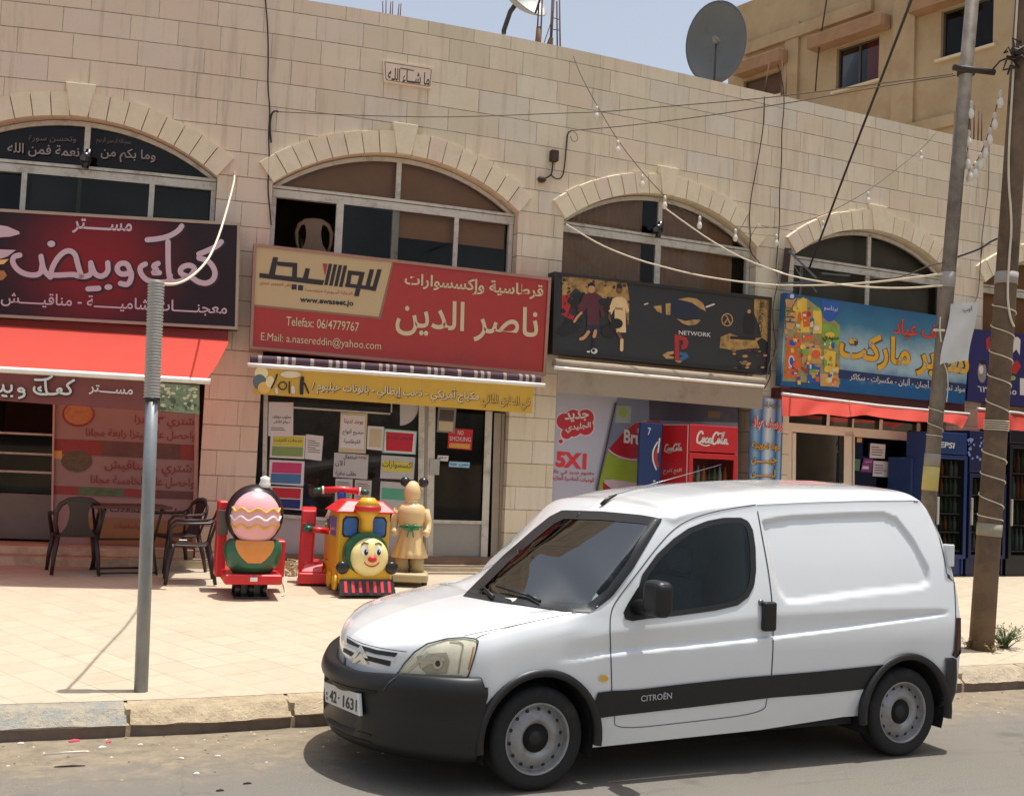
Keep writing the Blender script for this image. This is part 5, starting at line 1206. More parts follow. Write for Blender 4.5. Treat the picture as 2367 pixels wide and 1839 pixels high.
facequad(zG, DS + .005, [(1428, 1050), (1850, 1060), (1838, 1335), (1420, 1312)]).build('kick_panel', mat('door_panel_grey', C(150, 146, 140), .45, .2, var=.06), dr, fixn=False)
o = MB(); frames(o, zG, DS + .045, [(1452, 548, 1446, 672, 78)], .02); o.build('lock_case', mat('lock_grey', C(170, 166, 156), .4, .3), dr, bevel=.006)
o = MB(); frames(o, zG, DS - .02, [(1948, 185, 1918, 1350, 56), (1992, 190, 1960, 1350, 22), (1385, 110, 1380, 1330, 30)], .06); o.build('door_frame', mat('door_frame_grey', C(150, 138, 122), .5, .1, var=.1), dr)
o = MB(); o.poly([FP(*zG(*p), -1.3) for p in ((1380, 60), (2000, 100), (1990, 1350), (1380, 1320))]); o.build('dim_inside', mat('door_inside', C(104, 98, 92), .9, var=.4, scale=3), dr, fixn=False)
PAP = mat('paper_white', C(214, 208, 204), .85, var=.04); PAPG = mat('paper_grey', C(186, 182, 178), .85, var=.08); PAPB = mat('paper_beige', C(196, 180, 146), .85, var=.06)
PCOL = dict(yellow=mat('paper_yellow', C(206, 192, 74), .85), green=mat('paper_green', C(132, 152, 92), .85), pink=mat('paper_pink', C(196, 66, 112), .85), blue=mat('paper_blue', C(78, 116, 160), .85), red=mat('paper_red', C(190, 46, 58), .85), navy=mat('paper_navy', C(46, 50, 110), .85), mint=mat('paper_mint', C(92, 164, 132), .85), teal=mat('paper_teal', C(110, 178, 160), .85), sky=mat('paper_sky', C(150, 190, 214), .85))
def notice(label, P, m_=PAP, blocks=(), texts=(), lines=(), z=zG, d=DS + .006, name='notice', cat='notice'):
    t_ = facequad(z, d, P).build(name, m_, None, fixn=False)
    # move the origin to the sheet's lower edge
    c = (FP(*z(*P[-1]), d) + FP(*z(*P[-2]), d)) / 2
    for v in t_.data.vertices: v.co -= c
    t_.location = c; tag(t_, label, cat, None); ROOT[t_.name] = Matrix.Translation(-c)
    if blocks or texts or lines:
        a_ = Art(z, d)
        for j, (k, q_) in enumerate(blocks): a_.poly(PCOL.get(k) or k, q_, .002 + .0009 * j)
        for k, s_, l_, r_, h_ in texts: a_.text(k, s_, l_, r_, h_, .004, .012)
        for k, (x0, y0), (x1, y1), n_, st_ in lines:
            rl = random.Random(x0)
            for i in range(n_): a_.stroke(k, [(x0, y0 + i * st_), (x0 + (x1 - x0) * rl.uniform(.55, 1), y0 + (y1 - y0) * .8 + i * st_)], 5, .003, 0)
        a_.done('print', t_)
    return t_
GI = mat('paper_ink', C(92, 84, 84), .8); RI = mat('paper_red_ink', C(170, 60, 60), .8)
notice('tall white job notice with dark lines, top left corner of the shop window', [(140, 98), (335, 102), (333, 372), (135, 366)], PAP, (), [(GI, 'مطلوب موظف', (168, 232), (315, 236), 34), (GI, 'دوام كامل', (180, 272), (305, 276), 32)], [(GI, (160, 300), (318, 306), 2, 16)])
notice('white sheet with a yellow block above a green block in the shop window', [(155, 360), (432, 362), (420, 548), (148, 535)], PAP, [('yellow', [(176, 368), (418, 372), (412, 452), (172, 440)]), ('green', [(168, 446), (412, 456), (408, 530), (164, 520)])], [(GI, 'خدمات انترنت', (178, 414), (404, 425), 38)])
notice('narrow white price list beside the yellow and green sheet', [(436, 352), (572, 368), (556, 562), (424, 546)], PAP, (), (), [(GI, (450, 400), (545, 410), 6, 18)])
notice('white sheet with a pink block above a blue block in the shop window', [(148, 552), (424, 566), (414, 762), (140, 742)], PAP, [('pink', [(170, 572), (402, 580), (396, 664), (164, 655)]), ('blue', [(160, 660), (396, 668), (392, 744), (156, 734)])])
notice('white sheet with a red block above a navy block, low in the window', [(150, 760), (412, 772), (404, 952), (142, 930)], PAP, [('red', [(170, 772), (396, 782), (390, 860), (164, 850)]), ('navy', [(162, 858), (390, 868), (386, 940), (158, 928)])])
notice('tall cream notice with three lines of red and black writing, centre of the window', [(708, 178), (920, 190), (906, 505), (690, 492)], PAPB, [(PAP, [(712, 198), (902, 208), (890, 470), (700, 460)])], [(RI, 'يوجد لدينا', (736, 272), (884, 280), 44), (GI, 'جميع أنواع', (722, 356), (888, 366), 50), (GI, 'القرطاسية', (730, 430), (862, 438), 44)])
notice('wide white sheet with handwriting under the tall cream notice', [(658, 496), (928, 516), (918, 708), (648, 688)], PAPG, (), [(RI, 'يوجد', (845, 548), (910, 552), 26), (GI, 'استعمال', (730, 552), (836, 558), 40), (GI, 'الآن', (665, 606), (740, 610), 50), (GI, 'حقائب سفرية', (665, 682), (830, 694), 50)])
notice('small grey sheet of fine print left of its twin, low in the window', [(668, 700), (804, 706), (796, 892), (660, 884)], PAPG, (), (), [(GI, (680, 730), (790, 736), 9, 16)])
notice('small grey sheet with pinkish print beside the door side of its twin', [(822, 710), (954, 718), (944, 888), (812, 880)], PAPG, (), (), [(RI, (835, 740), (940, 748), 8, 17)])
notice('small beige framed notice next to the red flyer', [(922, 286), (1050, 294), (1038, 482), (914, 470)], PAP, [(PAPB, [(940, 308), (1034, 314), (1024, 458), (930, 450)])])
notice('white flyer with a big red panel and a green edge near the door', [(1044, 306), (1312, 328), (1300, 514), (1034, 500)], PCOL['teal'], [(PAP, [(1060, 316), (1306, 334), (1294, 508), (1046, 492)]), (PCOL['red'], [(1066, 332), (1284, 348), (1270, 492), (1066, 480)])], [(PCOL['navy'], 'عروض خاصة', (1075, 390), (1276, 402), 30)])
notice('white sheet with the black word accessories on a yellow band', [(1030, 516), (1296, 534), (1284, 710), (1018, 700)], PAPG, [('yellow', [(1040, 560), (1280, 578), (1270, 656), (1036, 640)])], [(GI, 'اكسسوارات', (1036, 620), (1272, 636), 62)])
notice('white sheet with a mint green block behind the beige statue', [(1022, 722), (1300, 742), (1290, 970), (1012, 950)], PAPG, [('mint', [(1034, 772), (1220, 786), (1212, 874), (1030, 862)])])
cs_ = [(1176, 112), (1322, 122)] + [(1176 + 148 * math.cos(th), 118 + 166 * math.sin(th)) for th in [k * math.pi / 20 for k in range(1, 11)]]
notice('grey quarter round sticker at the top corner of the window', cs_, PAPG)
notice('grey framed permit at the top of the glass door', [(1478, 140), (1622, 150), (1606, 345), (1466, 334)], mat('frame_grey', C(136, 130, 122), .5), [(mat('permit_dark', C(80, 70, 64), .6), [(1492, 156), (1606, 164), (1596, 250), (1484, 242)]), (PAPB, [(1484, 250), (1598, 258), (1590, 330), (1480, 322)])])
notice('red no smoking sign on the glass door', [(1562, 302), (1752, 316), (1740, 478), (1550, 462)], PCOL['red'], [(mat('sign_amber', C(206, 150, 60), .6), [(1568, 420), (1730, 430), (1724, 468), (1562, 456)])], [(WHT, 'NO', (1630, 356), (1676, 360), 36), (WHT, 'SMOKING', (1566, 402), (1734, 412), 34)])
notice('small white push label on the glass door', [(1474, 518), (1560, 522), (1554, 566), (1466, 560)], PAP, (), [(GI, 'ادفع', (1482, 550), (1540, 553), 24)])
notice('pale blue strip sticker across the glass door', [(1566, 566), (1728, 574), (1722, 618), (1560, 608)], PCOL['sky'], (), [(PCOL['navy'], 'نحن هنا', (1575, 602), (1715, 608), 28)])
# ---- bakery shop front
DB = -.2
pq = [(398, 215), (1440, 290), (1415, 1300), (378, 1250)]
t = thing('poster', 'tall white and red bakery offer poster with dark red lettering under the awning', 'poster', FP(*zE(900, 1275), DB))
facequad(zE, DB, pq).build('panel', mat('bakery_poster', C(146, 116, 110), .4, var=.08, scale=2), t, fixn=False)
a = Art(zE, DB); DR = mat('poster_red', C(136, 48, 46), .5); DRB = mat('poster_dark_red', C(132, 46, 42), .5); BRD = mat('poster_bread', C(170, 116, 70), .6, var=.3, scale=18)
a.poly(DRB, [(390, 482), (1422, 528), (1418, 640), (388, 590)], .002); a.poly(mat('poster_brown', C(96, 66, 58), .6, var=.3, scale=8), [(740, 500), (1310, 525), (1310, 632), (740, 608)], .003)
a.poly(DR, [(390, 822), (1418, 868), (1416, 925), (388, 884)], .002); a.poly(mat('poster_green', C(80, 104, 70), .6, var=.4, scale=12), [(570, 832), (900, 846), (900, 902), (570, 890)], .003); a.poly(mat('poster_brown', (1,)), [(1140, 858), (1416, 870), (1414, 922), (1140, 912)], .003)
a.dot(DRB, (568, 305), 118, 92, .002); a.dot(BRD, (570, 300), 104, 80, .003); a.dot(mat('poster_herb', C(92, 84, 62), .7, var=.4, scale=20), (555, 645), 112, 80, .003)
a.poly(mat('sticker_yellow', C(206, 160, 80), .6), [(390, 568), (450, 570), (448, 630), (388, 626)], .004)
for tx, l_, r_, h_, m_ in (('اشتري ٣ بيتزا', (975, 398), (1425, 418), 90, DR), ('واحصل على بيتزا رابعة مجانا', (620, 478), (1420, 505), 74, DR), ('اشتري ٤ مناقيش', (755, 732), (1412, 765), 100, DR), ('واحصل على الخامسة مجانا', (655, 822), (1408, 850), 80, DR), ('أسعار خاصة للحفلات و', (745, 1020), (1400, 1045), 66, INK), ('والمناسبات', (830, 1140), (1010, 1146), 50, DR)): a.text(m_, tx, l_, r_, h_, .004, .012)
a.poly(mat('poster_amber', C(140, 100, 62), .5, var=.2, scale=5), [(640, 1050), (1400, 1085), (1395, 1260), (640, 1245)], .0018)
a.done('print', t)
fr_ = MB(); frames(fr_, zE, DB + .01, [(392, 215, 374, 1260, 14), (1432, 290, 1412, 1310, 30)], .04); fr_.build('frame', mat('pink_frame', C(180, 150, 140), .5), t)
cab = thing('display_counter', 'dark glass bakery counter inside the left shop', 'counter', W(-6.1, -1.0, .6)); c_ = MB(W)
c_.box(-6.9, -5.5, -1.6, -.8, .6, 1.15); c_.build('base', mat('counter_grey', C(120, 116, 108), .5), cab, bevel=.01); c_ = MB(W); c_.box(-6.9, -5.5, -1.6, -.8, 1.16, 1.85); c_.build('glass_case', GLASSD, cab); c_ = MB(W)
for z_ in (1.4, 1.62, 1.86): c_.box(-6.92, -5.48, -1.62, -.78, z_, z_ + .025)
c_.build('shelves', ALU, cab)
# ---- games shop wall panels and coolers
DP = -.06
t = thing('poster', 'pale lilac poster with a red cloud and 5X1 in red', 'poster', FP(*zH(330, 1250), DP)); facequad(zH, DP, [(145, 90), (662, 120), (648, 180), (480, 940), (470, 1500), (60, 1500), (98, 1000)]).build('panel', mat('lilac_poster', C(172, 170, 184), .5, var=.05, scale=2), t, fixn=False)
a = Art(zH, DP); CR_ = mat('poster_crimson', C(176, 34, 48), .45); CRW = mat('poster_rim', C(212, 190, 196), .5)
cl = [((230, 330), 66), ((300, 300), 66), ((400, 300), 68), ((300, 385), 70), ((400, 375), 66), ((245, 430), 44), ((345, 350), 80)]
for i_, (c_, r_) in enumerate(cl): a.dot(CRW, c_, r_ + 10, r_ + 10, .002 + .0001 * i_)
for i_, (c_, r_) in enumerate(cl): a.dot(CR_, c_, r_, r_, .004 + .0001 * i_)
a.dot(CRW, (198, 492), 27, 25, .002); a.dot(CR_, (198, 492), 18, 17, .004)
a.text(WHT, 'جديد', (228, 338), (425, 322), 78, .007, .03); a.text(WHT, 'الجليدي', (236, 428), (440, 402), 70, .007, .022); a.text(mat('poster_bright', C(206, 44, 56), .45), '5X1', (155, 700), (405, 722), 128, .004, .05)
a.text(CR_, 'مفهوم جديد في عالم', (112, 765), (470, 782), 46, .004, .012); a.text(CR_, 'الوجبات الحاضرة الطازجة', (112, 812), (468, 834), 46, .004, .012); a.done('print', t)
t = thing('poster', 'grey poster with a red and lime green sweep between lilac poster and red cooler', 'poster', FP(*zH(760, 1250), DP)); facequad(zH, DP + .004, [(664, 110), (1640, 190), (1640, 1300), (480, 1500), (492, 890)]).build('panel', mat('grey_poster', C(118, 124, 144), .5, var=.1, scale=2), t, fixn=False)
fr_ = MB(); frames(fr_, zH, DP + .02, [(648, 180, 490, 890, 12)], .02); fr_.build('edge_strip', mat('strip_dark', C(60, 48, 56), .5), t)
a = Art(zH, DP + .006)
a.poly(mat('poster_orange', C(200, 130, 60), .5), [(690, 430), (800, 340), (900, 320), (900, 420), (760, 480)], .002); a.poly(mat('poster_red_sweep', C(160, 32, 44), .4), [(585, 560), (700, 430), (800, 345), (1000, 320), (1040, 380), (1040, 620), (760, 630), (640, 600)], .003); a.stroke(mat('poster_pink', C(204, 170, 176), .5), [(588, 562), (640, 605), (740, 640), (840, 645)], 14, .004)
a.poly(mat('poster_lime', C(140, 158, 52), .5, var=.1), [(580, 575), (640, 615), (740, 650), (840, 655), (830, 830), (520, 790)], .003); a.poly(mat('poster_lime', (1,)), [(520, 790), (560, 770), (540, 1000), (490, 1000)], .0034); a.poly(mat('poster_pale', C(190, 170, 180), .5), [(540, 800), (830, 810), (820, 1000), (620, 1000)], .0028); a.poly(mat('poster_red_sweep', (1,)), [(540, 820), (640, 900), (640, 1000), (540, 900)], .0036)
a.text(WHT, 'Bru', (710, 505), (850, 525), 112, .006, .03); a.text(WHT, 'برو', (820, 420), (880, 425), 40, .006, .01); a.poly(mat('poster_cream', C(150, 156, 150), .5), [(650, 200), (775, 205), (765, 345), (640, 340)], .002); a.dot(mat('poster_lime', (1,)), (705, 255), 30, 42, .003); a.poly(mat('poster_dusk', C(66, 66, 82), .5, var=.2), [(920, 130), (1640, 190), (1640, 340), (920, 320)], .004); a.poly(mat('poster_bronze', C(110, 84, 60), .5), [(1400, 240), (1500, 248), (1495, 305), (1395, 298)], .006)
a.done('print', t)
GLASSC = glass('cooler_glass', (.6, .64, .68), .75, .05, .3)
# drink coolers standing in front
def cooler(name, label, z, Ptop, dback, dfront, ztop, zbase, s0, s1, body_m, door=True, shelves=5, header=.28, glassw=None):
    t_ = thing(name, label, 'drinks cooler', tuple(W((s0 + s1) / 2, (dback + dfront) / 2, zbase)))
    c_ = MB(W); c_.box(s0, s0 + .03, dback, dfront, zbase + .06, ztop); c_.box(s1 - .03, s1, dback, dfront, zbase + .06, ztop); c_.box(s0 + .03, s1 - .03, dback, dback + .03, zbase + .06, ztop); c_.box(s0 + .03, s1 - .03, dback + .03, dfront, ztop - .04, ztop); c_.box(s0 + .03, s1 - .03, dback + .03, dfront - .02, zbase + .06, zbase + .32); c_.box(s0 + .04, s1 - .04, dback + .03, dfront - .03, zbase, zbase + .06)
    b__ = c_.build('cabinet', body_m, t_)
    h_ = MB(W); h_.box(s0, s1, dfront + .001, dfront + .035, ztop - header, ztop - .002); h_.build('header', body_m, t_, bevel=.012)
    d_ = MB(W); y0, y1 = zbase + .30, ztop - header - .02; w_ = .055
    d_.box(s0, s0 + w_, dfront + .001, dfront + .05, y0, y1); d_.box(s1 - w_, s1, dfront + .001, dfront + .05, y0, y1); d_.box(s0 + w_, s1 - w_, dfront + .001, dfront + .05, y0, y0 + w_); d_.box(s0 + w_, s1 - w_, dfront + .001, dfront + .05, y1 - w_, y1); do = d_.build('door', body_m, t_, bevel=.008)
    g_ = MB(W); g_.poly([(s0 + w_, dfront + .03, y0 + w_), (s1 - w_, dfront + .03, y0 + w_), (s1 - w_, dfront + .03, y1 - w_), (s0 + w_, dfront + .03, y1 - w_)]); g_.build('pane', GLASSC, do, fixn=False)
    h_ = MB(W); h_.tube([(s0 + .03, dfront + .05, y0 + .5), (s0 + .03, dfront + .09, y0 + .54), (s0 + .03, dfront + .09, y0 + .86), (s0 + .03, dfront + .05, y0 + .9)], .012, 8) if False else h_.box(s0 + .018, s0 + .04, dfront + .05, dfront + .085, y0 + .5, y0 + .9); h_.build('handle', ALU, do, bevel=.005)
    for k in range(shelves):
        zz = y0 + .1 + (y1 - y0 - .15) * k / shelves; s_ = MB(W); s_.box(s0 + .032, s1 - .032, dback + .04, dfront - .04, zz, zz + .015); so = s_.build('shelf', ALU, t_)
        bt = MB(); n_ = int((s1 - s0 - .1) / .085); rb_ = random.Random(k + int(s0 * 10))
        for i in range(n_):
            s_ = s0 + .075 + i * (s1 - s0 - .15) / max(1, n_ - 1); p_ = W(s_, dfront - .11, zz + .016); hh = (y1 - y0 - .15) / shelves * .86; bt.m = rb_.randrange(4); bt.lathe([(.032, 0), (.032, hh * .6), (.014, hh * .82), (.014, hh)], tuple(p_), 8)
        bt.build('bottles', [mat('bottle_dark', C(60, 34, 30), .2), mat('bottle_orange', C(206, 110, 50), .3), mat('bottle_clear', C(170, 184, 180), .2), mat('bottle_green', C(70, 120, 80), .25)], so)
    return t_
CKR = mat('cooler_red', C(190, 34, 42), .35, var=.04); CKB = mat('cooler_blue', C(24, 50, 98), .35, var=.08); CKD = mat('cooler_navy', C(20, 30, 70), .35, var=.08)
dC = .62; sA, zt = F(*zH(1242, 350), dC); sB, ztB = F(*zH(1632, 378), dC); sL0, _ = F(*zH(1030, 352), .02)
# its side panel is seen because it is turned a little; built square to the wall
t = thing('drinks_cooler', 'red drinks cooler with white script lettering in front of the games shop', 'drinks cooler', tuple(W((sA + sB) / 2, .3, .45)))
ztop = (zt + ztB) / 2
c_ = MB(); CP = lambda s_, d_, z_: W(s_ + (.62 - d_) * (sL0 - sA) / .60, d_, z_)
cb = lambda *q_: None
def cbox(m_, s0, s1, d0, d1, z0, z1_): m_.hexa([CP(s0, d0, z0), CP(s1, d0, z0), CP(s1, d1, z0), CP(s0, d1, z0), CP(s0, d0, z1_), CP(s1, d0, z1_), CP(s1, d1, z1_), CP(s0, d1, z1_)])
zb_ = .45; hz = ztop - .36
for q_ in ((sA, sA + .03, .02, dC, zb_, ztop), (sB - .03, sB, .02, dC, zb_, ztop), (sA + .03, sB - .03, .02, .05, zb_, ztop), (sA + .03, sB - .03, .05, dC, ztop - .04, ztop), (sA + .03, sB - .03, .05, dC, zb_, zb_ + .3)): cbox(c_, *q_)
c_.build('cabinet', CKR, t)
c_ = MB(); cbox(c_, sA, sB, dC + .002, dC + .03, hz, ztop); hd = c_.build('header', CKR, t, bevel=.01)
c_ = MB(); 
for q_ in ((sA, sA + .06, dC + .002, dC + .04, zb_ + .3, hz - .02), (sB - .06, sB, dC + .002, dC + .04, zb_ + .3, hz - .02), (sA + .06, sB - .06, dC + .002, dC + .04, hz - .09, hz - .02), (sA + .06, sB - .06, dC + .002, dC + .04, zb_ + .3, zb_ + .37)): cbox(c_, *q_)
do = c_.build('door', CKR, t, bevel=.006); c_ = MB(); c_.poly([CP(sA + .06, dC + .02, zb_ + .37), CP(sB - .06, dC + .02, zb_ + .37), CP(sB - .06, dC + .02, hz - .09), CP(sA + .06, dC + .02, hz - .09)]); c_.build('pane', GLASS, do, fixn=False)
for k in range(4):
    c_ = MB(); zz = hz - .45 - k * .33; cbox(c_, sA + .03, sB - .03, .06, dC - .04, zz, zz + .015); so = c_.build('shelf', ALU, t); bt = MB()
    for i in range(8): bt.m = (i * 7 + k) % 4; bt.lathe([(.032, 0), (.032, .15), (.014, .21), (.014, .25)], tuple(CP(sA + .08 + i * (sB - sA - .16) / 7, dC - .12, zz + .016)), 8)
    bt.build('bottles', [MATS['bottle_dark'] if 'bottle_dark' in MATS else mat('bottle_dark', C(60, 34, 30), .2), mat('bottle_orange', C(206, 110, 50), .3), mat('bottle_clear', C(170, 184, 180), .2), mat('bottle_green', C(70, 120, 80), .25)], so)
a = Art(zH, dC + .032); 
def script(a, m_, l_, r_, h_, e):     # looping script made of strokes
    P = lambda u, v: (l_[0] + (r_[0] - l_[0]) * u + .12 * h_ * v, l_[1] + (r_[1] - l_[1]) * u - h_ * v); w_ = h_ * .12; S = lambda k, *p: a.stroke(m_, [P(*q) for q in p], w_ * k, e)
    for u0 in (0, .48):
        S(1.2, (u0 + .17, .80), (u0 + .14, .98), (u0 + .07, .92), (u0 + .01, .55), (u0 + .02, .15), (u0 + .08, .05), (u0 + .16, .22)); S(1.1, (u0 + .20, .50), (u0 + .17, .30), (u0 + .20, .12), (u0 + .245, .28), (u0 + .235, .48), (u0 + .20, .5))
    S(1.1, (.33, .48), (.28, .42), (.275, .20), (.31, .12), (.355, .25)); S(1.1, (.43, .48), (.38, .44), (.37, .18), (.41, .14), (.44, .48), (.44, .2), (.47, .14)); S(.8, (.46, .45), (.50, .45))
    S(1.1, (.76, .2), (.80, .6), (.82, .98), (.79, .95), (.78, .3), (.81, .12), (.85, .25)); S(1.1, (.92, .48), (.87, .44), (.86, .18), (.90, .14), (.93, .48), (.93, .2), (.98, .16)); S(.8, (.10, .04), (.3, -.12), (.42, -.02)); S(.8, (.62, .96), (.72, .88), (.84, 1.0))
script(a, WHT, (1300, 512), (1560, 530), 108, .003); a.done('lettering', hd)
a = Art(zH, .3, lambda px, py, e: None)
nL = (CP(sA, 0, 0) - CP(sA, dC, 0)).normalized(); nrm_ = Vector((nL.y, -nL.x, 0)); 
if nrm_.dot(CAM - CP(sA, .3, 1)) < 0: nrm_ = -nrm_
a.at = lambda px, py, e: on_plane(px, py, CP(sA, .3, 1) + nrm_ * e, nrm_)
script(a, WHT, (1040, 580), (1185, 575), 68, .004); a.text(WHT, 'افتح تفرح', (1032, 760), (1180, 755), 48, .004, .012); a.stroke(WHT, [(1036, 356), (1236, 356), (1222, 830)], 8, .003, 0); a.stroke(CR_, [(1185, 600), (1180, 640), (1140, 668), (1090, 660)], 10, .003); a.done('side_lettering', t)
sX, zx = F(*zH(1005, 345), .40)
t = thing('drinks_cooler', 'blue drinks cooler panel half hidden behind the red drinks cooler', 'drinks cooler', tuple(W(sX - .3, .2, .45))); c_ = MB(W); s0x, _ = F(*zH(850, 345), .40); c_.box(s0x, sX + .05, .34, .40, .45, zx); c_.build('cabinet', CKB, t, bevel=.015)
a = Art(zH, .402); a.stroke(WHT, [(985, 500), (950, 560), (945, 640), (975, 720)], 12, .002); a.stroke(PR, [(985, 560), (965, 620), (985, 690)], 26, .003); a.text(WHT, '7', (905, 440), (930, 442), 60, .002, .01); a.dot(WHT, (960, 815), 10, 8, .003); a.stroke(WHT, [(1003, 470), (990, 580)], 12, .0034); a.done('print', t)
# ---- blue column banner
D8 = .03
t = thing('column_banner', 'narrow blue striped banner with yellow and red lettering on the pillar', 'banner', FP(*zH(1860, 1000), D8))
v = MB(); v.s = True; rows = []; sl_, zt_ = F(*zH(1742, 132), D8); sr_, _ = F(*zH(2000, 130), D8); _, zb_ = F(*zH(1860, 1150), D8)
sl_, _ = F(*zH(1735, 420), D8); sr_, _ = F(*zH(2004, 430), D8)
for z_ in (zt_, zb_): rows.append([W(s_, D8 + .05 * math.sin(math.pi * i / 12), z_) for i, s_ in enumerate(lin(sl_, sr_, 13))])
m_, n, l, b = base_mat('blue_stripes', .4); tc = n.new('ShaderNodeTexCoord'); sx = n.new('ShaderNodeSeparateXYZ'); l.new(tc.outputs['Generated'], sx.inputs[0]); crp = n.new('ShaderNodeValToRGB'); cr = crp.color_ramp
for i_, (p, c__) in enumerate(((0, C(40, 84, 140)), (.15, C(150, 190, 214)), (.3, C(54, 110, 170)), (.48, C(206, 218, 222)), (.62, C(150, 180, 200)), (.75, C(40, 96, 160)), (.9, C(150, 190, 214)), (1, C(36, 74, 130)))):
    e_ = cr.elements[i_] if i_ < 2 else cr.elements.new(p); e_.position = p; e_.color = c__
l.new(sx.outputs[0], crp.inputs[0]); l.new(crp.outputs[0], b.inputs['Base Color']); v.grid(rows); v.build('panel', m_, t, fixn=False)
a = Art(zH, D8 + .06); OLV = mat('print_olive', C(112, 100, 36), .5)
a.text(OLV, 'سوبرماركت', (1835, 218), (1985, 232), 56, .002, .03)
for tx, l_, r_, h_, c__ in (('يوسف عياد', (1756, 395), (1998, 420), 120, MATS['print_bright_red']), ('مواد تموينية', (1755, 560), (1982, 580), 80, YL), ('جبــــــن', (1748, 680), (1955, 690), 70, YL), ('لبــــــن', (1742, 790), (1945, 800), 76, YL)):
    a.text(ORD if c__ is YL else WHT, tx, (l_[0] + 4, l_[1] + 4), (r_[0] + 4, r_[1] + 4), h_, .004, .05); a.text(c__, tx, l_, r_, h_, .007, .02)
a.done('lettering', t)
# ---- supermarket front
DM = -.10
o = MB(); frames(o, zI, DM, [(182, 272, 990, 335, 52), (215, 300, 208, 1300, 44), (245, 310, 236, 1300, 26), (572, 300, 560, 1300, 56), (598, 320, 590, 1300, 18), (450, 200, 446, 272, 18), (598, 225, 594, 280, 10), (764, 230, 760, 290, 20), (985, 250, 975, 1300, 20)]); win = o.build('shop_window', mat('beige_frame', C(218, 202, 178), .5, var=.08), bld)
facequad(zI, DM - .01, [(182, 190), (1000, 260), (990, 1300), (180, 1300)]).build('pane', GLASSD, win, fixn=False)
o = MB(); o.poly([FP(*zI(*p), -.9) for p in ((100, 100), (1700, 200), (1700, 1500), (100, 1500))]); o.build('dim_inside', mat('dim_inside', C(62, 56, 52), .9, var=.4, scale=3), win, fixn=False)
zn = lambda lab, P, m_, **k: notice(lab, P, m_, z=zI, d=DM + .01, **k)
zn('white handwritten sheet high on the supermarket window', [(700, 370), (790, 378), (784, 462), (694, 456)], PAP, lines=[(GI, (708, 392), (776, 396), 4, 15)]); zn('white sheet with purple writing low on the supermarket window', [(718, 474), (810, 480), (804, 572), (712, 566)], PAP, lines=[(mat('ink_purple', C(110, 70, 140), .8), (726, 500), (796, 504), 4, 15)])
zn('purple sticker between the two white sheets on the supermarket window', [(660, 460), (716, 464), (706, 545), (640, 538)], mat('sticker_purple', C(128, 60, 120), .6), texts=[(WHT, 'شحن', (668, 486), (708, 490), 18)], blocks=[(WHT, [(655, 505), (690, 507), (688, 525), (650, 522)])]); zn('small yellow sticker at the corner of the supermarket window', [(620, 338), (650, 340), (648, 366), (618, 364)], mat('sticker_yellow', (1,))); zn('green sticker on the left of the purple sticker', [(600, 462), (640, 466), (634, 535), (598, 530)], mat('sticker_green', C(80, 120, 96), .6))
# ---- coolers at the right
def placed(px, py, zz): P = on_z(px, py, zz); return P
def coolerW(label, xl, xr, ytop, ybot, body_m, shelves=4, header=.3, depth=.55, d=.9):
    s0, zb = F(*zI(xl, ybot), d); s1, _ = F(*zI(xr, ybot), d); _, zt = F(*zI((xl + xr) / 2, ytop), d)
    return cooler('drinks_cooler', label, zI, None, d - depth, d, zt, max(zb, .36), s0, s1, body_m, True, shelves, header), (s0, s1, zt, d)
k1, _ = coolerW('blue drinks cooler with white lettering between the two poles', 1060, 1245, 305, 1215, CKB, 5, .32); a = Art(zI, .9 + .036); a.text(WHT, 'PEPSI', (1085, 392), (1200, 402), 34, .002, .02, shear=.1); a.done('lettering', k1)
k2, q_ = coolerW('dark navy drinks cooler with a bubble print behind the timber pole', 1262, 1480, 300, 1222, CKD, 4, .62); a = Art(zI, .9 + .036)
for i in range(46):
    x, y = rr_.uniform(1280, 1465), rr_.uniform(335, 478); r_ = rr_.uniform(3, 9); a.dot(mat('bubble_pale', C(120, 134, 190), .5), (x, y), r_, r_ * 1.2, .002 + .00004 * i, 8)
a.done('bubble_print', k2)
k3, _ = coolerW('black drinks cooler at the right edge of the photo', 1500, 1790, 300, 1230, mat('cooler_black', C(22, 24, 34), .3), 4, .2)
fz = thing('small_freezer', 'small blue box with white splash print beside the slim steel pole', 'box', FP(*zI(1000, 900), .5)); s0, z0 = F(*zI(948, 455), .5); s1, _ = F(*zI(1036, 458), .5); c_ = MB(W); c_.box(s0, s1, .0, .5, .45, z0); c_.build('cabinet', CKB, fz, bevel=.02)
a = Art(zI, .502); a.poly(mat('print_sky', C(150, 186, 214), .5, var=.3, scale=20), [(965, 490), (1030, 494), (1028, 600), (960, 596)], .002); a.done('print', fz)
# white rolled pipe post between awnings
# ================================================================== poles, cables, dishes, house behind
def upright(px0, py0, px1, py1, base):          # top of a leaning pole, in the upright plane facing the camera through its foot
    n_ = Vector((CF.x, CF.y, 0)).normalized(); return on_plane(px1, py1, base, n_)
GALV = mat('galvanised', C(140, 144, 146), .45, .35, var=.14, scale=7, dirt=(C(96, 80, 66), .62, .85, 9)); SLV = mat('corrugated_sleeve', C(168, 164, 156), .5, .2, var=.12, scale=30)
B0 = G(326, 1597); T0 = upright(326, 1597, 361, 653, B0)
t = thing('steel_post', 'short grey steel post with a ribbed pipe sleeve at the kerb', 'post', tuple(B0))
k0 = (1597 - 924) / (1597 - 653); M0 = B0.lerp(T0, k0)
o = MB(); o.tube([B0 - Vector((0, 0, .03)), B0.lerp(T0, .5), M0 + Vector((0, 0, .05))], [.0455, .0435, .042], 20); o.build('shaft', GALV, t)
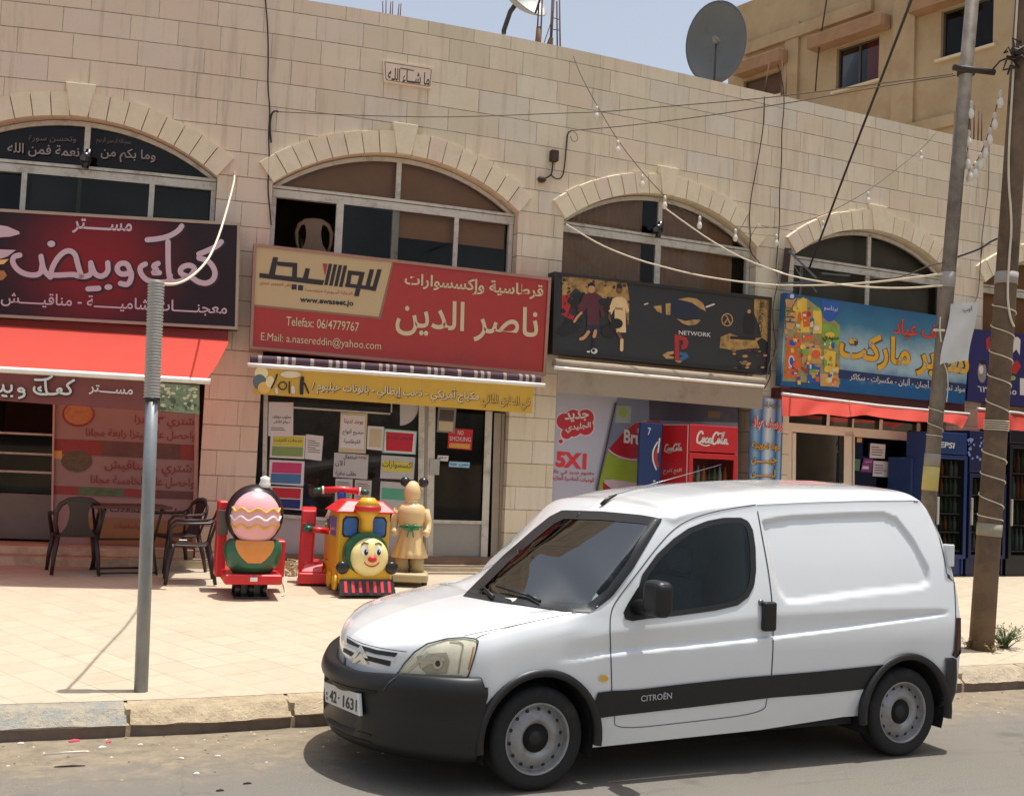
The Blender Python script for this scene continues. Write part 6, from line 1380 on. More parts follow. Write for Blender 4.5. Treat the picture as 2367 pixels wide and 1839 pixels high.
o = MB(); N = 150; pts = [M0.lerp(T0, i / N) for i in range(N + 1)]; o.tube(pts, [.050 + (.006 if i % 4 in (1, 2) else -.001) for i in range(N + 1)], 18); o.build('ribbed_sleeve', SLV, t)
o = MB(); o.tube([M0 - Vector((0, 0, .025)), M0 + Vector((0, 0, .008))], .0535, 18); o.build('collar', mat('collar_black', C(26, 24, 30), .5), t)
o = MB(); o.tube([T0, T0 + Vector((0, 0, .012))], .046, 18); o.build('cap', SLV, t)
def cable(pts, r_, m_, name=None, label=None, cat='cable', parent=None, z=None, sm=2):
    P = [Vector(p) for p in pts]
    for _ in range(sm):
        Q = [P[0]]
        for a_, b_ in zip(P, P[1:]): Q += [a_ * .75 + b_ * .25, a_ * .25 + b_ * .75]
        Q.append(P[-1]); P = Q
    o_ = MB()
    if parent is not None: o_.tube(P, r_, 6); return o_.build(name, m_, parent)
    c = P[0].copy(); o_.tube([p - c for p in P], r_, 6); ob = o_.build(name, m_); ob.location = c; return tag(ob, label, cat)
def span(pts, z, dep0, dep1):       # points in a view, depth running from one end to the other
    n_ = len(pts) - 1; return [at_depth(*z(*p), dep0 + (dep1 - dep0) * i / n_) for i, p in enumerate(pts)]
def depth_of(P): return (Vector(P) - CAM).dot(CF)
def fdep(px, py, d=0): return depth_of(FP(px, py, d))
WCAB = mat('white_cord', C(214, 202, 178), .6); KCAB = mat('black_cord', C(36, 32, 30), .6); GCAB = mat('grey_cord', C(92, 82, 72), .7)
hk = FP(542, 405, .03)
cable(span([(1225, 660), (1330, 672), (1410, 660), (1500, 612), (1590, 530), (1660, 430), (1740, 230), (1800, 50)], zA, depth_of(T0), 11.2)[:-1] + [at_depth(*z1(1972, 1530), depth_of(hk) - .3), hk], .011, WCAB, 'power_cord', 'cream cord curving from the short grey post up to the wall')
o = MB(); o.box(-.015, .015, -.05, .03, -.02, .03); o = o.build('wall_hook', WCAB); o.location = hk; tag(o, 'tiny white hook at the end of the cream cord', 'hook')
TIM = mat('timber_pole', C(112, 92, 72), .85, var=.25, scale=3, bump=.5, dirt=(C(70, 56, 44), .45, .7, 2.2)); STP = mat('steel_pole', C(126, 116, 104), .6, .25, var=.2, scale=5, dirt=(C(88, 76, 62), .45, .7, 4)); TAPE = mat('grey_tape', C(162, 154, 150), .6, var=.06); IRON = mat('dark_iron', C(60, 52, 46), .6, .3, var=.2)
B1 = G(2268, 1500); dirp = (upright(0, 0, 2329, 600, B1) - B1); dirp /= dirp.z
pole1 = thing('utility_pole', 'thick brown timber utility pole wrapped with white wire, right of the van', 'utility pole', tuple(B1))
o = MB(); hs = [-.05, 1, 2, 3, 4, 5, 6, 7.5, 9]; o.tube([B1 + dirp * h for h in hs], [.117, .113, .109, .105, .102, .099, .096, .092, .088], 22); o.build('trunk', TIM, pole1)
B2 = Vector((7.42, 8.2, .2)); B2 = on_z(2128, 1480, .2); B2.y = 8.2; 
n_ = Vector((CF.x, CF.y, 0)).normalized(); pA_ = on_plane(2169, 901, B2, n_); pB_ = on_plane(2243, 50, B2, n_); d2 = (pB_ - pA_); d2 /= d2.z; B2 = pA_ + d2 * (.2 - pA_.z)
pole2 = thing('utility_pole', 'slim grey steel utility pole left of the timber pole, in front of the blue banner', 'utility pole', tuple(B2))
o = MB(); o.tube([B2 - d2 * .05, B2 + d2 * 4, B2 + d2 * 8.5], [.073, .068, .060], 18); o.build('shaft', STP, pole2)
def on_pole(B, d, z, py): # height on the pole seen at a photo row
    lo, hi = 0, 9
    for _ in range(40):
        m_ = (lo + hi) / 2; P = B + d * m_ - CAM; y = PH / 2 - FPX * P.dot(CU) / P.dot(CF)
        if y > py: lo = m_
        else: hi = m_
    return lo
def wrap(par, B, d, py0, py1, r_, m_, name):
    h0, h1 = on_pole(B, d, 0, py0), on_pole(B, d, 0, py1); o_ = MB(); o_.tube([B + d * h0, B + d * h1], r_, 20); return o_.build(name, m_, par)
wrap(pole1, B1, dirp, 657, 630, .110, TAPE, 'tape_band'); wrap(pole2, B2, d2, 665, 630, .073, TAPE, 'tape_band'); wrap(pole2, B2, d2, 1077, 1048, .076, mat('tape_dull', C(150, 140, 126), .6), 'tape_band')
wrap(pole1, B1, dirp, 1238, 1209, .119, mat('pole_label', C(150, 142, 124), .7, var=.15), 'label_band')
wrap(pole2, B2, d2, 1133, 1078, .077, mat('yellow_note', C(196, 178, 104), .85, var=.1), 'yellow_note')
def spiral(par, B, d, pys, r_, name, m_=WCAB, th=.006):
    pts = []
    for i in range(len(pys) - 1):
        h0, h1 = on_pole(B, d, 0, pys[i]), on_pole(B, d, 0, pys[i + 1])
        for k in range(24):
            f = k / 24; a_ = math.pi * .15 + 2 * math.pi * f; pts.append(B + d * (h0 + (h1 - h0) * f) + Vector((math.cos(a_ + YAW * -1) * r_, math.sin(a_ - YAW) * r_, 0)))
    o_ = MB(); o_.tube(pts, th, 6); return o_.build(name, m_, par)
spiral(pole1, B1, dirp, [690, 730, 790, 845, 900, 965], .112, 'wire_spiral'); spiral(pole1, B1, dirp, [970 + 5 * i for i in range(6)], .115, 'wire_binding'); spiral(pole1, B1, dirp, [1020, 1075, 1120, 1180, 1205], .118, 'wire_spiral'); spiral(pole2, B2, d2, [930, 960, 1000, 1010], .076, 'wire_spiral', WCAB, .004)
# white cable down the front of the timber pole
def polefront(B, d, py, off, r_):
    P = B + d * on_pole(B, d, 0, py); tow = (CAM - P); tow.z = 0; tow.normalize(); side = Vector((-tow.y, tow.x, 0)); return P + tow * math.sqrt(max(r_ * r_ - off * off, 1e-4)) + side * off
cable([polefront(B1, dirp, py, of, .118) for py, of in ((-250, -.075), (0, -.07), (200, -.06), (400, -.055), (520, .02), (600, .015), (690, .02), (740, .06), (757, .10))], .011, WCAB, 'pole_cable', parent=pole1)
# cross arm with fittings between the poles
h_ = on_pole(B2, d2, 0, 167); ca = B2 + d2 * h_; h1_ = on_pole(B1, dirp, 0, 140); cb_ = B1 + dirp * h1_; ax_ = (cb_ - ca); ax_.z = 0; ax_.normalize()
o = MB(); o.tube([ca - ax_ * .2 + Vector((0, -.08, 0)), ca + ax_ * .24 + Vector((0, -.08, 0))], .032, 8); o.tube([ca - Vector((0, 0, .03)), ca + Vector((0, 0, .03))], .085, 14); o.build('cross_arm', IRON, pole2)
o = MB(); rr2 = random.Random(5)
for i in range(7): 
    c0_ = cb_ + Vector((-.14, -.10, 0)) + Vector((rr2.uniform(-.07, .07), rr2.uniform(-.05, .05), rr2.uniform(-.12, .12))); o.tube([c0_ + Vector((rr2.uniform(-.09, .09), rr2.uniform(-.05, .05), rr2.uniform(-.10, .10))) for _ in range(5)], .011, 6)
o.tube([cb_ + Vector((-.22, -.09, .03)), cb_ + Vector((.0, -.11, .02))], .035, 8); o.build('junction_wiring', IRON, pole1)
o = MB(); o.tube([ca + ax_ * .2 + Vector((0, -.08, 0)), (ca + cb_) / 2 + Vector((0, -.08, .03)), cb_ + Vector((-.12, -.1, .02))], .009, 6); c_ = ca + ax_ * .2
for v in o.v: v -= c_
o = o.build('jumper_cable', KCAB); o.location = c_; tag(o, 'short dark cable joining the slim steel pole to the timber pole', 'cable')
# sheet tied to the slim pole
SHT = [(1575, 585), (1802, 568), (1722, 1062), (1486, 1078)]; dsh = depth_of(pA_) - .11
t = thing('plastic_sheet', 'white plastic sheet tied to the slim steel pole like a flag', 'sheet', at_depth(*zD(1500, 780), dsh))
o = MB(); o.s = True; rows = []
for k in range(9):
    v = k / 8; rows.append([])
    for i in range(9):
        u = i / 8; x = (SHT[0][0] + (SHT[1][0] - SHT[0][0]) * u) * (1 - v) + (SHT[3][0] + (SHT[2][0] - SHT[3][0]) * u) * v; y = (SHT[0][1] + (SHT[1][1] - SHT[0][1]) * u) * (1 - v) + (SHT[3][1] + (SHT[2][1] - SHT[3][1]) * u) * v
        rows[-1].append(at_depth(*zD(x + 8 * math.sin(v * 6), y + (rr2.uniform(-14, 14) if k == 8 else 0)), dsh + .02 * math.sin(u * 5 + v * 4)))
o.grid(rows); o.build('sheet', mat('sheet_white', C(204, 202, 198), .6, var=.08, scale=8, bump=.3), t, fixn=False)
a = Art(zD, 0, lambda px, py, e: at_depth(px, py, dsh - .03 - e)); a.text(GI, 'الوسيط', (1662, 668), (1752, 650), 52, .0, .02); a.done('lettering', t)
o = MB(); o.tube([at_depth(*zD(*p), dsh + .04) for p in ((1432, 800), (1470, 803), (1525, 806))], .012, 6); o.build('tie', WCAB, t)
cable([at_depth(*zD(*p), dsh + .02) for p in ((1490, 690), (1482, 780), (1495, 900))], .006, WCAB, 'string', parent=t); cable([at_depth(*zD(*p), dsh + .02) for p in ((1520, 1080), (1545, 1140), (1555, 1260), (1540, 1400))], .005, WCAB, 'string', parent=t)
# wall cables
w_ = lambda pts, z, d=.035: [FP(*z(*p), d) for p in pts]
cable(w_([(138, -200), (145, 0), (160, 150), (165, 350), (160, 550), (176, 690), (165, 850), (172, 1000), (160, 1180), (172, 1300), (182, 1420)], z2), .009, KCAB, 'wall_cable', 'long black cable hanging down the wall left of the middle arch')
cable(w_([(230, 706), (205, 698), (182, 720), (172, 800), (182, 900)], z2, .05), .012, KCAB, 'cable_hook', 'small black hooked cable end above the middle arch')
dP2 = depth_of(ca)
cable(span([(232, 706), (700, 728), (1150, 740), (1500, 735), (2000, 715), (2184, 710)], z2, fdep(645, 258) - .05, fdep(1360, 262) - .9) + span([(300, 508), (600, 482), (900, 458), (1200, 425), (1500, 385), (1860, 338)], z3, fdep(1412, 258) - 1.2, dP2), .006, GCAB, 'overhead_cable', 'upper thin grey cable running from the wall to the slim steel pole')
cable(span([(120, 596), (320, 580), (560, 552), (800, 520), (1000, 487), (1200, 455), (1500, 400), (1870, 345)], z3, fdep(1321, 302) - .05, dP2), .006, GCAB, 'overhead_cable', 'lower thin grey cable running from the wall hook to the slim steel pole')
cable(span([(1720, -140), (1670, 0), (1560, 290), (1440, 600), (1320, 915), (1200, 1235)], z3, 8.6, fdep(1868, 626) - .2), .014, KCAB, 'overhead_cable', 'thick black cable slanting steeply down to the iron bracket')
cable(w_([(1000, 440), (997, 560), (985, 650), (958, 800), (938, 900), (930, 1000), (938, 1080), (930, 1145), (980, 1200)], z3, .06), .008, KCAB, 'wall_cable', 'left of two wavy black cables on the wall between the right arches')
cable(w_([(1060, 290), (1085, 380), (1092, 480), (1078, 600), (1080, 720), (1068, 880), (1070, 1000), (1062, 1120), (1050, 1240)], z3, .06) + w_([(1842, 820), (1800, 960), (1785, 1080), (1790, 1220), (1812, 1350), (1790, 1440), (1765, 1500), (1770, 1600), (1720, 1690)], zC, .36), .008, KCAB, 'wall_cable', 'right of two wavy black cables on the wall, running down between the signs')
cable(w_([(350, 400), (320, 500), (250, 620), (190, 720), (180, 830), (130, 980), (60, 1080), (50, 1180), (0, 1290)], zD, .36), .008, GCAB, 'wall_cable', 'dark cable drooping from the iron bracket past the grocery print')
cable(w_([(2025, 640), (2024, 760), (2022, 860), (2005, 980), (1990, 1100), (1985, 1200)], z3, .05) + w_([(1850, 20), (1825, 200), (1812, 400), (1800, 520), (1770, 570)], zD, .05), .007, GCAB, 'wall_cable', 'thin grey cable down the wall between the two poles')
cable(span([(165, 402), (290, 480), (420, 555), (560, 618), (760, 690), (900, 728), (1100, 780), (1300, 820), (1600, 862), (1900, 884)], zC, fdep(1310, 518) - .1, 15.2) + span([(100, 428), (400, 432), (700, 422), (1000, 398), (1300, 362), (1500, 334)], zD, 15.0, depth_of(pA_) - .05), .011, WCAB, 'white_cord', 'lower white cord sagging across the games and supermarket windows', sm=1)
cable(span([(935, 272), (1100, 392), (1300, 530), (1500, 645), (1700, 730), (1900, 795)], zC, fdep(1535, 480) - .2, 15.2) + span([(60, 290), (200, 340), (400, 385), (700, 430), (1000, 452), (1250, 452), (1500, 430)], zD, 15.1, depth_of(pA_) - .05), .010, WCAB, 'white_cord', 'upper white cord crossing from the middle of the games window to the pole', sm=1)
cable(span([(1635, 192), (1760, 150), (1850, 110), (1900, 70), (1960, 42)], zD, depth_of(pA_), depth_of(B1) + .1), .009, KCAB, 'short_cable', 'short dark cable between the slim pole and the timber pole at arch height')
cable(span([(860, 372), (1000, 372), (1120, 372), (1260, 325), (1400, 262), (1510, 242)], zD, fdep(2000, 640) - .25, depth_of(pA_)), .008, GCAB, 'short_cable', 'tangled dark cable from the supermarket window to the slim pole')
# lamp bulbs on wires
BULB = mat('bulb_white', C(220, 214, 200), .15, var=.03); SOCK = mat('bulb_socket', C(196, 188, 170), .5)
def bulb(par, P, s_=1.0):
    o_ = MB(); o_.lathe([(.0, -.135), (.022, -.128), (.034, -.105), (.036, -.085), (.028, -.055), (.018, -.035), (.016, -.02)], tuple(P), 12, sx=s_, sy=s_); b__ = o_.build('bulb', BULB, par)
    o_ = MB(); o_.lathe([(.017, -.03), (.02, -.02), (.02, .03), (.008, .045), (.0, .045)], tuple(P), 10); o_.build('socket', SOCK, b__)
def lights(label, wire, bulbs, r_=.006):
    t_ = thing('string_lights', label, 'string lights', tuple(wire[0])); cable(wire, r_, GCAB, 'wire', parent=t_)
    for P in bulbs: bulb(t_, P)
wl = [FP(*z3(*p), d) for p, d in (((128, 255), .05), ((160, 340), .2), ((235, 480), .4), ((330, 640), .6), ((440, 782), .75), ((545, 895), .85))]
lights('string of bare bulbs slanting down the wall to the games window arch', wl, [FP(*z3(*p), d) for p, d in (((236, 500), .4), ((332, 655), .6), ((443, 812), .75), ((546, 908), .85))])
wl = [FP(*z3(*p), d) for p, d in (((546, 900), .85), ((620, 955), .7), ((705, 996), .6), ((800, 1030), .5), ((868, 1054), .45), ((960, 1070), .3), ((1055, 1075), .1))]
lights('row of bare bulbs hanging under the games window arch', wl, [FP(*z3(*p), d) for p, d in (((705, 1000), .6), ((868, 1058), .45), ((1055, 1082), .12))], .003)
wl = [FP(*z3(*p), d) for p, d in (((1785, 602), .05), ((1715, 682), .25), ((1600, 775), .4), ((1475, 870), .45), ((1370, 930), .4), ((1270, 980), .35), ((1120, 1030), .2), ((1000, 1040), .12), ((870, 1032), .08))]
lights('string of three bare bulbs climbing the wall above the supermarket arch', wl, [FP(*z3(*p), d) for p, d in (((1714, 700), .25), ((1473, 888), .45), ((1268, 1020), .35))])
pl_ = [(2076, 420), (2050, 520), (2028, 590), (2008, 650), (1985, 705), (1962, 745), (1938, 760), (1926, 700), (1930, 600), (1942, 470)]
dps = lin(depth_of(cb_) - .05, depth_of(ca) - .05, len(pl_)); wl = [at_depth(*z3(*p), d) for p, d in zip(pl_, dps)]
lights('bunch of bare bulbs looped between the two utility poles', wl, [at_depth(*z3(p[0], p[1] + 12), d) for p, d in zip(pl_, dps)])
# window lamps, lamp box, bracket
def lamp(label, px, py, d):
    P = FP(px, py, d); t_ = thing('security_camera', label, 'camera', tuple(P)); o_ = MB(); o_.ball(tuple(P), .075, .075, .075); o_.build('dome', mat('camera_black', C(24, 22, 26), .25), t_); o_ = MB(); tw = (CAM - P).normalized(); sd_ = Vector((-tw.y, tw.x, 0)).normalized()
    o_.tube([P + sd_ * .04 + Vector((0, 0, .1)), P + Vector((0, 0, -.12))], .04, 10); o_.tube([P, W(F(px, py, d)[0], DW + .04, P.z)], .03, 8); o_.build('bracket', MATS['camera_black'], t_); o_ = MB(); q = P + tw * .06 + sd_ * -.03; o_.tube([q, q + tw * .035], .035, 12); o_.build('lens', mat('lens_grey', C(70, 72, 84), .15), t_)
lamp('round black camera on the frame of the bakery window', *z1(720, 1330), .02); lamp('round black camera on the frame of the games window', *zC(885, 440), .02)
P = FP(*z2(1968, 985), .05); t = thing('lamp_box', 'small dark box with looped black wires on the wall above the stationery sign corner', 'box', tuple(P)); o = MB(); o.box(P.x - .05, P.x + .05, P.y - .05, P.y + .05, P.z - .075, P.z + .075); o.build('box', mat('rust_dark', C(62, 44, 38), .7, var=.2), t, bevel=.01)
cable(w_([(1962, 1005), (1958, 1060), (1950, 1110), (1890, 1132)], z2), .010, KCAB, 'wire', parent=t); cable(w_([(1945, 1100), (1975, 1130), (2020, 1125), (2036, 1040), (2046, 900), (2052, 840), (2080, 822)], z2), .010, KCAB, 'wire', parent=t); cable(w_([(2085, 822), (2115, 850), (2118, 890), (2080, 895), (2072, 860)], z2, .08), .004, KCAB, 'wire', parent=t)
o = MB(); P2_ = FP(*z2(1890, 1132), .04); o.ball(tuple(P2_), .06, .05, .045); o.build('fitting', mat('rust_dark', (1,)), t)
t = thing('iron_bracket', 'rusty dark iron bracket with a diagonal strut at the supermarket arch', 'bracket', FP(*zD(205, 410), .2)); o = MB(); frames(o, zD, .12, [(222, 120, 190, 412, 58)], .06); o.build('upright', mat('rust_dark', (1,)), t)
o = MB(); frames(o, zD, .36, [(225, 140, 460, 372, 18), (170, 412, 440, 398, 14), (275, 270, 345, 380, 9), (345, 380, 290, 440, 8), (410, 420, 460, 488, 10), (500, 330, 740, 350, 14)], .015); o.build('strut', mat('strut_blue_grey', C(92, 100, 108), .5, .3), t)
# ---- satellite dishes on the roof
DISH = mat('dish_grey', C(104, 106, 104), .55, .1, var=.08, scale=3, dirt=(C(84, 80, 72), .55, .8, 4)); STL = mat('bracket_steel', C(70, 70, 72), .5, .4)
def dish(label, P, face, rx, rz, lnb, mast, m_=DISH):
    t_ = thing('satellite_dish', label, 'satellite dish', tuple(mast)); f = face.normalized(); sx_ = Vector((0, 0, 1)).cross(f).normalized(); up = f.cross(sx_)
    o_ = MB(); o_.s = True; rows = []
    for side, dz in ((1, 0), (-1, -.012)):
        for k in range(10): 
            q = (k if side == 1 else 9 - k) / 9; rows.append([P + sx_ * rx * q * math.cos(th) + up * rz * q * math.sin(th) + f * (.17 * q * q + dz) for th in [2 * math.pi * j / 40 for j in range(40)]])
    o_.grid(rows, closed_u=True); o_.build('reflector', m_, t_)
    L_ = P + f * lnb[0] + up * lnb[1] + sx_ * lnb[2]; o_ = MB(); low = P - up * rz * .96 + f * .16
    o_.tube([low, L_ - up * .03], .016, 8); o_.build('feed_arm', STL, t_); o_ = MB(); o_.tube([L_ - f * .02, L_ + f * .05, L_ + f * .14], [.05, .045, .035], 10); o_.ball(tuple(L_ - f * .03), .05, .05, .05); o_.build('receiver', mat('receiver_grey', C(120, 118, 112), .5), t_)
    o_ = MB(); o_.tube([P - f * .02, P - f * .14, Vector((mast[0], mast[1], P.z - .3)), Vector(mast)], .035, 10); o_.build('mast', STL, t_); return t_
dd_ = fdep(1660, 150) + 1.2; Pd = at_depth(1660, 108, dd_); tow = (CAM - Pd).normalized()
dish('large dark grey satellite dish standing on the roof', Pd, Vector((tow.x - .30, tow.y, tow.z + .42)), .47, .67, (.36, -.08, .05), (Pd.x + .15, Pd.y + .5, 6.75))
dd_ = fdep(1195, 60) + .9; Pd = at_depth(*z2(1728, 25), dd_); R0 = Vector((CR.x, CR.y, 0))
dish('small pale satellite dish cut by the upper edge of the photo', Pd, R0 * .50 + Vector((0, 0, .55)) - Vector((CF.x, CF.y, 0)) * .5, .40, .44, (.42, -.25, 0), tuple(at_depth(*z2(1650, 215), dd_ + .2)), mat('dish_pale', C(150, 150, 146), .5, .1, var=.08))
# ---- starter bars on the roof
RUST = mat('rebar_rust', C(86, 58, 46), .8, var=.25, scale=20)
def rebars(label, z, bars, dback, r_=.010, stub=None, ties=()):
    fd_ = fdep(*z(*bars[0][1]), 0) + dback; t_ = thing('rebar_bundle', label, 'rebar', tuple(at_depth(*z(*bars[0][1]), fd_)))
    for (a_, b_) in bars:
        o_ = MB(); top_, bot_ = at_depth(*z(*a_), fd_), at_depth(*z(*b_), fd_); o_.tube([bot_ + Vector((0, 0, -.45)), bot_, top_], r_, 6); o_.build('rod', RUST, t_)
    for (a_, b_) in ties: o_ = MB(); o_.tube([at_depth(*z(*a_), fd_), at_depth(*z(*b_), fd_)], .006, 6); o_.build('tie_wire', RUST, t_)
    if stub: o_ = MB(); a_, b_ = at_depth(*z(*stub[0]), fd_), at_depth(*z(*stub[1]), fd_); o_.tube([b_ - Vector((0, 0, .4)), b_, a_], [.05, .045, .03], 7); o_.build('stub', mat('concrete_stub', C(120, 96, 78), .9, var=.2, scale=12), t_)
rebars('six thin rusty rods in pairs on the roof edge', z2, [((886, 8), (888, 96)), ((908, 4), (906, 100)), ((938, 12), (932, 102)), ((950, 10), (946, 104)), ((990, 26), (982, 108)), ((1002, 24), (996, 110))], .5, .007)
rebars('two dark rods on a concrete stub beside the small satellite dish', z2, [((1875, -40), (1862, 200)), ((1895, -40), (1884, 215))], .5, .012, ((1870, 170), (1868, 265)))
rebars('four tall tied rusty rods right of the small satellite dish', z2, [((1955, 0), (1944, 270)), ((1968, -30), (1950, 280)), ((1985, 10), (1988, 285)), ((2002, 0), (2006, 292))], .5, .012, ((1950, 240), (1942, 275)), [((1950, 110), (2000, 125)), ((1945, 185), (2004, 192)), ((1905, 270), (1960, 110))])
rebars('rusty rods standing behind the parapet by the slim steel pole', z3, [((1940, 510), (1938, 620)), ((1958, 480), (1955, 628)), ((1978, 505), (1974, 634)), ((1992, 515), (1990, 640))], .6, .012)
rebars('three rods on the roof in front of the rendered house', z3, [((1022, 285), (1000, 420)), ((1080, 280), (1078, 400)), ((1104, 300), (1098, 436))], .5, .010)
# ---- rendered house behind
HO = at_depth(1900, 250, 31.0); hd_ = Vector((-.208, .978, 0)).normalized(); hn = Vector((-hd_.y, hd_.x, 0)) * 1.0
if hn.dot(CAM - HO) < 0: hn = -hn
RND_ = mat('house_render', C(174, 152, 119), .9, var=.10, scale=1.2, bump=.2, dirt=(C(150, 124, 92), .48, .78, .9))
def HPt(px, py, o=0.0): return on_plane(px, py, HO + hn * o, hn)
def hc(px, py):
    P = HPt(px, py) - HO; return P.dot(hd_), P.z + HO.z
def HW(a, o, z): return Vector((HO.x, HO.y, 0)) + hd_ * a + hn * o + Vector((0, 0, z))
house = thing('rendered_house', 'tan rendered house with dark windows rising behind the stone building', 'house', tuple(HW(0, 0, 0)))
aL = hc(*z3(845, 60))[0]; aR = aL - 40; zr = hc(*z3(900, 20))[1] + .0
wins = []
for P in ([(1335, 222), (1528, 160), (1516, 364), (1320, 420)], [(1812, 46), (2048, -20), (2040, 205), (1798, 272)], [(908, 372), (1078, 318), (1072, 432), (900, 480)]):
    cs = [hc(*z3(*p)) for p in P]; wins.append((min((cs[0][0] + cs[3][0]) / 2, (cs[1][0] + cs[2][0]) / 2), max((cs[0][0] + cs[3][0]) / 2, (cs[1][0] + cs[2][0]) / 2), (cs[2][1] + cs[3][1]) / 2, (cs[0][1] + cs[1][1]) / 2))
xs_ = sorted({aL, aR} | {v for w_2 in wins for v in w_2[:2]}); zs_ = sorted({0.0, zr} | {v for w_2 in wins for v in w_2[2:] if v < zr})
o = MB(HW)
for x0, x1 in zip(xs_, xs_[1:]):
    for y0, y1 in zip(zs_, zs_[1:]):
        if any(w_2[0] - 1e-4 <= x0 and x1 <= w_2[1] + 1e-4 and w_2[2] - 1e-4 <= y0 and y1 <= w_2[3] + 1e-4 for w_2 in wins): continue
        o.poly([(x0, 0, y0), (x1, 0, y0), (x1, 0, y1), (x0, 0, y1)])
for x0, x1, y0, y1 in wins:
    for q in (((x0, y0), (x1, y0)), ((x1, y0), (x1, y1)), ((x1, y1), (x0, y1)), ((x0, y1), (x0, y0))): o.poly([(q[0][0], 0, q[0][1]), (q[1][0], 0, q[1][1]), (q[1][0], -.2, q[1][1]), (q[0][0], -.2, q[0][1])])
o.poly([(aL, 0, 0), (aL, 0, zr), (aL, -14, zr), (aL, -14, 0)]); o.poly([(aL, 0, zr), (aR, 0, zr), (aR, -14, zr), (aL, -14, zr)]); o.build('wall', RND_, house, fixn=False)
def hband(name, p0, p1, th, out, m_=RND_, ext=True):
    a0, z0 = hc(*z3(*p0)); a1, z1__ = hc(*z3(*p1)); zz = (z0 + z1__) / 2; o_ = MB(HW); o_.box(a1 if not ext else a1, a0, .002, out, zz - th, zz); return o_.build(name, m_, house, bevel=.015)
hband('cornice', (915, 205), (1500, 0), .34, .14); hband('cornice', (1240, 690), (1880, 500), .30, .14)
LNT = mat('lintel_stone', C(156, 122, 92), .9, var=.2, scale=3, bump=.5)
for p0, p1, th in (((1242, 180), (1580, 78), .36), ((1700, 12), (1920, -48), .36), ((905, 300), (1118, 242), .36)): hband('lintel', p0, p1, th, .45, LNT)
for a_, b_ in ((1100, 1160), (1590, 1690)):
    a0 = hc(*z3(a_, 300))[0]; a1 = hc(*z3(b_, 300))[0]; o = MB(HW); o.box(a1, a0, .002, .09, 0, zr - 1.2); o.build('pilaster', RND_, house)
for i_, (x0, x1, y0, y1) in enumerate(wins):
    o = MB(HW); w2 = .05
    for q in ((x0, x0 + w2, y0, y1), (x1 - w2, x1, y0, y1), (x0 + w2, x1 - w2, y0, y0 + w2), (x0 + w2, x1 - w2, y1 - w2, y1), ((x0 + x1) / 2 - .03, (x0 + x1) / 2 + .03, y0 + w2, y1 - w2)): o.box(q[0], q[1], -.17, -.11, q[2], q[3])
    wo = o.build('window', mat('house_frame', C(70, 64, 58), .5), house); o = MB(HW); o.poly([(x0, -.14, y0), (x1, -.14, y0), (x1, -.14, y1), (x0, -.14, y1)]); o.build('pane', mat('house_shutter', C(92, 66, 50), .7, var=.2) if i_ == 2 else glass('house_glass', (.85, .85, .85), .85, .05, .12), wo, fixn=False)
    o = MB(HW); o.poly([(x0 - .5, -.9, y0 - .5), (x1 + .5, -.9, y0 - .5), (x1 + .5, -.9, y1 + .5), (x0 - .5, -.9, y1 + .5)]); o.build('dark_room', mat('house_dark', C(34, 32, 32), .9), wo, fixn=False)
    o = MB(HW); o.box(x0 - .1, x1 + .1, .002, .10, y0 - .07, y0 - .003); o.build('sill', mat('house_sill', C(206, 190, 160), .8), wo)
    if i_ == 0:
        k = (1450 - 1320) / 210; o = MB(); o.s = True; c0 = x1 - (x1 - x0) * .62; c1 = x1 - (x1 - x0) * .95; o.grid([[HW(c0 + (c1 - c0) * j / 20, -.22 + .03 * math.sin(j * 1.3), zz) for j in range(21)] for zz in (y0, y1)]); o.build('curtain', mat('red_curtain', C(150, 44, 52), .8), wo, fixn=False)
cable([HPt(*z3(*p), .3) for p in ((1290, -40), (1265, 120), (1245, 250), (1232, 420))], .02, KCAB, 'wall_cable', 'black cable hanging down the rendered house behind')
